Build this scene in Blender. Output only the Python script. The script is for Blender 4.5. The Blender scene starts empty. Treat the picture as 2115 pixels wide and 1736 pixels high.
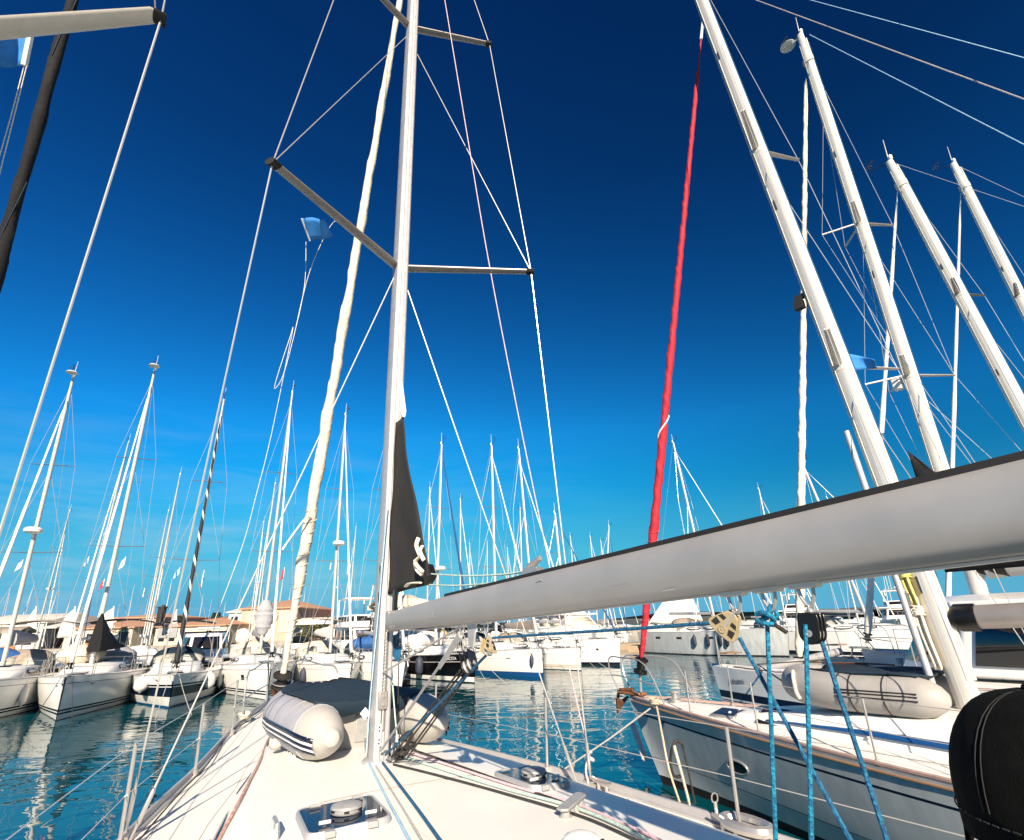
import bpy, bmesh, math, random
from mathutils import Vector, Matrix
random.seed(7)
C = bpy.context.scene.collection
SC = bpy.context.scene
PI = math.pi
V = Vector

# ------------------------------------------------------------------ camera
FPX, CX, CY, HC = 1098.0, 1057.5, 868.0, 2.5       # survey of the photograph: focal length, centre, eye height
zc = V(((972 - CX) / FPX, (CY + 2000) / FPX, -1.0)).normalized()
fw = V((0, 0, -1)); yc = (fw - zc * fw.dot(zc)).normalized(); xc = yc.cross(zc)
RM = Matrix((xc, yc, zc))                          # camera space -> world
EYE = V((0, 0, HC))
def ray(px, py): return RM @ V(((px - CX) / FPX, -(py - CY) / FPX, -1.0))
def G(px, py, z):                                  # where a sight line meets the height z
    d = ray(px, py); return EYE + d * ((z - HC) / d.z)
def P(px, py, Y):                                  # where a sight line reaches the forward distance Y
    d = ray(px, py); return EYE + d * (Y / d.y)
def PX(p):                                         # where a point of the scene lands in the photograph
    c = RM.transposed() @ (V(p) - EYE); return (CX - FPX * c.x / c.z, CY + FPX * c.y / c.z)
def near_axis(px, py, x, y):                       # point of a sight line closest to a vertical axis
    d = ray(px, py); h = V((d.x, d.y)); t = (V((x, y)).dot(h)) / h.dot(h); return EYE + d * t
cam = bpy.data.cameras.new('camera'); co = bpy.data.objects.new('camera', cam); C.objects.link(co)
cam.sensor_fit = 'HORIZONTAL'; cam.sensor_width = 36; cam.lens = FPX / 2115 * 36
cam.clip_start = 0.03; cam.clip_end = 20000
co.matrix_world = Matrix.Translation(EYE) @ RM.to_4x4(); SC.camera = co

# ------------------------------------------------------------------ materials
def mat(name, col, rough=.5, metal=0.0, noise=0.0, nscale=8.0, bump=0.0, bscale=60.0, spec=None, stretch=None, coat=0.0, emit=None):
    m = bpy.data.materials.new(name); m.use_nodes = True; nt = m.node_tree; N = nt.nodes; Lk = nt.links
    b = N['Principled BSDF']; b.inputs['Base Color'].default_value = (*col, 1); b.inputs['Roughness'].default_value = rough
    b.inputs['Metallic'].default_value = metal
    if spec is not None: b.inputs['Specular IOR Level'].default_value = spec
    if coat: b.inputs['Coat Weight'].default_value = coat; b.inputs['Coat Roughness'].default_value = .08
    tc = N.new('ShaderNodeTexCoord'); mp = N.new('ShaderNodeMapping'); Lk.new(tc.outputs['Object'], mp.inputs['Vector'])
    if stretch: mp.inputs['Scale'].default_value = stretch
    if noise:
        n = N.new('ShaderNodeTexNoise'); n.inputs['Scale'].default_value = nscale; n.inputs['Detail'].default_value = 6; n.inputs['Roughness'].default_value = .62
        Lk.new(mp.outputs[0], n.inputs['Vector'])
        r = N.new('ShaderNodeMapRange'); r.inputs[1].default_value = .3; r.inputs[2].default_value = .7
        r.inputs[3].default_value = 1 - noise; r.inputs[4].default_value = 1 + noise * .5
        Lk.new(n.outputs[0], r.inputs[0])
        mx = N.new('ShaderNodeMix'); mx.data_type = 'RGBA'; mx.blend_type = 'MULTIPLY'; mx.inputs[0].default_value = 1
        mx.inputs[6].default_value = (*col, 1); Lk.new(r.outputs[0], mx.inputs[7]); Lk.new(mx.outputs[2], b.inputs['Base Color'])
        r2 = N.new('ShaderNodeMapRange'); r2.inputs[3].default_value = rough * .8; r2.inputs[4].default_value = min(1, rough * 1.25)
        Lk.new(n.outputs[0], r2.inputs[0]); Lk.new(r2.outputs[0], b.inputs['Roughness'])
    if bump:
        n = N.new('ShaderNodeTexNoise'); n.inputs['Scale'].default_value = bscale; n.inputs['Detail'].default_value = 3
        Lk.new(mp.outputs[0], n.inputs['Vector'])
        bp = N.new('ShaderNodeBump'); bp.inputs['Strength'].default_value = bump; bp.inputs['Distance'].default_value = .02
        Lk.new(n.outputs[0], bp.inputs['Height']); Lk.new(bp.outputs[0], b.inputs['Normal'])
    if emit: b.inputs['Emission Color'].default_value = (*emit, 1); b.inputs['Emission Strength'].default_value = 1
    return m
def rope_mat(name, c1, c2, scale=90, thr=.5):
    m = mat(name, c1, .8); nt = m.node_tree; N = nt.nodes; Lk = nt.links; b = N['Principled BSDF']
    tc = N.new('ShaderNodeTexCoord'); v = N.new('ShaderNodeTexVoronoi'); v.inputs['Scale'].default_value = scale
    Lk.new(tc.outputs['Object'], v.inputs['Vector'])
    r = N.new('ShaderNodeValToRGB'); r.color_ramp.elements[0].position = thr - .25; r.color_ramp.elements[1].position = thr + .25
    r.color_ramp.elements[0].color = (*c1, 1); r.color_ramp.elements[1].color = (*c2, 1)
    Lk.new(v.outputs['Color'], r.inputs[0]); Lk.new(r.outputs[0], b.inputs['Base Color'])
    bp = N.new('ShaderNodeBump'); bp.inputs['Strength'].default_value = .6; bp.inputs['Distance'].default_value = .004
    Lk.new(v.outputs['Distance'], bp.inputs['Height']); Lk.new(bp.outputs[0], b.inputs['Normal'])
    return m
def stripe_mat(name, c1, c2, scale, rot=(0, 0, 0), rough=.6, sharp=.02, thr=.5):
    m = mat(name, c1, rough); nt = m.node_tree; N = nt.nodes; Lk = nt.links; b = N['Principled BSDF']
    tc = N.new('ShaderNodeTexCoord'); mp = N.new('ShaderNodeMapping'); mp.inputs['Rotation'].default_value = rot
    w = N.new('ShaderNodeTexWave'); w.inputs['Scale'].default_value = scale
    Lk.new(tc.outputs['Object'], mp.inputs[0]); Lk.new(mp.outputs[0], w.inputs[0])
    r = N.new('ShaderNodeValToRGB'); r.color_ramp.elements[0].position = thr - sharp; r.color_ramp.elements[1].position = thr + sharp
    r.color_ramp.elements[0].color = (*c1, 1); r.color_ramp.elements[1].color = (*c2, 1)
    Lk.new(w.outputs['Fac'], r.inputs[0]); Lk.new(r.outputs[0], b.inputs['Base Color'])
    bp = N.new('ShaderNodeBump'); bp.inputs['Strength'].default_value = .5; bp.inputs['Distance'].default_value = .05
    Lk.new(w.outputs['Fac'], bp.inputs['Height']); Lk.new(bp.outputs[0], b.inputs['Normal'])
    return m
def helix_mat(name, c1, c2, pitch, width, rough=.7):
    # spiral band round a local z axis: angle + z/pitch
    m = mat(name, c1, rough); nt = m.node_tree; N = nt.nodes; Lk = nt.links; b = N['Principled BSDF']
    at = N.new('ShaderNodeAttribute'); at.attribute_name = 'helix'
    r = N.new('ShaderNodeValToRGB'); r.color_ramp.interpolation = 'CONSTANT'
    r.color_ramp.elements[0].color = (*c2, 1); r.color_ramp.elements[1].position = width; r.color_ramp.elements[1].color = (*c1, 1)
    mt = N.new('ShaderNodeMath'); mt.operation = 'FRACT'; Lk.new(at.outputs['Fac'], mt.inputs[0]); Lk.new(mt.outputs[0], r.inputs[0])
    Lk.new(r.outputs[0], b.inputs['Base Color']); return m

M_ = {}
M_['gel'] = mat('white_gelcoat', (.82, .80, .76), .22, noise=.07, nscale=2.2, coat=.25)
M_['gelgrey'] = mat('pale_grey_gelcoat', (.46, .48, .48), .18, noise=.20, nscale=2.2, stretch=(2.2, 2.2, .5), coat=.6)
M_['deck'] = mat('deck_nonskid', (.80, .77, .71), .55, noise=.05, nscale=3, bump=.12, bscale=500)
M_['deck2'] = mat('smooth_deck_moulding', (.80, .78, .73), .35, noise=.04, nscale=4)
M_['navy'] = mat('navy_paint', (.005, .009, .03), .2, noise=.1)
M_['black'] = mat('black_paint', (.0045, .0035, .004), .15, noise=.15, coat=.4)
M_['blue'] = mat('blue_paint', (.01, .07, .22), .3, noise=.1)
M_['gold'] = mat('tan_stripe_paint', (.45, .27, .10), .4, noise=.1)
M_['grey'] = mat('grey_stripe_paint', (.16, .17, .19), .4, noise=.1)
M_['anti'] = mat('dark_antifouling', (.006, .004, .005), .7, noise=.3, nscale=5)
M_['antiblue'] = mat('blue_antifouling', (.012, .05, .16), .7, noise=.3, nscale=5)
M_['alu'] = mat('anodised_aluminium', (.47, .465, .47), .48, .40, noise=.10, nscale=3, stretch=(6, 1, 6))
M_['boom'] = mat('boom_aluminium', (.40, .39, .38), .50, .40, noise=.10, nscale=3.5, bump=.03, bscale=14)
M_['mast'] = mat('silver_mast_paint', (.56, .545, .51), .38, .3, noise=.08, nscale=4, stretch=(8, 8, .4))
M_['mastw'] = mat('white_mast_paint', (.62, .60, .55), .4, .1, noise=.06, nscale=4)
M_['spreader'] = mat('grey_spreader', (.33, .30, .28), .4, .5, noise=.1)
M_['spreaderw'] = mat('white_spreader', (.62, .58, .52), .4, .1, noise=.1)
M_['steel'] = mat('stainless_steel', (.46, .44, .42), .28, .6)
M_['wire'] = mat('rigging_wire', (.62, .60, .57), .35, .6)
M_['wired'] = mat('old_rigging_wire', (.22, .20, .19), .45, .5)
M_['blackp'] = mat('black_plastic', (.0065, .006, .006), .35, noise=.2, nscale=30)
M_['rubber'] = mat('dark_rubber', (.012, .011, .011), .7)
M_['greyp'] = mat('grey_plastic', (.30, .30, .30), .45, noise=.15, nscale=20)
M_['whitep'] = mat('white_plastic', (.76, .74, .70), .4, noise=.06)
M_['beige'] = mat('beige_block_plastic', (.36, .29, .17), .45, noise=.15, nscale=40)
M_['glass'] = mat('smoked_acrylic', (.010, .018, .040), .06, noise=.0, spec=.14)
M_['glassb'] = mat('dark_window_glass', (.018, .016, .017), .06)
M_['clear'] = mat('clear_vinyl', (.40, .38, .33), .12, noise=.25, nscale=5)
M_['sailcream'] = mat('cream_sailcloth', (.73, .66, .54), .8, noise=.12, nscale=6, bump=.5, bscale=16, stretch=(1, 1, .35))
M_['sailwhite'] = mat('white_sailcloth', (.76, .73, .67), .8, noise=.08, nscale=5, bump=.3, bscale=12)
M_['sailblack'] = mat('black_uv_cloth', (.016, .0135, .012), .85, noise=.25, nscale=7, bump=.35, bscale=9, stretch=(1, 6, .6))
M_['red'] = mat('red_uv_cloth', (.40, .012, .028), .75, noise=.15, nscale=8, bump=.5, bscale=20, stretch=(1, 1, .3))
M_['darkcloth'] = mat('dark_canvas', (.0022, .0022, .0045), .95, noise=.3, nscale=10, bump=.3, bscale=18)
M_['navycloth'] = mat('navy_canvas', (.002, .017, .035), .8, noise=.3, nscale=9, bump=.5, bscale=10, stretch=(.6, 3, 1))
M_['bluecloth'] = mat('blue_canvas', (.02, .09, .27), .8, noise=.2, nscale=9)
M_['greycloth'] = mat('grey_canvas', (.33, .33, .35), .85, noise=.15, nscale=9, bump=.5, bscale=9)
M_['taupecloth'] = mat('taupe_canvas', (.30, .25, .20), .85, noise=.15, nscale=9)
M_['beigecloth'] = mat('beige_canvas', (.62, .53, .42), .85, noise=.12, nscale=9, bump=.4, bscale=6)
M_['hypalon'] = mat('light_grey_hypalon', (.37, .365, .40), .55, noise=.08, nscale=7, bump=.08, bscale=30)
M_['hypnose'] = mat('white_hypalon', (.42, .40, .37), .55, noise=.07, nscale=7)
M_['hypgrey'] = mat('grey_hypalon', (.33, .315, .295), .55, noise=.1, nscale=7)
M_['teak'] = mat('teak', (.30, .17, .09), .55, noise=.35, nscale=10, stretch=(14, 1, 14))
M_['wood'] = mat('varnished_wood', (.24, .10, .035), .3, noise=.4, nscale=8, stretch=(10, 1, 10))
M_['mauve'] = mat('teak_weathered', (.38, .26, .22), .6, noise=.2, nscale=10)
M_['fender'] = mat('fender_vinyl', (.64, .61, .57), .45, noise=.1)
M_['fendern'] = mat('fender_navy', (.03, .035, .06), .6, noise=.2)
M_['ropeblue'] = rope_mat('blue_rope', (.0, .085, .19), (.006, .23, .36), 140)
M_['ropeblued'] = rope_mat('dark_blue_rope', (.0, .05, .13), (.006, .13, .25), 140)
M_['ropelb'] = rope_mat('pale_blue_rope', (.22, .42, .58), (.42, .62, .74), 140)
M_['ropeblack'] = rope_mat('black_rope', (.012, .010, .010), (.05, .045, .04), 140)
M_['ropegrey'] = rope_mat('grey_rope', (.34, .31, .29), (.50, .47, .45), 140)
M_['ropegreen'] = rope_mat('pale_green_rope', (.30, .45, .40), (.52, .62, .56), 120)
M_['ropepink'] = rope_mat('pink_rope', (.55, .33, .38), (.70, .55, .60), 120)
M_['ropetan'] = rope_mat('tan_rope', (.42, .33, .22), (.60, .52, .40), 110)
M_['ropecream'] = rope_mat('cream_rope', (.62, .55, .42), (.78, .72, .60), 110)
M_['ropeyellow'] = rope_mat('yellow_rope', (.55, .46, .10), (.72, .64, .25), 110)
M_['roperose'] = rope_mat('speckled_rose_rope', (.60, .48, .42), (.46, .22, .18), 60, .45)
M_['denim'] = mat('black_denim', (.0045, .005, .005), 1.0, spec=.1, noise=.5, nscale=60, bump=.6, bscale=700)
M_['stitch'] = mat('grey_thread', (.014, .014, .0145), .9)
M_['hair'] = mat('black_hair', (.008, .006, .006), .6, bump=.5, bscale=120, stretch=(1, 1, .1))
M_['skin'] = mat('skin', (.36, .20, .13), .5, noise=.1, nscale=20)
M_['jacket'] = mat('dark_jacket', (.006, .005, .006), 1.0, spec=.1, noise=.3, nscale=30)
M_['flagblue'] = mat('blue_flag_cloth', (.03, .22, .62), .8, noise=.25, nscale=9)
M_['flagwhite'] = mat('white_flag_cloth', (.74, .74, .74), .8)
M_['flagred'] = mat('red_flag_cloth', (.55, .05, .06), .8)
M_['flaggreen'] = mat('green_flag_cloth', (.03, .25, .08), .8)
M_['plaster'] = mat('cream_plaster', (.58, .49, .36), .9, noise=.1, nscale=.8)
M_['plasterw'] = mat('white_plaster', (.66, .62, .54), .9, noise=.08, nscale=.8)
M_['pink'] = mat('salmon_plaster', (.58, .33, .24), .9, noise=.1, nscale=.8)
M_['peach'] = mat('peach_plaster', (.60, .40, .27), .9, noise=.1, nscale=.8)
M_['palegreen'] = mat('pale_blue_plaster', (.48, .56, .60), .9, noise=.1, nscale=.8)
M_['tile'] = stripe_mat('clay_roof_tiles', (.40, .20, .11), (.60, .34, .20), 1.6, sharp=.35, rough=.85)
M_['concrete'] = mat('concrete', (.32, .29, .25), .9, noise=.25, nscale=1.2)
M_['pontoon'] = mat('pontoon_planks', (.36, .27, .18), .8, noise=.3, nscale=3, stretch=(1, 8, 1))
M_['bark'] = mat('bark', (.09, .06, .04), .9, noise=.4, nscale=6)
M_['leaf'] = mat('pine_needles', (.085, .085, .018), .7, noise=.5, nscale=1.5)
M_['leafd'] = mat('cypress_needles', (.020, .030, .012), .8, noise=.5, nscale=1.5)
M_['hill'] = mat('distant_hillside', (.10, .15, .17), .95, noise=.3, nscale=.004)
M_['shore'] = mat('low_shoreline', (.09, .10, .09), .95, noise=.4, nscale=.02)
M_['orange'] = mat('orange_plastic', (.65, .20, .04), .5)
M_['yellow'] = mat('yellow_plastic', (.62, .40, .05), .5)
M_['rust'] = mat('rusty_steel', (.16, .07, .035), .7, noise=.5, nscale=20)
M_['label'] = mat('print_grey', (.14, .13, .14), .6)
M_['furlnavy'] = helix_mat('navy_furled_sail_with_white_spiral', (.008, .008, .014), (.70, .67, .6), 1, .22)
M_['furlblue'] = mat('blue_furled_sail', (.012, .055, .18), .8, noise=.2)

# ------------------------------------------------------------------ mesh builder
class MB:
    def __init__(s): s.v = []; s.f = []; s.m = []; s.s = []; s.a = {}
    def add(s, vs, fs, m=0, smooth=True):
        o = len(s.v); s.v += [V(p) for p in vs]
        for f in fs: s.f.append([i + o for i in f]); s.m.append(m); s.s.append(smooth)
        return s
    def loft(s, rings, m=0, closed=True, caps=True, smooth=True, rowm=None):
        n = len(rings[0]); o = len(s.v)
        for r in rings: s.v += [V(p) for p in r]
        k = n if closed else n - 1
        for i in range(len(rings) - 1):
            for j in range(k):
                a = o + i * n + j; b = o + i * n + (j + 1) % n
                s.f.append([a, b, b + n, a + n]); s.m.append(rowm[j] if rowm else m); s.s.append(smooth)
        if caps and closed:
            s.f.append([o + j for j in range(n)][::-1]); s.m.append(m); s.s.append(False)
            s.f.append([o + (len(rings) - 1) * n + j for j in range(n)]); s.m.append(m); s.s.append(False)
        return s
    def tube(s, pts, r, n=8, m=0, caps=True, ell=None, up=None, closed=False):
        pts = [V(p) for p in pts]; K = len(pts)
        rs = r if isinstance(r, (list, tuple)) else [r] * K
        rings = []; prev = None
        for i, p in enumerate(pts):
            if closed: t = pts[(i + 1) % K] - pts[i - 1]
            else: t = pts[min(i + 1, K - 1)] - pts[max(i - 1, 0)]
            t.normalize()
            if prev is None:
                u = V(up) if up else (V((0, 0, 1)) if abs(t.z) < .9 else V((0, 1, 0)))
            else: u = prev
            u = (u - t * u.dot(t)).normalized(); prev = u; w = t.cross(u)
            eu, ew = ell or (1, 1)
            rings.append([p + u * math.cos(2 * PI * j / n) * rs[i] * eu + w * math.sin(2 * PI * j / n) * rs[i] * ew for j in range(n)])
        if closed: rings.append(rings[0]); return s.loft(rings, m, True, False)
        return s.loft(rings, m, True, caps)
    def box(s, c, d, rot=None, m=0, taper=1.0):
        x, y, z = d[0] / 2, d[1] / 2, d[2] / 2; c = V(c)
        vs = [V((a * x * (taper if e > 0 else 1), b * y * (taper if e > 0 else 1), e * z)) for e in (-1, 1) for a, b in ((-1, -1), (1, -1), (1, 1), (-1, 1))]
        if rot is not None: vs = [rot @ q for q in vs]
        return s.add([q + c for q in vs], [[3, 2, 1, 0], [4, 5, 6, 7], [0, 1, 5, 4], [1, 2, 6, 5], [2, 3, 7, 6], [3, 0, 4, 7]], m, False)
    def ell(s, c, r, n=12, k=8, m=0, rot=None, zmin=-1.0):
        c = V(c); rings = []
        for i in range(k + 1):
            a = -PI / 2 + PI * i / k; z = max(zmin, math.sin(a)); q = math.cos(a) if z > zmin else math.sqrt(max(0, 1 - zmin * zmin)) * (i / k * 2 if zmin > -1 else 1)
            rings.append([V((math.cos(2 * PI * j / n) * q * r[0], math.sin(2 * PI * j / n) * q * r[1], z * r[2])) for j in range(n)])
        if rot is not None: rings = [[rot @ p for p in R] for R in rings]
        return s.loft([[p + c for p in R] for R in rings], m, True, False)
    def lathe(s, prof, c=(0, 0, 0), axis=None, n=16, m=0):      # prof: (radius, height)
        q = V((0, 0, 1)).rotation_difference(V(axis).normalized()) if axis else None; c = V(c); rings = []
        for r, h in prof:
            R = [V((math.cos(2 * PI * j / n) * r, math.sin(2 * PI * j / n) * r, h)) for j in range(n)]
            rings.append([c + (q @ p if q else p) for p in R])
        return s.loft(rings, m, True, True)
    def prism(s, pts, o, u, w, th, m=0, smooth=False):           # outline in plane (u,w) at o, thickness th along u x w
        o, u, w = V(o), V(u), V(w); n = u.cross(w).normalized()
        a = [o + u * p[0] + w * p[1] - n * th / 2 for p in pts]; b = [p + n * th for p in a]
        return s.loft([a, b], m, True, True, smooth)
    def sheet(s, grid, m=0, smooth=True):
        return s.loft(grid, m, False, False, smooth)

def furl(pts, rs, n=22, turns=20, depth=.13, seed=1, K=None):
    # a sail rolled round its stay: the cloth edge climbs the roll as a spiral step, with shallow creases
    rnd = random.Random(seed); K = K or len(pts) * 4; ph = [rnd.uniform(0, 6) for _ in range(6)]; rings = []
    d = (V(pts[-1]) - V(pts[0])).normalized(); u = d.orthogonal().normalized(); w = d.cross(u)
    for i in range(K + 1):
        f = i / K * (len(pts) - 1); j = min(len(pts) - 2, int(f)); c = vl(pts[j], pts[j + 1], f - j); r = lerp(rs[j], rs[j + 1], f - j); k = i / K; R = []
        for q in range(n):
            a = q / n; s = (a + k * turns + .06 * math.sin(k * 37 + ph[0]) + .05 * math.sin(k * 91 + ph[1])) % 1.0
            cr = .035 * math.sin(2 * PI * (2 * a + k * turns * 1.6) + ph[2] + 2 * math.sin(k * 53)) + .02 * math.sin(2 * PI * 3 * a + k * 160 + ph[3]) + .03 * math.sin(k * 75 + ph[4])
            rr = r * (1 - depth * .5 + depth * s ** 2 + cr); R.append(c + u * rr * math.cos(2 * PI * a) + w * rr * math.sin(2 * PI * a))
        rings.append(R)
    return MB().loft(rings)
def nmat(mats):
    if not isinstance(mats, (list, tuple)): mats = [mats]
    return [M_[k] if isinstance(k, str) else k for k in mats]
def mesh(name, mb, mats, angle=40, solid=0):
    me = bpy.data.meshes.new(name); me.from_pydata([tuple(v) for v in mb.v], [], mb.f)
    for k in nmat(mats): me.materials.append(k)
    me.polygons.foreach_set('material_index', mb.m); me.polygons.foreach_set('use_smooth', mb.s)
    bm = bmesh.new(); bm.from_mesh(me); bmesh.ops.remove_doubles(bm, verts=bm.verts, dist=1e-5)
    bmesh.ops.recalc_face_normals(bm, faces=bm.faces); bm.to_mesh(me); bm.free()
    try: me.set_sharp_from_angle(angle=math.radians(angle))
    except Exception: pass
    me.update(); return me
def mods(o, bevel=0, sub=0, solid=0):
    if solid: q = o.modifiers.new('solid', 'SOLIDIFY'); q.thickness = solid; q.offset = 0
    if sub: q = o.modifiers.new('sub', 'SUBSURF'); q.levels = q.render_levels = sub
    if bevel: q = o.modifiers.new('bevel', 'BEVEL'); q.width = bevel; q.segments = 2; q.limit_method = 'ANGLE'
    return o
def part(name, mb, mats, parent, bevel=0, sub=0, solid=0, label=None, angle=40):
    o = bpy.data.objects.new(name, mesh(name, mb, mats, angle)); C.objects.link(o); o.parent = parent
    if label: o['label'] = label
    return mods(o, bevel, sub, solid)
def tag(o, label, cat, group=None):
    o['label'] = label; o['category'] = cat
    if group: o['group'] = group
    return o
def empty(name, loc, rz, label, cat, group=None):
    o = bpy.data.objects.new(name, None); C.objects.link(o); o.location = loc; o.rotation_euler = (0, 0, rz); o.empty_display_size = .3
    return tag(o, label, cat, group)
def single(name, mb, mats, label, cat, group=None, fr=None, bevel=0, sub=0, solid=0, angle=40):
    if fr is not None: mb.v = [fr @ v for v in mb.v]
    xs = [v.x for v in mb.v]; ys = [v.y for v in mb.v]; zs = [v.z for v in mb.v]
    o0 = V(((min(xs) + max(xs)) / 2, (min(ys) + max(ys)) / 2, min(zs))); mb.v = [v - o0 for v in mb.v]
    o = bpy.data.objects.new(name, mesh(name, mb, mats, angle)); C.objects.link(o); o.location = o0; tag(o, label, cat, group)
    return mods(o, bevel, sub, solid)
def structure(name, mb, mats, kind='structure'):
    o = bpy.data.objects.new(name, mesh(name, mb, mats)); C.objects.link(o); o['kind'] = kind; return o
def frame(x, y, hx, hy):                           # local +y = heading
    rz = math.atan2(-hx, hy); return Matrix.Translation((x, y, 0)) @ Matrix.Rotation(rz, 4, 'Z'), rz
def lerp(a, b, t): return a + (b - a) * t
def vl(a, b, t): return V(a).lerp(V(b), t)
def sag(a, b, d, n=12, wob=0):
    return [vl(a, b, i / n) - V((0, 0, d * 4 * (i / n) * (1 - i / n))) for i in range(n + 1)]
def smoothpts(pts, n=6):                           # Catmull-Rom
    pts = [V(p) for p in pts]; out = []
    for i in range(len(pts) - 1):
        p0, p1, p2, p3 = pts[max(i - 1, 0)], pts[i], pts[i + 1], pts[min(i + 2, len(pts) - 1)]
        for k in range(n):
            t = k / n; out.append(.5 * ((2 * p1) + (p2 - p0) * t + (2 * p0 - 5 * p1 + 4 * p2 - p3) * t * t + (3 * p1 - p0 - 3 * p2 + p3) * t ** 3))
    return out + [pts[-1]]
def text(name, body, size, loc, rot, m, parent, extr=.001, align='CENTER'):
    cu = bpy.data.curves.new(name, 'FONT'); cu.body = body; cu.size = size; cu.extrude = extr; cu.align_x = align
    o = bpy.data.objects.new(name, cu); C.objects.link(o)
    dg = bpy.context.evaluated_depsgraph_get(); me = bpy.data.meshes.new_from_object(o.evaluated_get(dg)); bpy.data.objects.remove(o)
    me.materials.clear(); me.materials.append(M_[m]); o = bpy.data.objects.new(name, me); C.objects.link(o)
    o.parent = parent; o.matrix_local = Matrix.Translation(loc) @ rot; return o

# ------------------------------------------------------------------ light, sky
SUN_EL, SUN_AZ = math.radians(27), math.radians(174)     # direction towards the sun; azimuth clockwise from +Y: behind the viewer
sd = V((math.sin(SUN_AZ) * math.cos(SUN_EL), math.cos(SUN_AZ) * math.cos(SUN_EL), math.sin(SUN_EL)))
sl = bpy.data.lights.new('sun', 'SUN'); so = bpy.data.objects.new('sun', sl); C.objects.link(so)
sl.energy = 5.0; sl.angle = math.radians(.53); sl.color = (1, .86, .68); so.rotation_euler = (-sd).to_track_quat('-Z', 'Y').to_euler()
W = bpy.data.worlds.new('World'); SC.world = W; W.use_nodes = True; nt = W.node_tree; N = nt.nodes; Lk = nt.links
bg = N['Background']; sky = N.new('ShaderNodeTexSky'); sky.sky_type = 'NISHITA'; sky.sun_disc = False
sky.sun_elevation = SUN_EL; sky.sun_rotation = SUN_AZ; sky.air_density = 1.0; sky.dust_density = .0; sky.ozone_density = 6.0; sky.altitude = 0
sp_ = N.new('ShaderNodeSeparateColor'); cb_ = N.new('ShaderNodeCombineColor'); Lk.new(sky.outputs[0], sp_.inputs[0])
for i, (pw, k) in enumerate(((1.30, .018), (1.67, .155), (1.33, .228))):      # deep, polarised blue: per-channel contrast of the clear sky
    q = N.new('ShaderNodeMath'); q.operation = 'POWER'; q.inputs[1].default_value = pw; Lk.new(sp_.outputs[i], q.inputs[0])
    q2 = N.new('ShaderNodeMath'); q2.operation = 'MULTIPLY'; q2.inputs[1].default_value = k; Lk.new(q.outputs[0], q2.inputs[0]); Lk.new(q2.outputs[0], cb_.inputs[i])
tc = N.new('ShaderNodeTexCoord'); sx = N.new('ShaderNodeSeparateXYZ'); Lk.new(tc.outputs['Generated'], sx.inputs[0])
mp = N.new('ShaderNodeMapping'); mp.inputs['Scale'].default_value = (2.2, 2.2, 15); Lk.new(tc.outputs['Generated'], mp.inputs[0])
cn = N.new('ShaderNodeTexNoise'); cn.inputs['Scale'].default_value = 1.7; cn.inputs['Detail'].default_value = 7; cn.inputs['Roughness'].default_value = .6; cn.inputs['Distortion'].default_value = .6
Lk.new(mp.outputs[0], cn.inputs['Vector'])
cr = N.new('ShaderNodeMapRange'); cr.inputs[1].default_value = .42; cr.inputs[2].default_value = .70; Lk.new(cn.outputs[0], cr.inputs[0])
ch = N.new('ShaderNodeMapRange'); ch.inputs[1].default_value = .34; ch.inputs[2].default_value = .10; Lk.new(sx.outputs[2], ch.inputs[0])   # wisps stay low
cx = N.new('ShaderNodeMapRange'); cx.inputs[1].default_value = .25; cx.inputs[2].default_value = -.55; Lk.new(sx.outputs[0], cx.inputs[0])
m1 = N.new('ShaderNodeMath'); m1.operation = 'MULTIPLY'; Lk.new(cr.outputs[0], m1.inputs[0]); Lk.new(ch.outputs[0], m1.inputs[1])
m2 = N.new('ShaderNodeMath'); m2.operation = 'MULTIPLY'; Lk.new(m1.outputs[0], m2.inputs[0]); Lk.new(cx.outputs[0], m2.inputs[1])
m3 = N.new('ShaderNodeMath'); m3.operation = 'MULTIPLY'; m3.inputs[1].default_value = .45; Lk.new(m2.outputs[0], m3.inputs[0])
mx = N.new('ShaderNodeMix'); mx.data_type = 'RGBA'; mx.inputs[7].default_value = (2.0, 3.2, 4.0, 1)
Lk.new(m3.outputs[0], mx.inputs[0]); hz = N.new('ShaderNodeMapRange'); hz.interpolation_type = 'SMOOTHSTEP'; hz.inputs[1].default_value = .26; hz.inputs[2].default_value = -.02; hz.inputs[4].default_value = 1.0; az_ = N.new('ShaderNodeMath'); az_.operation = 'MULTIPLY_ADD'; az_.inputs[1].default_value = .03; Lk.new(sx.outputs[0], az_.inputs[0]); Lk.new(sx.outputs[2], az_.inputs[2]); Lk.new(az_.outputs[0], hz.inputs[0])
mh_ = N.new('ShaderNodeMix'); mh_.data_type = 'RGBA'; mh_.inputs[7].default_value = (.60, 2.05, 3.40, 1); Lk.new(hz.outputs[0], mh_.inputs[0]); gl_ = N.new('ShaderNodeMapRange'); gl_.inputs[1].default_value = .5; gl_.inputs[2].default_value = -.6; gl_.inputs[3].default_value = .80; gl_.inputs[4].default_value = 1.36; Lk.new(sx.outputs[0], gl_.inputs[0])
rp_ = N.new('ShaderNodeValToRGB'); el_ = rp_.color_ramp.elements; el_[0].position = 0; el_[0].color = (.40, .40, .40, 1); el_[1].position = 1; el_[1].color = (.5, .5, .5, 1)
for ps, vv in ((.14, .46), (.33, .82), (.48, .70), (.70, .53)):
    e_ = el_.new(ps); e_.color = (vv, vv, vv, 1)
Lk.new(sx.outputs[2], rp_.inputs[0]); g2_ = N.new('ShaderNodeMath'); g2_.operation = 'MULTIPLY'; Lk.new(gl_.outputs[0], g2_.inputs[0]); Lk.new(rp_.outputs[0], g2_.inputs[1])
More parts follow.
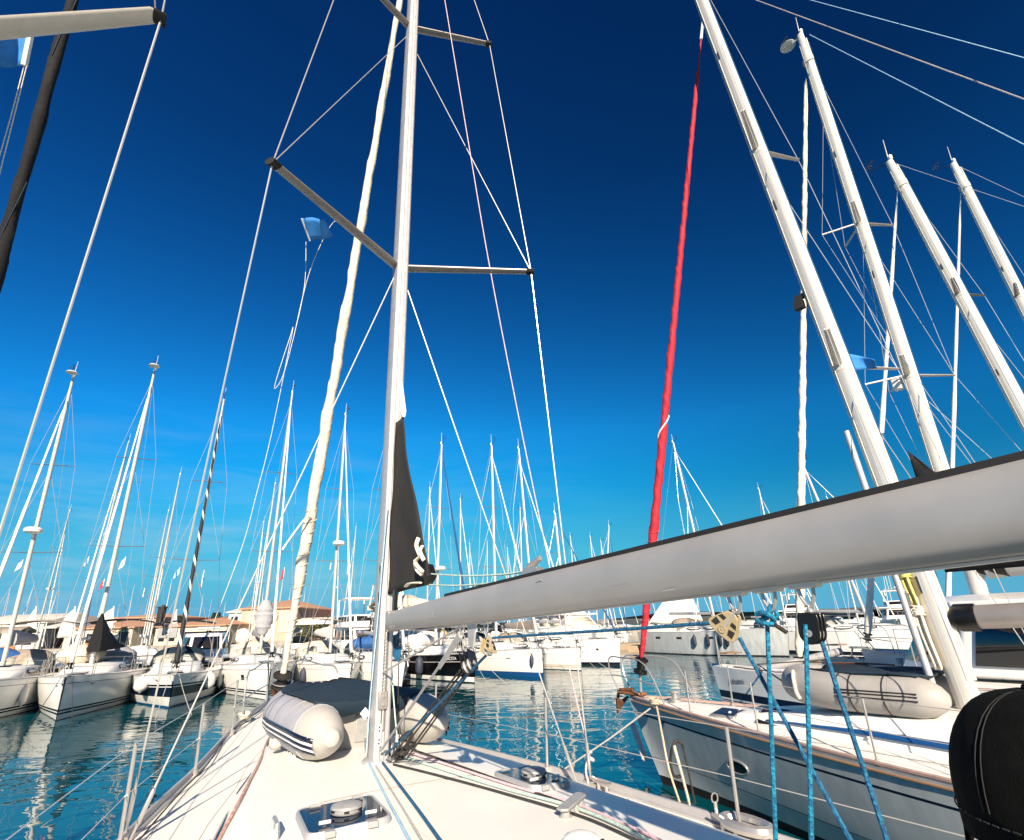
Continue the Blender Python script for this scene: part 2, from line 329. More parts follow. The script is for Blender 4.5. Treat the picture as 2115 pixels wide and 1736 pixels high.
g3_ = N.new('ShaderNodeMath'); g3_.operation = 'MULTIPLY'; g3_.inputs[1].default_value = 2.0; Lk.new(g2_.outputs[0], g3_.inputs[0])
gv_ = N.new('ShaderNodeVectorMath'); gv_.operation = 'SCALE'; Lk.new(cb_.outputs[0], gv_.inputs[0]); Lk.new(g3_.outputs[0], gv_.inputs['Scale']); Lk.new(gv_.outputs[0], mh_.inputs[6])   # paler air near the horizon
Lk.new(mh_.outputs[2], mx.inputs[6]); Lk.new(mx.outputs[2], bg.inputs['Color'])
bg.inputs['Strength'].default_value = .10
SC.view_settings.view_transform = 'Standard'; SC.view_settings.look = 'None'; SC.view_settings.exposure = 1.02; SC.view_settings.gamma = 1

# ------------------------------------------------------------------ water, shore, hills
def water_mat():
    m = bpy.data.materials.new('harbour_water'); m.use_nodes = True; nt = m.node_tree; N = nt.nodes; Lk = nt.links; b = N['Principled BSDF']
    b.inputs['Base Color'].default_value = (0.0, .056, .076, 1); b.inputs['Roughness'].default_value = .015; b.inputs['IOR'].default_value = 1.34
    tc = N.new('ShaderNodeTexCoord')
    def layer(scale, stretch, detail, dist):
        mp = N.new('ShaderNodeMapping'); mp.inputs['Scale'].default_value = stretch; mp.inputs['Rotation'].default_value = (0, 0, .35)
        n = N.new('ShaderNodeTexNoise'); n.inputs['Scale'].default_value = scale; n.inputs['Detail'].default_value = detail; n.inputs['Distortion'].default_value = dist
        Lk.new(tc.outputs['Object'], mp.inputs[0]); Lk.new(mp.outputs[0], n.inputs['Vector']); return n.outputs[0]
    def mul(a, k):
        q = N.new('ShaderNodeMath'); q.operation = 'MULTIPLY'; q.inputs[1].default_value = k; Lk.new(a, q.inputs[0]); return q.outputs[0]
    def add(a, c):
        q = N.new('ShaderNodeMath'); q.operation = 'ADD'; Lk.new(a, q.inputs[0]); Lk.new(c, q.inputs[1]); return q.outputs[0]
    h = add(add(mul(layer(.75, (1, 1.5, 1), 2, .8), .027), mul(layer(2.0, (1, 1.8, 1), 1, .5), .0042)), mul(layer(7, (1, 1.5, 1), 1, .2), .0001))
    bp = N.new('ShaderNodeBump'); bp.inputs['Strength'].default_value = 1; bp.inputs['Distance'].default_value = 1.0
    Lk.new(h, bp.inputs['Height']); Lk.new(bp.outputs[0], b.inputs['Normal'])
    return m
M_['water'] = water_mat()
structure('water', MB().add([(-9000, -300, 0), (9000, -300, 0), (9000, 9000, 0), (-9000, 9000, 0)], [[0, 1, 2, 3]], 0, False), 'water')
def ridge(name, x0, x1, y, prof, depth, m, seed):
    rnd = random.Random(seed); g = []
    n = 70; ph = [rnd.uniform(0, 6) for _ in range(5)]
    for j in range(7):
        row = []
        for i in range(n + 1):
            u = i / n; h = prof(u) * (.72 + .18 * math.sin(7 * u + ph[0]) + .10 * math.sin(19 * u + ph[1]) + .06 * math.sin(47 * u + ph[2]))
            w = math.sin(PI * j / 6) ** .7 if 0 < j < 6 else 0
            row.append((lerp(x0, x1, u), y + depth * (j / 6 - .5) + 30 * math.sin(9 * u + j), max(-1, h * w - (.5 if w == 0 else 0)) * (1 + .12 * math.sin(13 * u + 2 * j + ph[3]))))
        g.append(row)
    structure(name, MB().sheet(g), m)
ridge('hill', 2050, 3600, 2900, lambda u: 12 + 70 * max(0, u) ** 1.2, 700, 'hill', 1)
ridge('shoreline', 40, 900, 620, lambda u: 9 * min(1, u * 8, (1 - u) * 8), 90, 'shore', 2)
ridge('shoreline', -150, 300, 430, lambda u: 5 * min(1, u * 8, (1 - u) * 8), 60, 'shore', 3)

# ------------------------------------------------------------------ boats
def hull_fn(L, B, fbow, fstern, rake=.35, flare=.0, beamy=.86, bowp=2.0, wl=.28):
    def half(t):
        if t < .58: q = 1 - (1 - t / .58) ** bowp; return B / 2 * max(.012, q) ** .95
        return B / 2 * (1 - (1 - beamy) * ((t - .58) / .42) ** 2)
    def sheer(t): return lerp(fbow, fstern, t) - .10 * math.sin(PI * min(1, t * 1.05))
    def side(t, zf, sg):
        s = sheer(t); b = half(t)
        k = wl + (.93 - wl) * min(1, t / .5) ** .8
        if zf >= 0: q = lerp(k, 1, zf ** (.75 - .25 * min(1, t * 2)))
        else: q = k * math.sqrt(max(0, 1 - (zf / .45) ** 2))
        y = L / 2 - t * L - rake * (1 - max(zf, -.3)) * (1 - t) ** 5 + (.35 * (1 - zf) * max(0, (t - .85) / .15) ** 2)
        return V((sg * b * q, y, s * zf))
    return half, sheer, side
def make_hull(root, hf, rows, mats, n=22, tmax=1.0):
    half, sheer, side = hf; zs = [r[0] for r in rows]; rm = [r[1] for r in rows[:-1]]
    rings = []
    for i in range(n + 1):
        t = (i / n) ** 1.35 * tmax
        rings.append([side(t, z, -1) for z in zs] + [side(t, z, 1) for z in reversed(zs)])
    mb = MB(); mb.loft(rings, 0, False, False, True, rm + [rm[-1]] + rm[::-1])
    o = len(mb.v) - len(rings[0]); mb.f.append([o + j for j in range(len(rings[0]))]); mb.m.append(rm[0]); mb.s.append(False)
    return part('hull', mb, mats, root, angle=50)
def make_deck(root, hf, m='deck', camber=.07, n=16, drop=.004):
    half, sheer, side = hf; g = []
    for i in range(n + 1):
        t = (i / n) ** 1.3; b = half(t) - .006; y = side(t, 1, 1).y - (.02 if i == 0 else 0)
        g.append([(b * u, y, sheer(t) - drop + camber * (1 - u * u) * min(1, b)) for u in (-1, -.66, -.33, 0, .33, .66, 1)])
    return part('deck', MB().sheet(g), m, root)
def rail_tube(root, hf, r, m, t1=.98, name='toe_rail', dz=.02, inset=.02):
    half, sheer, side = hf
    for sg in (-1, 1):
        pts = []
        for i in range(17):
            t = .004 + (t1 - .004) * (i / 16) ** 1.2; p = side(t, 1, sg); pts.append((p.x - sg * inset, p.y, p.z + dz))
        part(name, MB().tube(pts, r, 6), m, root)
def cabin_shape(hf, t0, t1, wb, hmax, L, camber=.07, aft=.75):
    half, sheer, side = hf; st = []
    for i in range(11):
        t = lerp(t0, t1, i / 10); k = i / 10; h = hmax * min(1, (k / .35)) ** .8 * (1 if k < .9 else 1)
        h = max(.02, h); b = half(t) * wb; y = side(t, 1, 1).y; z = sheer(t) + camber * .6
        st.append((y, z, b, h))
    return st
def make_cabin(root, st, m='deck2', windows='glassb', wspan=(3, 9), nwin=2, hatches=2, name='cabin'):
    rings = [[(-b, y, z - .05), (-b * .93, y, z + h * .5), (-b * .80, y, z + h * .9), (-b * .4, y, z + h * 1.04), (0, y, z + h * 1.08), (b * .4, y, z + h * 1.04), (b * .80, y, z + h * .9), (b * .93, y, z + h * .5), (b, y, z - .05)] for y, z, b, h in st]
    mb = MB().loft(rings, 0, False, False)
    o = len(mb.v) - 9; mb.f.append([o + j for j in range(9)]); mb.m.append(0); mb.s.append(False)
    cab = part(name, mb, m, root)
    if windows:
        for sg in (-1, 1):
            for w in range(nwin):
                a = lerp(wspan[0], wspan[1], w / nwin) + .12; c = lerp(wspan[0], wspan[1], (w + 1) / nwin) - .12
                g = []
                for q in range(7):
                    f = lerp(a, c, q / 6); i = min(9, int(f)); k = f - i
                    y, z, b, h = [lerp(st[i][e], st[i + 1][e], k) for e in range(4)]
                    edge = .34 * math.sin(PI * min(1, max(0, q / 6))) ** .4 + .02
                    row = []
                    for v in (.5 - edge * .9, .5 + edge * .75):
                        xx = lerp(b * .93, b * .80, (v - .5) / .4) if v > .5 else lerp(b, b * .93, v / .5)
                        row.append((sg * (xx + .012), y, z + h * v * .98))
                    g.append(row)
                part('cabin_window', MB().sheet(g), windows, root, solid=.012)
    for q in range(hatches):
        i = 4 + q * 3
        if i < len(st):
            y, z, b, h = st[i]; part('hatch', MB().box((0, y, z + h * 1.08 + .012), (.52, .52, .05)), 'glass', root, bevel=.015)
    return cab
def make_mast(root, foot, top, rw, rl, heading_local, m='mast', spr=(.5,), slen=.9, sm='spreader', gear=True, sweep=.25, disc=False, radar=None, wires='wire', wr=.006, chain=None, lights=True, bow=None, stern=None, furl=None, furlr=.05, furlm='sailwhite', furl_top=.93, inner=True, track=False):
    foot, top = V(foot), V(top); ax = (top - foot); Lm = ax.length; fy = V(heading_local); fy = (fy - ax.normalized() * fy.dot(ax.normalized())).normalized(); sxv = fy.cross(ax.normalized()).normalized()
    n = 12; rings = []
    for k in (0, .25, .5, .75, .9, 1):
        c = foot.lerp(top, k); s = 1 if k <= .75 else (.85 if k < 1 else .62)
        rings.append([c + sxv * rw * s * math.cos(2 * PI * j / n) + fy * rl * s * math.sin(2 * PI * j / n) for j in range(n)])
    mast = part('mast', MB().loft(rings), m, root)
    if track:
        a_, b_ = foot.lerp(top, .02) - fy * rl, foot.lerp(top, .98) - fy * rl * .8
        part('sail_track', MB().tube([a_, b_], [rl * .20, rl * .14], 6, ell=(1, .8), up=fy), 'spreaderw', mast)
        for sg in (-1, 1): part('mast_seam', MB().tube([foot.lerp(top, .02) + sxv * sg * rw * .80 - fy * rl * .60, foot.lerp(top, .72) + sxv * sg * rw * .80 - fy * rl * .60], .004, 4), 'wired', mast)
        for f_ in (.08, .11, .46, .70): part('halyard_exit', MB().tube([foot.lerp(top, f_) - sxv * rw * .97 + fy * rl * .2, foot.lerp(top, f_ + .012) - sxv * rw * .97 + fy * rl * .2], .022, 6, ell=(.5, 1)), 'rubber', mast)
        for f_ in list(spr) + [.93]:
            c_ = foot.lerp(top, f_); part('spreader_root', MB().tube([c_ - (top - foot).normalized() * .09, c_ + (top - foot).normalized() * .09], 1.0, 14, up=fy, ell=(rl * 1.04, rw * 1.06)), 'spreaderw', mast)
        part('internal_halyard', MB().tube([foot.lerp(top, .10) - sxv * rw * 1.12 + fy * rl * .5, foot.lerp(top, .97) - sxv * rw * .9 + fy * rl * .4], .006, 5), 'ropecream', mast)
        part('internal_halyard', MB().tube([foot.lerp(top, .09) + sxv * rw * .6 - fy * rl * 1.15, foot.lerp(top, .97) + sxv * rw * .3 - fy * rl], .006, 5), 'ropeblued', mast)
    tips = {}
    for q, f in enumerate(spr):
        c = foot.lerp(top, f); ln = slen * (1 - .22 * q)
        for sg in (-1, 1):
            tip = c + sxv * sg * ln - fy * ln * sweep + V((0, 0, ln * .05)); tips[(q, sg)] = tip
            part('spreader', MB().tube([c + sxv * sg * rw * .8, tip], [rl * .34, rl * .2], 8, ell=(.5, 1.3)), sm, mast)
    if gear:
        mb = MB(); t0 = top + ax.normalized() * .02
        mb.tube([t0, t0 + V((0, 0, .75)) - fy * .04], [.012, .005], 5); mast_g = part('antenna', mb, 'whitep', mast)
        mb = MB(); a = t0 + fy * .15; b2 = t0 + fy * .5 + V((0, 0, .15)); mb.tube([t0, a, b2], .012, 5); mb.tube([b2, b2 + V((0, 0, .18))], .01, 5)
        mb.add([b2 + V((0, 0, .18)) - fy * .16, b2 + V((0, 0, .18)) + fy * .12, b2 + V((0, 0, .26)) - fy * .16], [[0, 1, 2]], 0, False)
        for e in range(3): mb.ell(b2 + V((math.cos(e * 2.1) * .08, math.sin(e * 2.1) * .08, .05)), (.03, .03, .03), 6, 4)
        part('wind_vane', mb, 'rubber', mast)
        part('masthead_light', MB().lathe([(.04, 0), (.05, .03), (.05, .12), (.02, .16)], t0 - fy * .06, n=8), 'whitep', mast)
    if disc:
        d = top + fy * .42 + V((0, 0, -.02)); part('antenna_disc', MB().lathe([(.03, -.04), (.21, .0), (.23, .02), (.18, .07), (.04, .09)], d, n=16).tube([top - V((0, 0, .1)), d], .02, 5), 'whitep', mast)
    if radar:
        c = foot.lerp(top, radar) + fy * (rl + .28); part('radar_dome', MB().lathe([(.18, -.02), (.30, .03), (.31, .13), (.24, .2), (.06, .22)], c, n=16).tube([foot.lerp(top, radar) - V((0, 0, .25)), c], .03, 5), 'whitep', mast)
    def wire(a, b, r=wr, nm='shroud', mm=wires): return part(nm, MB().tube([a, b], r, 5, caps=False), mm, root)
    if chain:
        for sg in (-1, 1):
            cp = V(chain[0 if sg < 0 else 1]); p = cp
            for q in range(len(spr)): wire(p, tips[(q, sg)]); p = tips[(q, sg)]
            wire(p, foot.lerp(top, .96 if len(spr) > 1 else .90))
            if inner: wire(cp + fy * -.12, foot.lerp(top, spr[0] - .02))
            if len(spr) > 1: wire(tips[(0, sg)], foot.lerp(top, spr[1] - .02))
    if bow is not None:
        b = V(bow); tp = foot.lerp(top, furl_top) + fy * rl
        if furl:
            K = 26; pts = []; rs = []; hx = []
            for i in range(K + 1):
                k = i / K; pts.append(b.lerp(tp, k)); r = furlr * (1.0 - .62 * k) * (1 + .10 * math.sin(k * 41) + .06 * math.sin(k * 17))
                rs.append(r * (.35 if k < .03 else (.45 if k > .96 else 1)))
            fs = part('furled_headsail', MB().tube(pts, rs, 9), furlm, root)
            if furlm == 'furlnavy':
                me = fs.data; at = me.attributes.new('helix', 'FLOAT', 'POINT'); d = (tp - b); ln = d.length; d = d.normalized(); e1 = d.orthogonal().normalized(); e2 = d.cross(e1)
                at.data.foreach_set('value', [(((V(v.co) - b).dot(d)) / 1.05 + math.atan2((V(v.co) - b).dot(e2), (V(v.co) - b).dot(e1)) / (2 * PI)) for v in me.vertices])
            part('furler_drum', MB().lathe([(.05, 0), (.11, .01), (.11, .03), (.06, .05), (.06, .13), (.11, .15), (.11, .17), (.04, .2)], b + (tp - b).normalized() * .12, tp - b, 12), 'blackp', root)
        else: wire(b, tp, nm='forestay')
    if stern is not None: wire(V(stern), top, nm='backstay')
    return mast, tips
def make_boom(root, goose, end, r=.09, cover=None, h=.34, m='alu'):
    goose, end = V(goose), V(end); d = (end - goose); up = V((0, 0, 1))
    part('boom', MB().tube([goose, end], r, 10, ell=(1.25, .85)), m, root)
    if cover:
        rings = []; side = d.normalized().cross(up)
        for i in range(11):
            k = i / 10; c = goose.lerp(end, .0 + .93 * k); w = (.17 - .08 * k) * (1 + .06 * math.sin(i * 2.3)); hh = h * (1.35 - .85 * k) * (1 + .05 * math.sin(i * 1.7)); 
            rings.append([c + side * w * a + up * (hh * e + r * .4) for a, e in ((-.8, -.2), (-1, .2), (-.8, .65), (-.25, 1), (.25, 1), (.8, .65), (1, .2), (.8, -.2))])
        part('sail_cover', MB().loft(rings), cover, root)
def make_sprayhood(root, y, z, w, h, ln, m='navycloth', window='clear'):
    g = []
    for k in range(5):                                  # front (low) to top to back edge
        a = k / 4; yy = y + ln * (.55 - a); hh = h * (.08, .62, .93, 1.0, .98)[k]; ww = w * (.94, .99, 1, 1, 1)[k]
        g.append([(ww / 2 * math.cos(PI * j / 10) * (1 if True else 1), yy - .12 * abs(math.cos(PI * j / 10)) * (k > 1), z + hh * math.sin(PI * j / 10) ** .55) for j in range(11)])
    hood = part('sprayhood', MB().sheet(g), m, root, solid=.015)
    for sg in (-1, 1):
        q = []
        for i in range(4):
            row = []
            for j in range(5):
                u = .12 + .68 * i / 3; jj = 5 - sg * (.5 + 3.2 * j / 4); k0 = u * 1.25; kk = min(3, int(k0)); fr = k0 - kk; j0 = min(9, int(jj)); fj = jj - j0
                p = vl(vl(g[kk][j0], g[kk][j0 + 1], fj), vl(g[kk + 1][j0], g[kk + 1][j0 + 1], fj), fr); row.append(p + V((0, .012, .014)))
            q.append(row)
        part('sprayhood_window', MB().sheet(q), window, hood, solid=.008)
def make_bimini(root, y, z, w, ln, m='navycloth', legs=True, zl=1.0):
    g = [[(w / 2 * (2 * j / 8 - 1), y - ln / 2 + ln * i / 6, z + .16 * (1 - (2 * j / 8 - 1) ** 2) + .05 * math.sin(PI * i / 6)) for j in range(9)] for i in range(7)]
    part('bimini', MB().sheet(g), m, root, solid=.02)
    if legs:
        for sg in (-1, 1):
            for e in (-1, 1): part('bimini_leg', MB().tube([(sg * w / 2, y + e * ln * .45, z), (sg * w / 2 * 1.02, y + e * ln * .12, zl)], .014, 6), 'steel', root)
def make_pulpit(root, hf, h=.58, t1=.09, r=.013, split=True):
    half, sheer, side = hf
    for sg in (-1, 1):
        a = side(.008, 1, sg); b = side(t1, 1, sg); ax, bx = a.x * .9 + sg * .02, b.x * .92
        p = [(bx, b.y, b.z), (bx * 1.0, b.y + .10, b.z + h), (lerp(ax, bx, .55) + sg * .05, lerp(a.y, b.y, .5) + .05, a.z + h), (sg * .13, a.y + .10, a.z + h * 1.02), (sg * .12, a.y - .02, a.z + h * .5), (sg * .07, a.y - .22, a.z)]
        part('pulpit', MB().tube(smoothpts(p, 5), r, 6), 'steel', root)
        part('pulpit_rail', MB().tube([(bx, b.y + .05, b.z + h * .5), (lerp(ax, bx, .5) + sg * .05, lerp(a.y, b.y, .45), a.z + h * .5), (sg * .12, a.y - .02, a.z + h * .52)], r * .8, 5), 'steel', root)
def make_lifelines(root, hf, ts, h=.58, r=.011, wr=.005):
    half, sheer, side = hf
    for sg in (-1, 1):
        pr = []
        for t in ts:
            p = side(t, 1, sg); x = p.x - sg * .06; part('stanchion', MB().tube([(x, p.y, p.z), (x + sg * .01, p.y, p.z + h)], r, 6).lathe([(.03, 0), (.025, .05)], (x, p.y, p.z), n=8), 'steel', root); pr.append((x + sg * .01, p.y, p.z + h))
        part('lifeline', MB().tube(pr, wr, 4, caps=False), 'wire', root)
        part('lifeline', MB().tube([V(p) - V((0, 0, h * .48)) for p in pr], wr, 4, caps=False), 'wire', root)
def hull_frame(hf, t, zf, sg, off=.006):                # matrix sitting on the hull side: x along (towards the reader's right), y up, z outward
    p = hf[2](t, zf, sg); a = hf[2](t + .01, zf, sg); c = hf[2](t, zf + .04, sg)
    u = (a - p).normalized() * (1 if sg > 0 else -1); w = (c - p).normalized(); n = u.cross(w).normalized(); 
    if n.x * sg < 0: n = -n
    u = w.cross(n).normalized(); w = n.cross(u)
    return Matrix.Translation(p + n * off) @ Matrix((u, w, n)).transposed().to_4x4()
def add_fender(fr, hf, t, sg, label, m='fender', ln=.62, r=.12, zf=.55, group='fenders hanging on the moored boats'):
    p = hf[2](t, zf, sg); top = hf[2](t, 1, sg); x = p.x + sg * r * .8; zt = p.z + ln / 2
    mb = MB().lathe([(.02, -ln / 2 - .05), (.035, -ln / 2 - .02), (r * .7, -ln / 2 + .04), (r, -ln / 2 + .14), (r, ln / 2 - .14), (r * .7, ln / 2 - .04), (.035, ln / 2 + .02), (.025, ln / 2 + .06)], (x, p.y, p.z), n=12)
    mb.tube([(x, p.y, zt + .05), (top.x, top.y, top.z + .05)], .007, 5, 1)
    return single('fender', mb, [m, 'ropegrey'], label, 'fender', group, fr)
STRIPES = {}
def rows_of(kind):
    # (height fraction, material index of the band below)
    if kind == 'twin':   return [(1, 0), (.86, 1), (.845, 0), (.6, 0), (.25, 1), (.205, 0), (.175, 1), (.13, 0), (.015, 2), (-.1, 2), (-.25, 2), (-.45, 2)], ['gel', 'navy', 'anti']
    if kind == 'wide':   return [(1, 0), (.72, 1), (.66, 0), (.63, 1), (.33, 0), (.2, 0), (.05, 2), (-.1, 3), (-.25, 3), (-.45, 3)], ['gel', 'navy', 'blue', 'antiblue']
    if kind == 'bluewl': return [(1, 0), (.70, 1), (.69, 0), (.4, 0), (.17, 2), (.02, 2), (-.1, 3), (-.25, 3), (-.45, 3)], ['gel', 'grey', 'blue', 'antiblue']
    if kind == 'thinblue': return [(1, 0), (.84, 1), (.825, 0), (.5, 0), (.22, 1), (.18, 0), (.09, 2), (-.1, 3), (-.25, 3), (-.45, 3)], ['gel', 'navy', 'blue', 'antiblue']
    if kind == 'black':  return [(1, 0), (.92, 0), (.74, 1), (.725, 0), (.3, 0), (.20, 1), (.12, 1), (.04, 2), (-.1, 2), (-.25, 2), (-.45, 2)], ['black', 'gel', 'anti']
    if kind == 'gold':   return [(1, 0), (.6, 0), (.24, 1), (.21, 0), (.16, 1), (.13, 0), (.03, 2), (-.1, 2), (-.25, 2), (-.45, 2)], ['gel', 'gold', 'anti']
    if kind == 'pale':   return [(1, 0), (.6, 0), (.2, 0), (.04, 1), (-.1, 1), (-.25, 1), (-.45, 1)], ['gelgrey', 'anti']
    return [(1, 0), (.6, 0), (.12, 1), (.05, 2), (-.1, 2), (-.25, 2), (-.45, 2)], ['gel', 'navy', 'anti']
def sailboat(label, bow, hd, L=10.6, B=3.4, fb=(1.35, 1.1), mt=.40, top=None, mh=14.5, stripes='plain', detail=2, group=None, spr=(.36, .66), furl='sailwhite', furlr=.055, cover=None, hood=None, bimini=None, disc=False, radar=None, rake=.45, mast_m='mast', bowp=2.0, wires='wire', wr=.007, boomc=True, rw=.075, rl=.11, cabin_h=.36, slen=.95, foot_off=(0, 0), windows='glassb', name='sailing_boat', wl=.28, furl_top=.93, cab=(.24, .66)):
    h = V((hd[0], hd[1], 0)).normalized(); cx, cy = bow[0] - h.x * (L / 2 - rake), bow[1] - h.y * (L / 2 - rake)
    fr, rz = frame(cx, cy, h.x, h.y); root = empty(name, (cx, cy, 0), rz, label, 'sailing boat', group)
    hf = hull_fn(L, B, fb[0], fb[1], rake, bowp=bowp, wl=wl); rows, mats = rows_of(stripes)
    make_hull(root, hf, rows, mats, 22 if detail > 1 else 12); make_deck(root, hf, n=16 if detail > 1 else 9)
    st = cabin_shape(hf, cab[0], cab[1], .62, cabin_h, L); make_cabin(root, st, windows=windows, hatches=2 if detail > 1 else 0)
    half, sheer, side = hf
    if detail > 1:
        rail_tube(root, hf, .022, 'alu'); make_pulpit(root, hf); make_lifelines(root, hf, (.10, .24, .38, .52, .66, .80, .96))
        c = MB()
        for sg in (-1, 1):
            g = []
            for i in range(7):
                t = lerp(.66, .97, i / 6); b = half(t); y = side(t, 1, 1).y; z = sheer(t)
                g.append([(sg * b * .80, y, z), (sg * b * .78, y, z + .26), (sg * b * .55, y, z + .28), (sg * b * .52, y, z - .1)])
            c.sheet(g)
        part('cockpit_coaming', c, 'deck2', root)
        part('anchor_roller', MB().box((0, L / 2 + .02, sheer(0) + .05), (.14, .5, .05)).tube([(0, L / 2 + .22, sheer(0) + .02), (0, L / 2 + .30, sheer(0) - .16), (0, L / 2 + .1, sheer(0) - .24)], .025, 6), 'steel', root)
        for i in (0, 1): part('foredeck_hatch', MB().box((0, L / 2 - L * (.14 + .06 * i), sheer(.15) + .085), (.5, .46, .05)), 'glass', root, bevel=.012)
    ft = V((0, side(mt, 1, 1).y, sheer(mt) + cabin_h * .7))
    fw_ = fr @ ft
    if top is not None:
        if isinstance(top, tuple) and len(top) == 2: tp = fr.inverted() @ near_axis(top[0], top[1], fw_.x, fw_.y)
        else: tp = fr.inverted() @ V(top)
        d = tp - ft
        tp.x, tp.y = ft.x + max(-1.2, min(1.2, d.x)), ft.y + max(-1.4, min(1.0, d.y))
    else: tp = ft + V((0, -.25, mh))
    cp = [side(mt + .03, 1, sg) - V((sg * .12, 0, 0)) for sg in (-1, 1)]
    mast, tips = make_mast(root, ft, tp, rw, rl, (0, 1, 0), mast_m, spr, slen, chain=cp, bow=(0, L / 2 - .18, sheer(0) + .12), stern=(0, -L / 2 + .1, sheer(1)), furl=bool(furl), furlm=furl or 'sailwhite', furlr=furlr, disc=disc, radar=radar, gear=detail > 0, wires=wires, wr=wr, furl_top=furl_top, inner=detail > 0, track=rw > .09)
    if boomc:
        g0 = ft + V((0, -rl, .95)); make_boom(root, g0, (0, side(.82, 1, 1).y, g0.z + .12), .085, cover)
    if hood: make_sprayhood(root, side(cab[1] + .015, 1, 1).y, sheer(.67) + cabin_h * .75, half(.67) * 1.25, .72, 1.1, hood)
    if bimini: make_bimini(root, side(.86, 1, 1).y, sheer(.86) + 1.95, half(.86) * 1.6, 1.9, bimini, True, sheer(.86) + .2)
    return root, hf, fr, ft, tp

# ------------------------------------------------------------------ the boat we stand on
AZ = math.radians(-30); HX, HY = math.sin(AZ), math.cos(AZ); MX, MY = -1.12, 4.8
OF, orz = frame(MX, MY, HX, HY); OI = OF.inverted()
def O(px, py, off=0.0):                            # sight line to the boat's fore-and-aft plane at sideways offset off
    o = OI @ EYE; d = OI.to_3x3() @ ray(px, py); t = (off - o.x) / d.x; return o + d * t
def D(px, py, z): return OI @ G(px, py, z)         # sight line to a height, in the boat's own frame
own = empty('sailing_boat', (MX, MY, 0), orz, 'white foreground sailing boat seen from its cockpit, grey dinghy on its foredeck', 'sailing boat')
RAIL = [(5.95, .03, 1.40), (5.6, .20, 1.385), (5.0, .42, 1.36), (4.2, .66, 1.325), (3.4, .87, 1.29), (2.5, 1.07, 1.26), (1.7, 1.25, 1.24), (.9, 1.46, 1.225), (.2, 1.63, 1.21), (-.5, 1.76, 1.20), (-1.4, 1.92, 1.17), (-2.4, 2.03, 1.15), (-4, 2.12, 1.13), (-6, 2.12, 1.12), (-8, 1.95, 1.12)]
def rail_at(y):
    for a, b in zip(RAIL, RAIL[1:]):
        if a[0] >= y >= b[0]: k = (a[0] - y) / (a[0] - b[0]); return lerp(a[1], b[1], k), lerp(a[2], b[2], k)
    return RAIL[-1][1:]
rings = []
for y, b, z in RAIL:
    rake = .5 * max(0, (y - 3) / 3) ** 2
    sec = [(1, 1), (.99, .8), (.95, .5), (.90, .2), (.86, 0), (.6, -.3), (0, -.5)]
    pr = [(-b * k, y - rake * (1 - q), z * q if q > 0 else q) for k, q in sec]
    rings.append(pr + [(-x, yy, zz) for x, yy, zz in reversed(pr[:-1])])
mb = MB().loft(rings, 0, False, False); part('hull', mb, 'gel', own)
def camber(x, b): return .045 * (1 - (x / max(b, .1)) ** 2) * min(1, b)
CAB = [(2.9, .30, .02), (2.4, .52, .10), (1.8, .70, .17), (1.1, .84, .215), (.3, 1.06, .235), (-.6, 1.24, .25), (-1.6, 1.34, .27), (-2.6, 1.40, .30), (-3.4, 1.42, .32)]
def DK(px, py, dz=0.0):                           # sight line to the deck surface itself
    z = 1.4
    for _ in range(12): q = D(px, py, z); z = lerp(z, deck_z(q.x, q.y), .7)
    return V((q.x, q.y, z + dz))
def cab_at(y):
    if y > 2.9: return None
    for a, b in zip(CAB, CAB[1:]):
        if a[0] >= y >= b[0]: k = (a[0] - y) / (a[0] - b[0]); return lerp(a[1], b[1], k), lerp(a[2], b[2], k)
def deck_z(x, y):
    b, z = rail_at(y); base = z + camber(x, b); c = cab_at(y)
    if c:
        w, h = c; ax = abs(x); top = w * .80
        if ax < top: return base + h * (1 + .10 * (1 - (ax / top) ** 2))
        if ax < w: k = (ax - top) / (w - top); return base + h * (1 - k) ** .75
    return base
g = [[(b * u, y, z + camber(b * u, b)) for u in (-1, -.75, -.5, -.25, 0, .25, .5, .75, 1)] for y, b, z in RAIL if y > -3.6]
part('deck', MB().sheet(g), 'deck', own)
g = []
for i in range(46):
    y = lerp(2.9, -3.4, i / 45); w, h = cab_at(y); row = []
    for u in (-1.0, -.985, -.95, -.90, -.84, -.80, -.76, -.5, -.2, 0, .2, .5, .76, .80, .84, .90, .95, .985, 1.0):
        x = u * w * 1.0; row.append((x, y, deck_z(x, y) + .002))
    row[0] = (-w * 1.0, y, row[0][2] - .06); row[-1] = (w * 1.0, y, row[-1][2] - .06); g.append(row)
part('cabin_top', MB().sheet(g), 'deck2', own, angle=60)
part('nonskid_panel', MB().sheet([[(x, y, deck_z(x, y) + .006) for x in [lerp(-.58, .58, j / 8) * min(1, cab_at(y)[0] / .95) for j in range(9)]] for y in [lerp(-.12, -.74, i / 6) for i in range(7)]]), 'deck', own)
part('nonskid_panel', MB().sheet([[(x, y, deck_z(x, y) + .006) for x in [lerp(-.24, .62, j / 8) for j in range(9)]] for y in [lerp(-.78, -3.2, i / 12) for i in range(13)]]), 'deck', own)
for sg in (-1, 1):
    g = []
    for i in range(40):
        y = lerp(5.0, -3.4, i / 39); b, z = rail_at(y); c = cab_at(y); xi = (c[0] + .05) if c else .05; xo = b - .13
        xi = min(xi, xo - .02); g.append([(sg * lerp(xi, xo, j / 3), y, deck_z(lerp(xi, xo, j / 3), y) + .005) for j in range(4)])
    part('nonskid_panel', MB().sheet(g), 'deck', own)
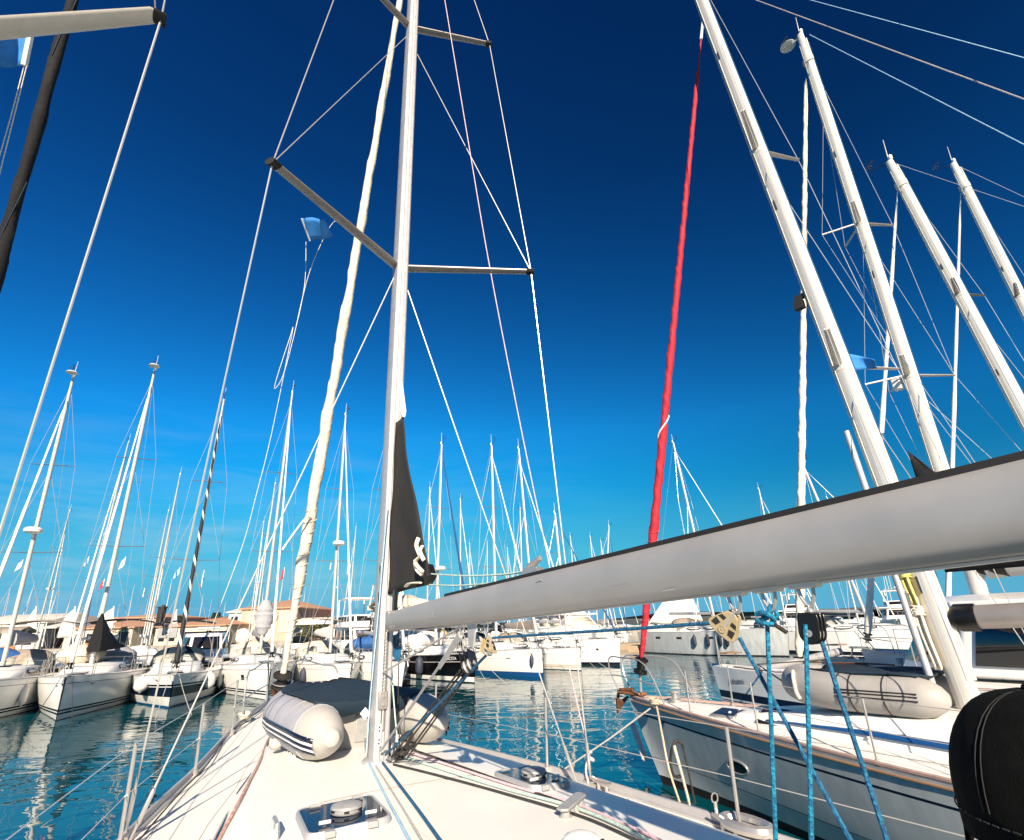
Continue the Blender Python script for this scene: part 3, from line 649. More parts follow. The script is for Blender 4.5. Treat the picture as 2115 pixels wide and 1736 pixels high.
for sg in (-1, 1):                                  # aluminium toe rail: an L section
    rr = []
    for y, b, z in RAIL:
        if y < -3.5: break
        x = sg * b; rr.append([(x - sg * .05, y, z), (x - sg * .05, y, z + .018), (x - sg * .022, y, z + .022), (x - sg * .016, y, z + .062), (x + sg * .004, y, z + .066), (x + sg * .012, y, z + .02), (x + sg * .012, y, z - .03)])
    part('toe_rail', MB().loft(rr, 0, True, True, False), 'alu', own, bevel=.004)
    part('rubbing_strake', MB().tube([(sg * (b + .012), y, z - .055) for y, b, z in RAIL if y > -3.5], .02, 6), 'greyp', own)
# cabin side windows: slim dark lenses let into the sloping side
for y0, y1 in ((.95, .35), (-.05, -.85)):
    gl = []
    for i in range(9):
        y = lerp(y0, y1, i / 8); w, h = cab_at(y); e = .017 * math.sin(PI * i / 8) ** .8 + .001; xm = -w * .905
        gl.append([(xm - e, y, deck_z(-xm + e, y) + .007), (xm + e, y, deck_z(-xm - e, y) + .007)])
    part('cabin_window', MB().sheet(gl), 'glass', own, solid=.006)
# hatches: rounded aluminium frame, smoked pane, dome vent, handles
def hatch(cx, cy, wx, wy, rot, ventoff):
    z = deck_z(cx, cy) + .012; R = Matrix.Rotation(rot, 3, 'Z')
    dzx = (deck_z(cx + .2, cy) - deck_z(cx - .2, cy)) / .4
    def rr(w, h, r, zz):
        out = []
        for qx, qy, a0 in ((1, 1, 0), (-1, 1, 90), (-1, -1, 180), (1, -1, 270)):
            for k in range(5):
                a = math.radians(a0 + 22.5 * k); p = R @ V(((w / 2 - r) * qx + r * math.cos(a), (h / 2 - r) * qy + r * math.sin(a), 0)); out.append((cx + p.x, cy + p.y, z + zz + dzx * p.x))
        return out
    fr_ = part('hatch', MB().loft([rr(wx, wy, .07, -.03), rr(wx, wy, .07, .012), rr(wx - .012, wy - .012, .065, .022), rr(wx - .036, wy - .036, .05, .022), rr(wx - .04, wy - .04, .05, .016)], caps=False), 'alu', own)
    part('pane', MB().loft([rr(wx - .038, wy - .038, .05, .010), rr(wx - .038, wy - .038, .05, .0195)]), 'glass', fr_)
    c = R @ V((ventoff, .0, 0)); c = V((cx + c.x, cy + c.y, z + .022 + dzx * c.x))
    v = part('vent', MB().lathe([(.085, 0), (.088, .008), (.081, .011), (.081, .019), (.088, .022), (.083, .034), (.058, .043), (.02, .046)], c, n=18), 'greyp', fr_)
    for k in range(6):
        a = k * PI / 3 + .3; part('vent_slot', MB().box(c + V((math.cos(a) * .081, math.sin(a) * .082, .015)), (.018, .026, .009), Matrix.Rotation(a, 3, 'Z')), 'rubber', v)
    for qx in (-.27, .27):
        p = R @ V((qx * wx * 1.0, -wy * .5 + .10, 0)); part('handle', MB().tube([V((cx + p.x, cy + p.y, z + .035 + dzx * p.x)) + (R @ V((e, 0, 0))) for e in (-.03, .03)], .009, 8), 'whitep', fr_)
        p = R @ V((qx * wx, wy * .5 - .07, 0)); part('handle', MB().tube([V((cx + p.x, cy + p.y, z + .033 + dzx * p.x)) + (R @ V((e, 0, 0))) for e in (-.03, .03)], .009, 8), 'greyp', fr_)
        p = R @ V((qx * wx * .9, -wy / 2 - .004, 0)); part('hinge', MB().box(V((cx + p.x, cy + p.y, z + .008 + dzx * p.x)), (.055, .03, .03), R), 'greyp', fr_, bevel=.005)
hatch(-.525, -1.11, .45, .50, math.radians(-2), .02)
hq = DK(1098, 1614); hatch(min(.80, hq.x), hq.y, .34, .50, math.radians(6), .02)
# low dome moulding, deck organiser with four sheaves
p = DK(1202, 1752); part('deck_dome', MB().lathe([(.10, -.02), (.097, .02), (.08, .045), (.045, .06), (.01, .064)], (p.x, p.y, deck_z(p.x, p.y)), n=20), 'whitep', own)
part('dome_opening', MB().ell((p.x + .062, p.y - .076, deck_z(p.x, p.y) + .022), (.04, .016, .02), 10, 6, 0, Matrix.Rotation(.7, 3, 'Z')), 'rubber', own)
p = DK(1183, 1680); oz = deck_z(p.x, p.y); org = V((p.x, p.y, oz)); odir = V((.83, .56, 0)).normalized()
mb = MB().prism([(-.15, -.035), (.15, -.035), (.17, 0), (.15, .035), (-.15, .035), (-.17, 0)], org + V((0, 0, .055)), odir, V((-odir.y, odir.x, 0)), .014)
orgo = part('deck_organiser', mb, 'greyp', own, bevel=.004)
for k in (-.11, -.037, .037, .11): part('sheave', MB().lathe([(.036, 0), (.036, .012), (.026, .02), (.026, .034), (.036, .044)], org + odir * k + V((0, 0, .002)), n=14), 'greyp', orgo)
# mast: aluminium section with a luff slot in its after face
SEC = [(0, .115), (.040, .105), (.064, .07), (.070, .02), (.068, -.05), (.060, -.100), (.046, -.112), (.020, -.114), (.018, -.085), (-.018, -.085), (-.020, -.114), (-.046, -.112), (-.060, -.100), (-.068, -.05), (-.070, .02), (-.064, .07), (-.040, .105)]
mfoot, mtop = V((0, .03, 1.49)), V((0, .22, 17.6))
tp = O(853, 0); mtop = mfoot.lerp(V((0, tp.y, tp.z)), (17.6 - 1.49) / (tp.z - 1.49))
def mast_pt(z): return mfoot.lerp(mtop, (z - mfoot.z) / (mtop.z - mfoot.z))
mast = part('mast', MB().loft([[mfoot + V((x, y, 0)) for x, y in SEC], [mast_pt(9) + V((x, y, 0)) for x, y in SEC], [mtop + V((x * .75, y * .75, 0)) for x, y in SEC]], smooth=True), 'alu', own, angle=30)
for z in (2.74, 2.98):
    c = mast_pt(z); part('halyard_exit', MB().prism([(.013 * math.cos(a), .045 * math.sin(a)) for a in [2 * PI * k / 12 for k in range(12)]], c + V((-.068, -.055, 0)), (0, 1, 0), (0, 0, 1), .006), 'rubber', mast)
    part('exit_plate', MB().prism([(.020 * math.cos(a), .062 * math.sin(a)) for a in [2 * PI * k / 12 for k in range(12)]], c + V((-.067, -.055, 0)), (0, 1, 0), (0, 0, 1), .005), 'steel', mast)
c = mast_pt(2.35); part('furling_rod', MB().tube([mast_pt(1.75) + V((0, -.10, 0)), mast_pt(2.48) + V((0, -.10, 0))], .012, 8), 'steel', mast)
for k in range(16): part('rack_tooth', MB().box(mast_pt(2.02 + k * .026) + V((-.010, -.112, 0)), (.014, .014, .010)), 'greyp', mast)
br = part('mast_bracket', MB().box(mast_pt(1.96) + V((-.012, -.120, 0)), (.07, .03, .13)), 'spreader', mast, bevel=.006)
for e in (-.03, .03): part('bolt', MB().lathe([(.012, 0), (.012, .01)], mast_pt(1.96 + e) + V((-.012, -.136, 0)), (0, -1, 0), 8), 'steel', br)
br = part('mast_plate', MB().box(mast_pt(1.72) + V((-.03, -.116, 0)), (.035, .014, .15)), 'whitep', mast)
for e in (-.055, -.03, .03, .055): part('bolt', MB().lathe([(.007, 0), (.007, .006)], mast_pt(1.72 + e) + V((-.03, -.124, 0)), (0, -1, 0), 8), 'rubber', br)
part('mast_collar', MB().lathe([(.118, -.01), (.115, .015), (.095, .03)], (mfoot.x, mfoot.y, deck_z(0, 0) + .006), n=20), 'alu', own)
# spreaders and standing rigging, both sides
sp1, sp2 = mast_pt(6.25), mast_pt(10.4)
tS1, tP1 = D(1097, 562, 6.12), D(563, 337, 5.95); tS2 = D(1011, 92, 10.15); tP2 = V((-tS2.x, tS2.y, tS2.z + .1))
for root_, tip, ch_ in ((sp1, tS1, .10), (sp1, tP1, .10), (sp2, tS2, .085), (sp2, tP2, .085)):
    s_ = part('spreader', MB().tube([root_ + V((.06 if tip.x > 0 else -.06, -.02, 0)), tip], [ch_ * .62, ch_ * .42], 10, ell=(.42, 1)), 'spreader', mast)
    part('spreader_tip', MB().tube([tip - (tip - root_).normalized() * .05, tip + (tip - root_).normalized() * .03], .046, 8, ell=(.6, 1.1)), 'rubber', s_)
chP, chS = V((-1.72, -.30, 1.22)), V((1.72, -.42, 1.21))
q = D(205, 1736, 1.25); chP = V((-1.60, q.y, 1.23)) if q.x < -1.7 else q
q = O(1230, 1600, 1.70)
def shroud(a, b, r, nm='shroud', tb=True):
    part(nm, MB().tube([a, b], r, 6), 'wire', own)
    if tb:
        d = (V(b) - V(a)).normalized(); a = V(a)
        part('turnbuckle', MB().tube([a, a + d * .10, a + d * .12, a + d * .30, a + d * .32, a + d * .42], [.009, .009, .014, .014, .008, .008], 8), 'steel', own)
shroud(chP, tP1, .0070); shroud(tP1, tP2, .0055, tb=False); shroud(chP + V((.03, -.16, 0)), mast_pt(6.12) + V((-.06, .0, 0)), .0062); shroud(tP1, mast_pt(10.2) + V((-.06, 0, 0)), .004, tb=False)
shroud(chS, tS1, .0070); shroud(tS1, tS2, .0060, tb=False); shroud(chS + V((-.10, .06, .0)), mast_pt(6.0) + V((.06, -.05, 0)), .0062); shroud(tS1, mast_pt(9.95) + V((.06, -.02, 0)), .0050, tb=False)
shroud(tS2, mast_pt(15.5), .0055, tb=False); shroud(tP2, mast_pt(15.5), .0055, tb=False)
for c, sg in ((chP, -1), (chS, 1)): part('chainplate', MB().box(c + V((0, 0, -.03)), (.05, .16, .12)).box(c + V((sg * .02, -.02, -.09)), (.03, .22, .03)), 'steel', own, bevel=.006)
# furled headsail
fb_, ft_ = O(578, 1432), O(826, 0); ft_ = fb_ + (ft_ - fb_) * 1.35; fb_.x = ft_.x = 0
pts, rs = [], []
for i in range(61):
    k = i / 60; p = fb_.lerp(ft_, k); lump = 1 + .07 * math.sin(i * 1.9) + .06 * math.sin(i * .83 + 1)
    r = (.012 if k < .012 else lerp(.05, .115, min(1, (k - .012) / .16)) if k < .17 else lerp(.115, .058, (k - .17) / .55) if k < .72 else lerp(.058, .03, (k - .72) / .28)) * lump * .84
    pts.append(p + V((.006 * math.sin(i * 1.3), .006 * math.cos(i * 1.1), 0))); rs.append(r)
hd = part('furled_headsail', furl(pts, rs, 24, 26, .16, 3, 320), 'sailcream', own)
wr_ = []; dd = (ft_ - fb_).normalized(); e1 = dd.orthogonal().normalized(); e2 = dd.cross(e1)
for i in range(150):
    k = .025 + .17 * i / 149; f = k * 60; j = int(f); r = lerp(rs[j], rs[j + 1], f - j) * 1.05; a = i * .62; wr_.append(vl(pts[j], pts[j + 1], f - j) + e1 * r * math.cos(a) + e2 * r * math.sin(a))
part('sheet_wraps', MB().tube(wr_, .0045, 5), 'beigecloth', hd)
part('clew_tail', MB().tube(smoothpts([pts[11] + V((0, -.1, 0)), pts[11] + V((-.1, -.16, -.02)), pts[10] + V((-.28, -.1, -.1)), pts[10] + V((-.36, -.08, -.26))]), .016, 6), 'sailcream', hd)
part('furler_drum', MB().lathe([(.06, 0), (.15, .01), (.15, .035), (.08, .06), (.08, .16), (.15, .185), (.15, .21), (.05, .24)], fb_ + dd * .10, dd, 18), 'rubber', own)
part('furler_guard', MB().tube([fb_ + dd * .2 + e1 * .17 * math.cos(a) + e2 * .17 * math.sin(a) for a in [2 * PI * k / 14 for k in range(14)]], .008, 6, closed=True), 'steel', own)
part('anchor_roller', MB().box((0, 5.95, 1.42), (.16, .6, .05)).tube([(0, 6.2, 1.40), (.0, 6.32, 1.2), (.02, 6.15, 1.06)], .03, 8), 'steel', own)
part('anchor', MB().prism([(0, .12), (.10, -.16), (0, -.10), (-.10, -.16)], (0, 6.20, 1.50), (1, 0, 0), (0, .7, -.7), .025), 'rust', own)
# furled mainsail coming out of the mast slot
pl = [O(832, 858), O(838, 930), O(848, 990), O(862, 1060), O(877, 1125), O(887, 1175), O(889, 1203)]
for p in pl: p.x = 0
cl = O(886, 1206); tack = O(812, 1226); cl.x = tack.x = 0
g = []
zs_ = [p.z for p in pl]; NB = 24
for i in range(NB + 1):
    z = lerp(tack.z, pl[0].z, i / NB) ; 
    zz = max(z, pl[-1].z)
    for a, b in zip(pl, pl[1:]):
        if a.z >= zz >= b.z: leech = lerp(a.y, b.y, (a.z - zz) / (a.z - b.z)); break
    row = []
    for j in range(13):
        u = j / 12; y0 = mast_pt(z).y - .06; y = lerp(y0, min(leech, y0 - .01), u); zj = lerp(z, max(z, lerp(tack.z, cl.z, u) + (z - tack.z) * .94), 1)
        row.append((.014 * math.sin(u * 9 + i * .5) * (1 - i / NB) + .02 * math.sin(u * 3.1), y, zj))
    g.append(row)
ms = part('furled_mainsail', MB().sheet(g), 'sailblack', own, solid=.012)
part('sail_leech', MB().tube([O(829, 790) + V((0, 0, 0)), O(833, 850), O(834, 862)], [.012, .03, .012], 6, ell=(.4, 1)), 'sailwhite', own)
part('clew_patch', MB().tube([O(886, 1168), O(889, 1190), O(885, 1208)], [.035, .05, .03], 8, ell=(.5, 1)), 'blackp', own)
for i, (a, b) in enumerate((((872, 1112), (876, 1150)), ((880, 1128), (884, 1158)), ((866, 1158), (882, 1182)), ((873, 1175), (880, 1188)), ((846, 1212), (876, 1204)), ((876, 1150), (868, 1176)))):
    a, b = O(*a), O(*b); a.x = b.x = -.03; part('clew_strap', MB().tube(smoothpts([a, vl(a, b, .5) + V((-.02, .01, .01)), b]), .017, 6, ell=(.4, 1)), 'sailcream', own)
part('tack_fitting', MB().box(O(816, 1240) + V((0, 0, 0)), (.03, .05, .16)), 'blackp', own)
# boom
bg_, be_ = V((0, -.20, 2.545)), O(2115, 1051); be_.x = 0; bd = (be_ - bg_).normalized(); bend = bg_ + bd * 6.2; bu = V((1, 0, 0)).cross(bd); bu = bu if bu.z > 0 else -bu
BSEC = [(.0, .100), (.030, .098), (.052, .080), (.062, .035), (.064, -.02), (.056, -.065), (.036, -.092), (0, -.100), (-.036, -.092), (-.056, -.065), (-.064, -.02), (-.062, .035), (-.052, .080), (-.030, .098)]
def bpt(s, x=0, w=0): return bg_ + bd * s + V((x, 0, 0)) + bu * w
kz = .92
boom = part('boom', MB().loft([[bpt(s, x, w * kz * (.78 + .22 * min(1, s / 1.2))) for x, w in BSEC] for s in (0, .4, .8, 1.2, 3, 6.2)]), 'boom', own, angle=50)
part('sail_track', MB().loft([[bpt(s, x, w) for x, w in ((-.032, .085), (.032, .085), (.030, .106), (-.030, .106))] for s in (1.15, 6.2)], smooth=False), 'rubber', boom)
part('boom_end_fitting', MB().box(bpt(-.02), (.10, .05, .16), Matrix.Rotation(math.atan2(bd.z, -bd.y), 3, 'X')).box(bpt(-.07), (.05, .10, .07)), 'spreader', boom, bevel=.012)
part('boom_slot', MB().loft([[bpt(s_, x, w) for x, w in ((-.012, -.090), (.012, -.090), (.012, -.096), (-.012, -.096))] for s_ in (.5, 6.2)], smooth=False), 'spreaderw', boom)
for s_ in (.10, .16, .22):
    for w_ in (-.05, .0, .05): part('rivet', MB().lathe([(.0065, 0), (.006, .002), (.003, .004)], bpt(s_, -.060, w_), (-1, 0, 0), 8), 'steel', boom)
for s_, w_, l_, h_ in ((.42, .045, .020, .05), (1.02, -.015, .035, .045), (2.35, .055, .05, .010), (2.92, -.02, .09, .006), (3.15, -.065, .06, .006)):
    part('scuff', MB().prism([(-l_ / 2, -h_ / 2), (l_ / 2, -h_ / 4), (l_ / 2, h_ / 2), (-l_ / 3, h_ / 3)], bpt(s_, -.0632 if abs(w_) < .05 else -.0600, w_), bd, bu, .002), 'greyp', boom)
def hanger(s):
    b = part('boom_bail', MB().prism([(-.052, 0), (.052, 0), (.036, -.016), (-.036, -.016)], bpt(s, 0, -.088), bd, bu, .035), 'spreaderw', boom, bevel=.003)
    part('bail_ring', MB().tube(smoothpts([bpt(s - .022, 0, -.100), bpt(s - .018, 0, -.125), bpt(s - .005, 0, -.150), bpt(s + .005, 0, -.150), bpt(s + .018, 0, -.125), bpt(s + .022, 0, -.100)], 4), .0052, 7), 'steel', b); return bpt(s, 0, -.147)
def s_at(px, py): p = O(px, py); return (p - bg_).dot(bd)
sB, sK, sKb = s_at(1517, 1238), s_at(1587, 1228), s_at(1664, 1218); sA, sV = s_at(1004, 1290), s_at(955, 1300)
hB, hK, hKb, hA, hV = [hanger(s) for s in (sB, sK, sKb, sA, sV)]
part('outhaul_car', MB().prism([(-.10, 0), (.10, 0), (.06, .035), (-.05, .045)], bpt(s_at(1100, 1192), 0, .095), bd, bu, .04).tube([bpt(s_at(1095, 1190), 0, .14), bpt(s_at(1118, 1190), 0, .17)], [.02, .012], 8), 'steel', boom)
# rigid vang
part('vang_strut', MB().tube([hV + V((0, 0, .05)), mast_pt(2.16) + V((-.02, -.12, 0))], .008, 6), 'ropegrey', own)
part('vang_strut', MB().tube([hV + V((0, .03, .0)), vl(hV, mast_pt(1.58), .22)], [.03, .022], 6, ell=(1, .5)).tube([vl(hV, mast_pt(1.60), .2), mast_pt(1.62) + V((-.02, -.15, 0))], .009, 6), 'greyp', own)
part('boom_preventer_plate', MB().prism([(-.05, 0), (.07, 0), (.02, -.14), (-.04, -.12)], bpt(sV + .13, 0, -.085), bd, bu, .01), 'alu', boom)
# pulpit, stanchions, lifelines, mooring cleats
for sg in (-1, 1):
    pp = [(sg * .62, 4.35, 1.32), (sg * .62, 4.42, 1.90), (sg * .50, 4.85, 1.97), (sg * .26, 5.6, 2.02), (sg * .20, 5.72, 1.9), (sg * .17, 5.72, 1.42)]
    part('pulpit', MB().tube(smoothpts(pp, 5), .0125, 8), 'steel', own)
    part('pulpit_rail', MB().tube([(sg * .62, 4.38, 1.62), (sg * .42, 5.0, 1.66), (sg * .18, 5.7, 1.68)], .010, 6), 'steel', own)
    tops = [V((sg * .62, 4.42, 1.90))]
    for y in (3.59, 1.82, .10, -1.75, -3.5):
        b, z = rail_at(y); x = b - .035; hgt = .62
        part('stanchion', MB().tube([(sg * x, y, z), (sg * (x + .015), y, z + hgt)], .0125, 8).lathe([(.028, 0), (.028, .06), (.018, .07)], (sg * x, y, z), n=10), 'steel', own); tops.append(V((sg * (x + .015), y, z + hgt)))
    part('lifeline', MB().tube(tops, .003, 5), 'wire', own); part('lifeline', MB().tube([p - V((0, 0, .30)) for p in tops], .003, 5), 'wire', own)
for x, y, sg in ((1.97, -1.72, 1), (1.72, -.62, 1), (-.55, 4.3, -1), (1.10, 2.0, 1)):
    b, z = rail_at(y); p = V((sg * (b - .10), y, z + .02)); part('cleat', MB().tube([p + V((0, .13, .07)), p + V((0, .06, .055)), p + V((0, -.06, .055)), p + V((0, -.13, .07))], [.010, .016, .016, .010], 8).tube([p + V((0, .05, 0)), p + V((0, .05, .05))], .014, 8).tube([p + V((0, -.05, 0)), p + V((0, -.05, .05))], .014, 8), 'steel', own)
p = V((1.93, -1.80, 1.17)); part('mooring_chock', MB().tube([p + V((.09 * math.cos(a), .17 * math.sin(a), .06)) for a in [2 * PI * k / 16 for k in range(16)]], .035, 8, closed=True), 'steel', own)
part('chock_opening', MB().lathe([(.085, 0), (.085, .012)], p + V((0, 0, .03)), n=14), 'rubber', own)
for px, py, z in ((1300, 1708, 1.24), (1482, 1692, 1.22)):
    q = D(px, py, z); part('padeye', MB().tube([q, q + V((0, 0, .10))], .012, 6).tube([q + V((.03 * math.cos(a), 0, .12 + .03 * math.sin(a))) for a in [2 * PI * k / 10 for k in range(10)]], .005, 5, closed=True), 'steel', own)
for px, py, z in ((437, 1720, 1.46), (566, 1718, 1.49)):
    q = D(px, py, z); zz = deck_z(q.x, q.y); part('fairlead', MB().tube([(q.x, q.y + .05, zz), (q.x, q.y + .04, zz + .06), (q.x, q.y - .10, zz + .06), (q.x, q.y - .12, zz)], .012, 6), 'steel', own)
# tender on the foredeck
dg_ = empty('inflatable_dinghy', OF @ V((.0, 1.57, 1.47)), orz + math.radians(5.5), 'white and grey inflatable dinghy with navy cover on the foreground foredeck', 'dinghy')
def T(x, y, z): return V((x, y, z))                 # dinghy frame: origin (.18,1.5,1.47) of the boat
def tube_path(sg):
    return [(sg * .48, -1.05), (sg * .485, -.9), (sg * .49, -.5), (sg * .49, -.2), (sg * .46, .15), (sg * .36, .45), (sg * .20, .66), (0, .72)]
for sg in (-1, 1):
    c = tube_path(sg); pts = smoothpts([V((x, y, .235 + .10 * max(0, (y - .2)) ** 1.5)) for x, y in c], 6)
    mb = MB().tube(pts, [.205] * len(pts), 22, 0)
    tb = part('side_tube', mb, 'hypalon', dg_)
    n0 = V((sg * .48, -.97, .235)); dn = V((0, -1, 0))
    part('tube_cone', MB().lathe([(.2065, -.24), (.2075, -.02), (.202, .07), (.182, .19), (.147, .30), (.102, .39), (.066, .435), (.060, .455), (.05, .465), (.0, .47)], n0, dn, 26), 'hypnose', tb)
    part('cone_seam', MB().tube([n0 + V((.2085 * math.cos(a), .24, .2085 * math.sin(a))) for a in [2 * PI * k / 24 for k in range(24)]], .005, 5, closed=True), 'hypgrey', tb)
    for y in (-.42, -.02): part('tube_seam', MB().tube([V((sg * .49 + .2075 * math.cos(a), y, .235 + .2075 * math.sin(a))) for a in [lerp(.1 if sg > 0 else .6, PI - (.6 if sg > 0 else .1), k / 12) for k in range(13)]], .005, 5), 'grey', tb)
    for j, (za, zb, mm) in enumerate(((.03, .062, 'navy'), (.008, .024, 'flagwhite'), (-.016, .004, 'navy'), (-.034, -.02, 'flagwhite'), (-.055, -.038, 'navy'))):
        g = []
        for i in range(13):
            y = lerp(-1.33, .25, i / 12); rr = .2100 if y > -.97 else .2100 * (1 - ((-.97 - y) / .47) ** 2 * .72); row = []
            for zz in (za, zb):
                zz2 = zz - .03
                cxx = next((lerp(p[0], q[0], (y - p[1]) / (q[1] - p[1])) for p, q in zip(tube_path(1), tube_path(1)[1:]) if p[1] <= y <= q[1]), .48)
                row.append((sg * (cxx + math.sqrt(max(.001, rr * rr - zz2 * zz2)) + .002), y, .235 + zz2 - (.02 * max(0, -1.0 - y) / .2)))
            g.append(row)
        part('stripe', MB().sheet(g), mm, tb, solid=.004)
part('transom', MB().prism([(-.29, .02), (.29, .02), (.31, .20), (.29, .37), (.12, .40), (-.12, .40), (-.29, .37), (-.31, .20)], (0, -.88, 0), (1, 0, 0), (0, 0, 1), .04), 'hypgrey', dg_)
part('transom_plate', MB().prism([(-.09, -.11), (.09, -.11), (.09, .11), (-.09, .11)], (-.02, -.905, .20), (1, 0, 0), (0, 0, 1), .015), 'greyp', dg_, bevel=.01)
g = []
for i in range(13):
    v = i / 12; y = lerp(-1.0, .67, v); w = .52 if y < .05 else .52 * math.sqrt(max(.02, 1 - ((y - .05) / .70) ** 2)); row = []
    for j in range(17):
        u = j / 8 - 1; z = .452 + .115 * max(0, y - .15) ** 1.5 - .030 * (1 - u * u) + .005 * math.sin(j * 2.1 + i * .4)
        row.append((u * w, y, z))
    g.append(row)
drop = [[V(p) + V((0, -.015, -.10 + .02 * math.sin(k * 1.3))) for k, p in enumerate(g[0])]]
part('dinghy_cover', MB().sheet(drop + g), 'navycloth', dg_, solid=.012)
part('floor', MB().box((0, 0, .06), (.7, 1.4, .04)), 'hypgrey', dg_)
for x, y, z in ((-.56, -.66, .06), (-.54, -.50, .05), (-.57, -.80, .04)):
    part('lashing', MB().tube(smoothpts([(x, y, z + .05), (x - .03, y - .06, z - .04), (x + .04, y - .10, z - .07), (x - .02, y - .20, z - .06), (x + .01, y - .28, z - .08)], 4), .014, 6), 'ropecream', dg_)
part('painter_eye', MB().ell((-.67, -.50, .10), (.06, .05, .05), 8, 6), 'hypnose', dg_)

# ------------------------------------------------------------------ ropes and blocks of our boat
def rope(label, pts, r, m, cat='rope', group=None, n=7, smooth=True, fr=OF, name='rope'):
    return single(name, MB().tube(smoothpts(pts, 5) if smooth and len(pts) > 2 else pts, r, n), m, label, cat, group, fr)
def block_triangular(label, top, c, tilt, s, facing, hook):
    """cheek plate with four windows, sheave under it, shackle on top; c is the sheave centre, in the boat frame"""
    root = empty('pulley_block', OF @ c, orz, label, 'pulley block', 'blocks hanging under the boom')
    top = top - c; dirw = top.normalized(); fx = V(facing).normalized(); u = dirw.cross(fx).normalized(); fx = u.cross(dirw).normalized()
    def pl(x, y, d=0): return u * x * s + dirw * y * s + fx * d * s
    out = [(-.10, 1.02), (.10, 1.02), (.30, .92), (.78, -.04), (.74, -.20), (.52, -.30), (.16, -.34), (-.16, -.34), (-.52, -.30), (-.74, -.20), (-.78, -.04), (-.30, .92)]
    holes = [[(-.42, .62), (-.16, .62), (-.18, .42), (-.52, .42)], [(-.56, .30), (-.24, .22), (-.34, -.06), (-.62, -.06)], [(.42, .62), (.16, .62), (.18, .42), (.52, .42)], [(.56, .30), (.24, .22), (.34, -.06), (.62, -.06)]]
    for sg in (-1, 1):
        ch = part('cheek', MB().prism([(x * s, y * s) for x, y in out], fx * sg * .26 * s, u, dirw, .09 * s), 'beige', root, bevel=.035 * s)
        for h in holes: part('cheek_window', MB().prism([(x * s, y * s) for x, y in h], fx * sg * .312 * s, u, dirw, .012 * s), 'rubber', ch)
        part('cheek_strap', MB().prism([(-.07 * s, .1 * s), (.07 * s, .1 * s), (.07 * s, 1.06 * s), (-.07 * s, 1.06 * s)], fx * sg * .33 * s, u, dirw, .04 * s), 'greyp', ch, bevel=.01 * s)
        part('axle', MB().lathe([(.20 * s, 0), (.20 * s, .05 * s), (.15 * s, .06 * s), (.14 * s, .03 * s), (.08 * s, .03 * s), (.06 * s, .06 * s)], fx * sg * .30 * s, fx * sg, 14), 'beige', ch)
    part('sheave', MB().lathe([(.40 * s, -.17 * s), (.40 * s, -.13 * s), (.33 * s, -.04 * s), (.33 * s, .04 * s), (.40 * s, .13 * s), (.40 * s, .17 * s)], V((0, 0, 0)) - dirw * .08 * s, fx, 20), 'greyp', root)
    hk = hook - c; a = dirw * 1.0 * s
    part('shackle', MB().tube(smoothpts([a - u * .10 * s, a - u * .13 * s + dirw * .2 * s, vl(a, hk, .8) - u * .1 * s, hk, vl(a, hk, .8) + u * .1 * s, a + u * .13 * s + dirw * .2 * s, a + u * .10 * s], 4), .055 * s, 7).tube([a - u * .2 * s, a + u * .2 * s], .06 * s, 7), 'steel', root)
    return root
vB = V((-1, -.35, .05))
bc1 = O(1500, 1297); bc1.x = -.01
block_triangular('beige triangular pulley block hung midway along the boom, right of the red furled sail', hB, bc1, 0, .060, (-.86, -.5, 0), hB + V((0, 0, .004)))
bc2 = O(1012, 1342); bc2.x = -.01
block_triangular('weathered beige pulley block under the mast end of the boom, edge-on', hA, bc2, 0, .066, (-.35, .93, 0), hA + V((0, 0, .004)))
# black block: two rounded cheeks
def block_black(label, c, hook, s, facing, group='blocks hanging under the boom'):
    root = empty('pulley_block', OF @ c, orz, label, 'pulley block', group); hk = hook - c; w = hk.normalized(); fx = V(facing).normalized(); u = w.cross(fx).normalized(); fx = u.cross(w)
    out = [(-.55 + .0, .75), (.55, .75), (.62, .5), (.62, -.35)] + [(.62 * math.cos(a), -.35 + .62 * math.sin(a)) for a in [-PI * k / 8 for k in range(1, 8)]] + [(-.62, -.35), (-.62, .5)]
    for sg in (-1, 0, 1):
        ch = part('cheek', MB().prism([(x * s, y * s) for x, y in out], fx * sg * .40 * s, u, w, .10 * s), 'blackp', root, bevel=.05 * s)
        if sg: part('axle', MB().lathe([(.20 * s, 0), (.20 * s, .05 * s), (.10 * s, .07 * s), (.05 * s, .03 * s)], fx * sg * .45 * s - w * .35 * s, fx * sg, 14), 'steel', ch)
    for sg in (-.5, .5): part('sheave', MB().lathe([(.50 * s, -.14 * s), (.50 * s, -.1 * s), (.42 * s, 0), (.50 * s, .1 * s), (.50 * s, .14 * s)], fx * sg * .4 * s - w * .35 * s, fx, 18), 'greyp', root)
    part('block_head', MB().lathe([(.16 * s, 0), (.22 * s, .08 * s), (.20 * s, .22 * s), (.1 * s, .3 * s)], w * .76 * s, w, 10), 'steel', root)
    part('shackle', MB().tube(smoothpts([w * .95 * s - fx * .16 * s, vl(w * s, hk, .5) - fx * .16 * s, vl(w * s, hk, .9) - fx * .12 * s, hk, vl(w * s, hk, .9) + fx * .12 * s, vl(w * s, hk, .5) + fx * .16 * s, w * .95 * s + fx * .16 * s], 4), .05 * s, 7), 'steel', root)
    return root
bc3 = O(1677, 1295); bc3.x = 0
block_black('large black double pulley block under the boom, blue ropes either side', bc3, hKb, .045, (-.9, -.1, 0))
bc4 = O(968, 1366); bc4.x = 0
block_black('black vang block above the mast foot, black lines running down from it', bc4, hV, .072, (-.5, .85, 0))
def to_deck(px, py, off, zend):                    # rope continues along the sight-plane line until it reaches zend
    return O(px, py, off)
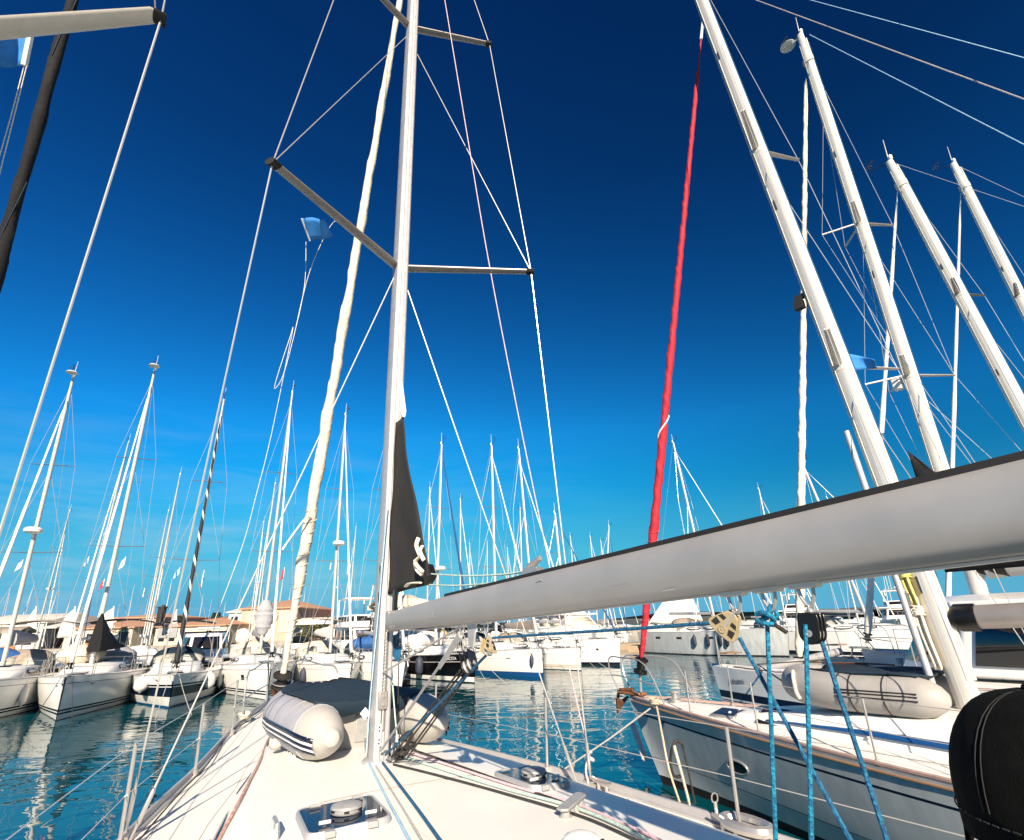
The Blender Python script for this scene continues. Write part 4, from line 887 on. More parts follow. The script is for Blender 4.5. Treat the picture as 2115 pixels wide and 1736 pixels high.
def below(a, b, z): a, b = V(a), V(b); return a + (b - a) * ((z - a.z) / (b.z - a.z))
r_ = .0060
a, b = O(1527, 1318, .015), O(1757, 1736, .015); rope('blue mainsheet part slanting down right from the beige triangular block', [a, below(a, b, 1.5)], r_, 'ropeblued', group='blue mainsheet parts', smooth=False)
a, b = O(1585, 1300), O(1602, 1736); mbk = MB()
kn = O(1585, 1278); kn.x = -.004
mbk.tube([kn + V((0, 0, -.01)), below(a, b, 1.5)], r_, 8)
mbk.tube(smoothpts([kn + V((-.006, .010, 0)), V((-.006, hK.y + .010, hK.z - .02)), V((0, hK.y, hK.z + .008)), V((.006, hK.y - .010, hK.z - .02)), kn + V((.006, -.008, 0))], 5), r_, 8)
mbk.tube(smoothpts([kn + V((-.012, .022, .012)), kn + V((-.016, -.004, .016)), kn + V((-.004, -.024, .004)), kn + V((.012, -.010, -.012)), kn + V((.010, .016, -.014)), kn + V((-.010, .024, -.004)), kn + V((-.018, .004, -.012)), kn + V((-.010, -.030, -.016))], 5), r_ * 1.15, 8)
single('rope', mbk, 'ropeblue', 'blue mainsheet part knotted to the middle boom ring, hanging straight down', 'rope', 'blue mainsheet parts', OF)
single('rope_end', MB().tube([kn + V((-.010, -.030, -.016)), kn + V((-.012, -.062, -.036))], .0062, 8), 'ropeblack', 'black whipped rope tail sticking out of the blue knot under the boom', 'rope end', None, OF)
a, b = O(1664, 1290, -.02), O(1676, 1736, -.02); rope('blue mainsheet part hanging straight down from the left of the black block', [a, below(a, b, 1.5)], r_, 'ropeblue', group='blue mainsheet parts', smooth=False)
a, b = O(1697, 1325, .02), O(1832, 1736, .02); rope('blue mainsheet part slanting down right from the black block, rightmost of the four', [a, below(a, b, 1.5)], r_, 'ropeblued', group='blue mainsheet parts', smooth=False)
rope('dark blue rope stretched level under the boom between the two beige blocks', [O(1018, 1318), O(1150, 1309), O(1300, 1300), O(1420, 1291), O(1484, 1288)], .0062, 'ropeblued')
rope('blue rope running from the mast foot up to the weathered beige block', [O(1008, 1350), O(940, 1420), O(870, 1490), O(796, 1560)], .0075, 'ropeblued')
rope('green outhaul line from the black sail clew to the boom top, upper', [O(890, 1186), O(960, 1190), O(1040, 1187), O(1092, 1180), O(1130, 1185)], .0055, 'ropegreen', group='green outhaul lines')
rope('green outhaul line sagging below its twin, from the black sail foot', [O(880, 1208), O(950, 1210), O(1030, 1203), O(1090, 1190)], .0055, 'ropegreen', group='green outhaul lines')
for k, (dx, lab) in enumerate(((-12, 'black vang line beside the mast foot, leftmost strand'), (-2, 'black vang line beside the mast foot, second strand'), (8, 'black vang line beside the mast foot, third strand'), (16, 'black vang line beside the mast foot, rightmost strand'))):
    rope(lab, [O(960 + dx * .8, 1385, .02 * (k - 1.5)), O(820 + dx * .9 + (8 if k > 1 else 0), 1564, .10)], .006, 'ropeblack', group='black vang tackle strands', smooth=False)
single('rope_bundle', MB().tube(smoothpts([DK(812, 1560, .05), DK(838, 1548, .12), DK(850, 1545, .10), DK(832, 1566, .05), DK(815, 1578, .04), DK(842, 1562, .06), DK(856, 1552, .04)]), .016, 7).ell(DK(826, 1572, .05), (.05, .05, .045), 10, 7), 'ropeblack', 'black tackle block and tangled lines on deck right of the mast foot', 'rope', None, OF)
for k, (px, py, lab) in enumerate(((762, 1556, 'turning block at the mast foot, leftmost'), (782, 1572, 'turning block at the mast foot, aft of the mast'), (800, 1568, 'turning block at the mast foot, right of the mast'), (816, 1548, 'white turning block beyond the mast foot'))):
    c = DK(px, py, .06); rt = empty('turning_block', OF @ c, orz, lab, 'pulley block', 'turning blocks round the mast foot'); ax = V((.9, .35, 0))
    part('sheave', MB().lathe([(.052, -.012), (.052, -.009), (.042, 0), (.052, .009), (.052, .012)], (0, 0, 0), ax, 16), 'greyp', rt)
    for sg in (-1, 1): part('cheek', MB().prism([(-.045, .05), (.045, .05), (.03, -.07), (-.03, -.07)], ax.normalized() * .02 * sg, V((0, 0, 1)).cross(ax).normalized(), V((0, 0, 1)), .006), 'whitep' if k == 3 else 'steel', rt, bevel=.002)
a, b = O(786, 1150, -.08), O(757, 1548, -.10)
rope('pale blue halyard hanging down the left side of the mast', [O(800, 1040, -.075), O(783, 1250, -.085), O(765, 1440, -.09), O(757, 1556, -.10)], .005, 'ropelb')
q = O(754, 1474, -.095); single('rope_tag', MB().prism([(0, .045), (.04, 0), (0, -.045), (-.04, 0)], q, (.9, -.4, 0), (0, 0, 1), .012), 'whitep', 'white diamond tag tied on the pale blue halyard by the mast', 'tag', None, OF)
rope('pale green halyard down the right side of the mast', [O(806, 1315, .08), O(812, 1430, .09), O(822, 1545, .11)], .006, 'ropegreen')
rope('thin black line hanging behind the mast over the dinghy', [O(823, 1300, .10), O(823, 1380, .10), O(822, 1455, .12)], .0045, 'ropeblack')
mbk = MB()
for k in range(4): mbk.tube(smoothpts([O(812 + 3 * k, 1312, .08), O(809 + 4 * k, 1335, .07 + .01 * k), O(815 + 3 * k, 1358 + 3 * k, .08), O(822 + 2 * k, 1335, .09)], 5), .008, 6)
single('rope_coil', mbk, 'ropeblued', 'dark blue line coiled up under the boom end at the mast', 'rope coil', None, OF)
def deckline(lab, pix, r, m, group='lines led aft over the cabin top', dz=None):
    pts = [DK(x, y, r + (.012 if dz is None else dz)) for x, y in pix]; rope(lab, pts, r, m, group=group)
deckline('pale blue line led aft over the cabin top, leftmost of the three by the hatch', [(757, 1572), (790, 1640), (820, 1697), (850, 1755)], .0075, 'ropelb')
deckline('thin grey line led aft over the cabin top between two blue ones', [(776, 1588), (815, 1650), (845, 1700), (875, 1752)], .0055, 'ropegrey')
deckline('strong blue line led aft from the mast foot across bare deck', [(790, 1582), (830, 1636), (868, 1688), (915, 1755)], .0085, 'ropeblued')
deckline('black line led aft through the deck organiser, the upper one', [(850, 1553), (940, 1585), (1050, 1625), (1160, 1664), (1250, 1700), (1345, 1745)], .007, 'ropeblack')
deckline('black line led aft through the deck organiser, the lower one', [(812, 1585), (900, 1607), (1020, 1640), (1155, 1680), (1230, 1706), (1325, 1750)], .007, 'ropeblack')
deckline('pale green line led aft through the deck organiser', [(835, 1570), (920, 1598), (1040, 1636), (1165, 1670), (1260, 1706), (1350, 1752)], .009, 'ropegreen')
deckline('pink line led aft through the deck organiser', [(845, 1560), (930, 1588), (1050, 1628), (1185, 1668), (1290, 1712), (1375, 1752)], .008, 'ropepink')
deckline('speckled rose rope lying along the port side deck from the dinghy', [(562, 1520), (551, 1536), (535, 1580), (511, 1628), (482, 1685), (440, 1765)], .011, 'roperose', None)
deckline('black jackline along the port rail', [(560, 1462), (515, 1494), (471, 1522), (429, 1586), (381, 1637), (330, 1695), (285, 1750)], .006, 'ropeblack', None, .03)
q = V((.0, 0, 0)); c = DK(636 * 1.0, 1460, .03)
mbk = MB()
c = V((-.60, 4.3, 1.40))
for k in range(5): mbk.tube([c + V(((.05 + .008 * k) * math.cos(t), (.10 + .01 * k) * math.sin(t), .012 * k + .01 * math.sin(3 * t + k))) for t in [2 * PI * j / 14 for j in range(14)]], .011, 6, closed=True)
single('rope_coil', mbk, 'ropecream', 'cream mooring rope belayed on the port bow cleat', 'rope coil', None, OF)
# pink halyard tied off at the starboard shrouds, with knot
sA_ = O(912, 0, .6); pk = [D(912, 0, 9.6), D(970, 310, 7.2), D(1010, 548, 5.4), D(1075, 880, 3.6)]
e0 = chS + V((-.02, -.02, .62)); e9 = tS2 + V((-.25, .1, 2.0))
def shp(px, py, dist): d = OI.to_3x3() @ ray(px, py); return OI @ EYE + d * dist
k0 = (OI @ EYE); dk = ((chS + V((0, 0, .5))) - k0); 
def on_plane_y(px, py, y): o = OI @ EYE; d = OI.to_3x3() @ ray(px, py); return o + d * ((y - o.y) / d.y)
pp = [on_plane_y(912, -40, -.35), on_plane_y(970, 310, -.35), on_plane_y(1012, 555, -.36), on_plane_y(1075, 880, -.38), on_plane_y(1135, 1170, -.39), on_plane_y(1180, 1400, -.40), on_plane_y(1218, 1560, -.41)]
rope('pink spare halyard tied off above the starboard shroud screws', pp, .0055, 'ropepink')
kq = on_plane_y(1219, 1562, -.41); single('rope_knot', MB().tube(smoothpts([kq + V((.02 * math.cos(t * 1.3), .02 * math.sin(t * 1.1), .03 * math.cos(t * .7))) for t in range(9)], 4), .012, 7).tube(smoothpts([kq, kq + V((-.03, .02, -.06)), kq + V((-.04, .02, -.13)), kq + V((-.035, .0, -.2))], 4), .009, 7), 'ropepink', 'pink knot with a frayed tail on the starboard shrouds', 'knot', None, OF)

# ------------------------------------------------------------------ flags of the near boats
def flag(label, pole_a, pole_b, fly, m, group='courtesy flags and pennants', amp=.06, pole='whitep', nx=12, ny=5, tail=1.0, bands=None, rp=.008, emblem=None):
    pole_a, pole_b, fly = V(pole_a), V(pole_b), V(fly); o = pole_b; root = empty('flag', o, 0, label, 'flag', group)
    part('hoist', MB().tube([pole_a - o, pole_b - o], rp, 6), pole, root)
    nrm = fly.cross(pole_a - pole_b).normalized(); bands = bands or [(0, 1, m)]
    for u0, u1, mm in bands:
        g = []
        for j in range(ny + 1):
            row = []
            for i in range(nx + 1):
                u = lerp(u0, u1, i / nx); v = j / ny; ht = lerp(1, tail, u)
                p = vl(pole_b, pole_a, .5 + (v - .5) * ht) + fly * u + nrm * amp * (math.sin(u * 5.5 + v * 1.6) * u ** .7) + V((0, 0, -fly.length * .12 * u * u)); row.append(p - o)
            g.append(row)
        part('flag_cloth', MB().sheet(g), mm, root, solid=.002)
    return root
fa, fb2 = P(662, 470, 5.2), P(638, 495, 5.2)
q0 = D(655, 462, 5.45); qb = V((tP1.x * .55, tP1.y * .55 - .1, 0))
def at_d(px, py, dist): d = ray(px, py); return EYE + d.normalized() * dist
flag('small blue flag fluttering under our left spreader', at_d(640, 498, 5.6), at_d(623, 452, 5.55), at_d(676, 438, 5.5) - at_d(626, 446, 5.55), 'flagblue', amp=.05, tail=.85)
rope('thin white flag halyard looping below the small blue flag', [at_d(632, 500, 5.6), at_d(629, 590, 5.3), at_d(608, 690, 5.0), at_d(585, 775, 4.9), at_d(568, 803, 4.9), at_d(572, 780, 4.9), at_d(598, 700, 5.0), at_d(603, 690, 5.0), at_d(560, 900, 4.9), at_d(530, 1020, 4.9), at_d(500, 1130, 5.0), at_d(440, 1290, 5.2)], .0025, 'ropecream', 'rope', None, 5, True, None)
rope('thin white line from the left spreader to the small blue flag', [at_d(702, 456, 5.9), at_d(682, 468, 5.7), at_d(640, 560, 5.4), at_d(608, 690, 5.0)], .0025, 'ropecream', 'rope', None, 5, True, None)

# ------------------------------------------------------------------ person in the cockpit, cut by the right edge
hc_ = EYE + ray(2205, 1640) * .62; pr = empty('person', (hc_.x, hc_.y, 1.0), math.radians(-25), 'person in a black stitched cap and dark jacket at the lower right edge, back turned', 'person')
hl = V((0, 0, hc_.z - 1.0))
def skinmesh(name, vs, es, rs, m, parent, sub=2):
    me = bpy.data.meshes.new(name); me.from_pydata([tuple(v) for v in vs], es, []); o = bpy.data.objects.new(name, me); C.objects.link(o); me.materials.append(M_[m])
    sk = o.modifiers.new('skin', 'SKIN'); sk.use_smooth_shade = True
    for d, r in zip(me.skin_vertices[0].data, rs): d.radius = r if isinstance(r, tuple) else (r, r)
    me.skin_vertices[0].data[0].use_root = True
    s_ = o.modifiers.new('sub', 'SUBSURF'); s_.levels = s_.render_levels = sub; o.parent = parent; return o
hz = hl.z
bv = [(0, 0, .05), (0, 0, .25), (0, -.01, hz - .42), (0, -.02, hz - .28), (0, -.01, hz - .17), (0, .01, hz - .08), (0, .02, hz + .02), (0, .02, hz + .08),
      (-.19, -.02, hz - .29), (-.25, .05, hz - .50), (-.20, .24, hz - .60), (-.14, .33, hz - .58), (.19, -.02, hz - .29), (.25, .05, hz - .50), (.20, .24, hz - .60), (.14, .33, hz - .58),
      (-.11, .05, .03), (-.14, .44, .06), (-.13, .48, -.34), (-.13, .60, -.38), (.11, .05, .03), (.14, .44, .06), (.13, .48, -.34), (.13, .60, -.38)]
be = [(0, 1), (1, 2), (2, 3), (3, 4), (4, 5), (5, 6), (6, 7), (3, 8), (8, 9), (9, 10), (10, 11), (3, 12), (12, 13), (13, 14), (14, 15), (0, 16), (16, 17), (17, 18), (18, 19), (0, 20), (20, 21), (21, 22), (22, 23)]
brr = [(.17, .12), (.16, .12), (.17, .12), (.15, .10), .06, .065, .085, .06, .075, .055, .042, .032, .075, .055, .042, .032, .09, .07, .055, .045, .09, .07, .055, .045]
skinmesh('body', bv, be, brr, 'jacket', pr)
part('hair', MB().ell(hl + V((0, -.012, -.035)), (.089, .105, .115), 18, 12, 0), 'hair', pr)
part('hair', MB().ell(hl + V((0, -.045, -.16)), (.125, .10, .19), 18, 12, 0), 'hair', pr)
part('face', MB().ell(hl + V((0, .045, -.07)), (.072, .070, .105), 14, 10).ell(hl + V((0, .12, -.08)), (.013, .016, .025), 8, 6), 'skin', pr)
cr_ = []
for i in range(13):
    a = PI / 2 * i / 12; q = math.cos(a) ** .78; cr_.append([hl + V((math.cos(2 * PI * j / 28) * .106 * q, math.sin(2 * PI * j / 28) * .118 * q, -.012 + math.sin(a) * .120)) for j in range(28)])
cr_.insert(0, [p + V((0, 0, -.035)) for p in cr_[0]])
cap = part('cap', MB().loft(cr_, caps=False), 'denim', pr, solid=.004)
vis = []
for i in range(7):
    v = i / 6; vis.append([hl + V((math.cos(lerp(PI * .12, PI * .88, j / 12)) * .106 * (1 + .02 * v), math.sin(lerp(PI * .12, PI * .88, j / 12)) * (.116 + .075 * v), -.040 - .028 * v - .03 * (abs(j / 6 - 1) ** 2) * v)) for j in range(13)])
part('visor', MB().sheet(vis), 'denim', cap, solid=.005)
for j in range(6):
    a = 2 * PI * j / 6 + .52
    for da in (-.035, .035): part('seam', MB().tube([hl + V((math.cos(a + da) * .1085 * math.cos(e) ** .78, math.sin(a + da) * .1205 * math.cos(e) ** .78, -.012 + math.sin(e) * .1215)) for e in [PI / 2 * .94 * k / 10 for k in range(11)]], .0008, 5), 'stitch', cap)
mbs = MB()
for k in range(64):
    a = 2 * PI * k / 64; mbs.tube([hl + V((math.cos(a + e) * .1095, math.sin(a + e) * .1215, -.022)) for e in (-.03, .03)], .0010, 5)
part('band_stitching', mbs, 'stitch', cap)
part('cap_button', MB().ell(hl + V((0, 0, .111)), (.011, .011, .006), 10, 6), 'denim', cap)

# ------------------------------------------------------------------ quays
structure('pontoon', MB().box((6, 52, .22), (70, 2.4, .55), Matrix.Rotation(.52, 3, 'Z')), 'pontoon')
structure('pontoon', MB().box((17, 46.5, .25), (16, 2.2, .5), Matrix.Rotation(-.35, 3, 'Z')), 'pontoon')
structure('quay', MB().box((-62, 92, .4), (190, 40, 1.4), Matrix.Rotation(.30, 3, 'Z')), 'concrete')

# ------------------------------------------------------------------ the moored row ahead: bows towards us
HD = (.5, -.866)
def at(px, py): p = G(px, py, 0); return (p.x, p.y)
GR = 'sailing boats moored bows towards us'
def stern_to(bx, by): return (bx, by)
ba = at(115, 1490); ba = (ba[0] - 3.05 * .866 + .3, ba[1] - 3.05 * .5 + .4)
A = sailboat('white sailing boat at the far left edge, bow cut off, radome on its mast', ba, HD, 11, 3.3, (1.28, 1.1), .42, (152, 778), stripes='twin', furl='sailwhite', furlr=.075, cover='greycloth', hood='taupecloth', bimini='taupecloth', disc=True, radar=.42, group=GR, furl_top=.90, mast_m='mastw')
B = sailboat('white sailing boat with twin dark waterline stripes and black hoisted cover, lit bow', at(115, 1490), (.47, -.883), 11.2, 3.5, (1.27, 1.1), .36, (320, 764), stripes='twin', furl='sailwhite', furlr=.06, cover=None, hood='greycloth', bimini='darkcloth', disc=True, group=GR, furl_top=.93, rake=.10, mast_m='mastw', bowp=2.2, wl=.35)
Cc = sailboat('sailing boat with broad black hull band and navy spiral-wrapped furled headsail', at(348, 1463), HD, 10.2, 3.5, (1.12, .98), .40, (462, 830), stripes='wide', furl='furlnavy', furlr=.085, hood='navycloth', bimini='navycloth', group=GR, furl_top=.93, rake=.85, wl=.22)
Dd = sailboat('white high-sided sailing boat with one square hull window and grey sail cover', at(551, 1447), HD, 11.3, 3.5, (1.28, 1.12), .41, (604, 812), stripes='twin', furl='sailwhite', furlr=.06, cover='greycloth', hood='beigecloth', bimini=None, group=GR, rake=.08, cabin_h=.30, wl=.35)
Ee = sailboat('white sailing boat with anchor on its bow and blue waterline, behind the cream headsail', at(719, 1430), HD, 11, 3.5, (1.10, .98), .41, (714, 858), stripes='thinblue', furl='sailwhite', furlr=.06, cover='sailwhite', hood='beigecloth', bimini='beigecloth', radar=.42, group=GR, rake=.35, wl=.35)
eb = at(716, 1432); gb = at(980, 1412)
Ff = sailboat('white sailing boat half hidden behind our mast, left of the black hull', (gb[0] - 2.95, gb[1] - 1.9), HD, 9.8, 3.0, (1.12, 1.0), .42, mh=12.5, stripes='plain', furl='sailwhite', hood='navycloth', group=GR)
Gg = sailboat('black-hulled sailing boat with white name lettering and blue furled headsail', gb, HD, 11.5, 3.5, (1.25, 1.1), .43, (912, 918), stripes='black', furl='furlblue', furlr=.075, cover='navycloth', hood='navycloth', bimini='navycloth', radar=.35, group=GR, rake=.08, furl_top=.96, wl=.36)
Hh = sailboat('white sailing boat with thick blue waterline band, right of the black hull', at(1122, 1400), HD, 11.6, 3.6, (1.28, 1.12), .42, (1015, 920), stripes='bluewl', furl='sailwhite', furlr=.06, cover='navycloth', hood='navycloth', bimini='navycloth', radar=.25, group=GR, rake=.05, furl_top=.93, wl=.36)
Ii = sailboat('white sailing boat with two tan waterline stripes', at(1201, 1386), HD, 11, 3.4, (1.15, 1.0), .42, (1071, 927), stripes='gold', furl='sailwhite', furlr=.055, cover='taupecloth', hood='taupecloth', group=GR, rake=.05, furl_top=.9, wl=.36)
Jj = sailboat('white high-bowed sailing boat at the right end of the row ahead', at(1280, 1375), (.62, -.78), 11, 3.7, (1.5, 1.25), .42, (1146, 1060), stripes='plain', furl='furlblue', furlr=.05, group=GR, rake=.25, wl=.30)
# names and marks on the hulls
def hull_text(bt, body, t, zf, sg, size, m, label=None):
    root, hf = bt[0], bt[1]; Fm = hull_frame(hf, t, zf, sg); R = Fm.to_3x3().to_4x4(); o = text('hull_name', body, size, Fm.translation, R, m, root)
    if label: o['label'] = label
    return o
hull_text(Gg, 'MOACSTA', .125, .80, 1, .20, 'flagwhite')
hull_text(Hh, 'ALATNA', .07, .83, 1, .14, 'grey')
hull_text(Cc, 'PL 8807', .10, .83, 1, .13, 'label'); hull_text(Cc, 'PL 8807', .12, .83, -1, .13, 'label')
def hull_plate(bt, t, zf, sg, w, h, m, name='hull_window', off=.004, th=.012):
    Fm = hull_frame(bt[1], t, zf, sg, off); mb = MB().box((0, 0, 0), (w, h, th)); mb.v = [Fm @ v for v in mb.v]; return part(name, mb, m, bt[0], bevel=.004)
hull_plate(Dd, .17, .62, 1, .26, .20, 'glassb')
for t in (.36, .52): hull_plate(Dd, t, .62, 1, .5, .16, 'glassb')
hull_plate(Gg, .18, .70, 1, .22, .06, 'gel', 'hull_mark'); hull_plate(Hh, .17, .70, 1, .30, .05, 'grey', 'hull_mark'); hull_plate(Jj, .12, .62, 1, .16, .12, 'glassb')
for t, sg in ((.04, 1), (.10, -1)):
    Fm = hull_frame(B[1], t, .80, sg); mb = MB().prism([(-.14, .03), (.0, -.04), (.14, .03), (0, .012)], (0, 0, 0), (1, 0, 0), (0, 1, 0), .008); mb.v = [Fm @ v for v in mb.v]; part('hull_emblem', mb, 'label', B[0])
add_fender(B[2], B[1], .50, -1, 'white fender on the shaded side of the twin-striped boat'); add_fender(B[2], B[1], .40, 1, 'white fender between the leftmost boat and the twin-striped one')
add_fender(A[2], A[1], .26, -1, 'white fender hung on the leftmost boat, nearer its bow'); add_fender(A[2], A[1], .40, -1, 'white fender hung on the leftmost boat, nearer its stern', 'fender')
add_fender(Cc[2], Cc[1], .17, 1, 'round white fender on the left bow of the black-banded boat', 'fender', .5, .24, .75)
add_fender(Cc[2], Cc[1], .24, -1, 'white fender with navy strap on the right side of the black-banded boat', 'fender', .55, .20, .70)
add_fender(Dd[2], Dd[1], .36, 1, 'white fender between the black-banded boat and the square-window boat', 'fender')
add_fender(Ee[2], Ee[1], .30, 1, 'navy fender behind the cream headsail on the anchor boat', 'fendern', .6, .15)
add_fender(Ee[2], Ee[1], .12, 1, 'slim white fender on the hull of the anchor boat', 'fender', .7, .08)
add_fender(Gg[2], Gg[1], .30, 1, 'grey fender at the left end of the black hull', 'fendern', .8, .2, .6)
add_fender(Hh[2], Hh[1], .045, 1, 'grey fender between the black hull and the blue-banded hull', 'fendern', .5, .10, .6)
# black hoisted cover on the twin-striped boat, grey bundled cover on the square-window one
def mastbag(label, bt, z0, z1, w, m, fwd=0.0, cat='sail cover', name='sail_cover'):
    ft, tp = bt[3], bt[4]; g = []
    for i in range(15):
        k = i / 14; p = ft.lerp(tp, lerp(z0, z1, k)); r = w * (math.sin(PI * (k * .86 + .07)) ** .7) * (1 + .09 * math.sin(i * 2.6))
        g.append([p + V((r * math.cos(2 * PI * j / 14) * (1 + .08 * math.sin(3 * j + i)), -fwd * r + r * .9 * math.sin(2 * PI * j / 14), 0)) for j in range(14)])
    return single(name, MB().loft(g), m, label, cat, None, bt[2])
mastbag('grey bundled canvas cover round the mast of the square-window boat', Dd, .075, .19, .42, 'greycloth')
ft = B[3]; g = []
for i in range(13):
    k = i / 12; y = lerp(.25, -2.9, k); top = ft.z + 1.95 - 1.25 * k ** 1.2 + .10 * math.sin(i * 1.9); w = .20 + .55 * k; 
    g.append([V((w * a, ft.y + y, lerp(ft.z + .55 + .1 * k, top, e))) for a, e in ((-1, 0), (-.9, .35), (-.55, .75), (-.12, 1), (.12, 1), (.55, .75), (.9, .35), (1, 0))])
single('sail_cover', MB().loft(g), 'darkcloth', 'black hoisted boom cover aft of the mast of the twin-striped boat', 'sail cover', None, B[2])
for bt, x0, w, mm, lab in ((Dd, -.5, .55, 'beigecloth', 'round beige cushion cover left of the mast on the square-window boat'), (Dd, .55, .5, 'beigecloth', 'round beige cushion cover right of the mast on the square-window boat')):
    single('wheel_cover', MB().lathe([(.02, -.04), (w * .7, -.04), (w * .75, 0), (w * .7, .04), (.02, .04)], (x0, -3.1, 2.3), (.1, 1, .1), 20), mm, lab, 'wheel cover', None, bt[2])
def mooring(lab, a, b, r=.010, d=.25, m='ropegrey', group='mooring lines of the row ahead'): return rope(lab, sag(a, b, d, 10), r, m, group=group, fr=Matrix.Identity(4), name='mooring_line', n=5, smooth=False)
for bt, lab in ((B, 'pair of mooring lines from the lit bow of the twin-striped boat into the water'), (Cc, 'mooring line from the bow of the black-banded boat'), (Dd, 'mooring line from the bow of the square-window boat'), (Ee, 'mooring line from the bow of the anchor boat'), (Gg, 'mooring line from the bow of the black hull'), (Hh, 'mooring line from the bow of the blue-banded hull'), (Ii, 'mooring line from the bow of the tan-striped hull')):
    for k, sg in enumerate((-1, 1)):
        p = bt[1][2](.02, 1, sg); a = bt[2] @ (p + V((0, 0, .04))); b = bt[2] @ (V((p.x + sg * .5 - .3, p.y + 2.6 + .5 * k, -.3)))
        mooring(lab if k == 0 else lab.replace('pair of mooring lines', 'second mooring line').replace('mooring line from', 'second mooring line from'), a, b, d=.12, m='ropegrey' if bt is not B else 'ropeblack')
# clutter on deck of the row: winches, life rings, people-less gear
for bt, y, x, col, lab in ((A, -2.0, .8, 'bluecloth', 'blue canvas bundle on the deck of the leftmost boat'), (Ff, -1, 0, 'bluecloth', 'blue canvas bundle on the boat behind our mast'), (B, -1.5, .9, 'beigecloth', 'bundle of beige cushions on the twin-striped boat'), (Gg, -1.2, .2, 'sailwhite', 'white canvas heap on the deck of the black hull')):
    g = []
    for i in range(9):
        k = i / 8; r = .55 * math.sin(PI * (k * .9 + .05)) ** .6 * (1 + .12 * math.sin(i * 2.2)); g.append([V((x + lerp(-.9, .9, k), y + r * math.cos(2 * PI * j / 10), 1.75 + r * .7 * math.sin(2 * PI * j / 10) * (1 + .1 * math.sin(j * 2 + i)))) for j in range(10)])
    single('canvas_bundle', MB().loft(g), col, lab, 'canvas bundle', None, bt[2])
for bt, lab in ((A, 'orange horseshoe life ring on the stern rail of the leftmost boat'), (B, 'orange horseshoe life ring on the stern rail of the twin-striped boat'), (Hh, 'yellow horseshoe life ring on the stern of the blue-banded boat')):
    x, y = 1.1, -4.4; single('life_ring', MB().tube([V((x + .22 * math.cos(a), y, 1.95 + .28 * math.sin(a))) for a in [lerp(-.9, PI + .9, k / 14) for k in range(15)]], .07, 8), 'yellow' if bt is Hh else 'orange', lab, 'life ring', None, bt[2])

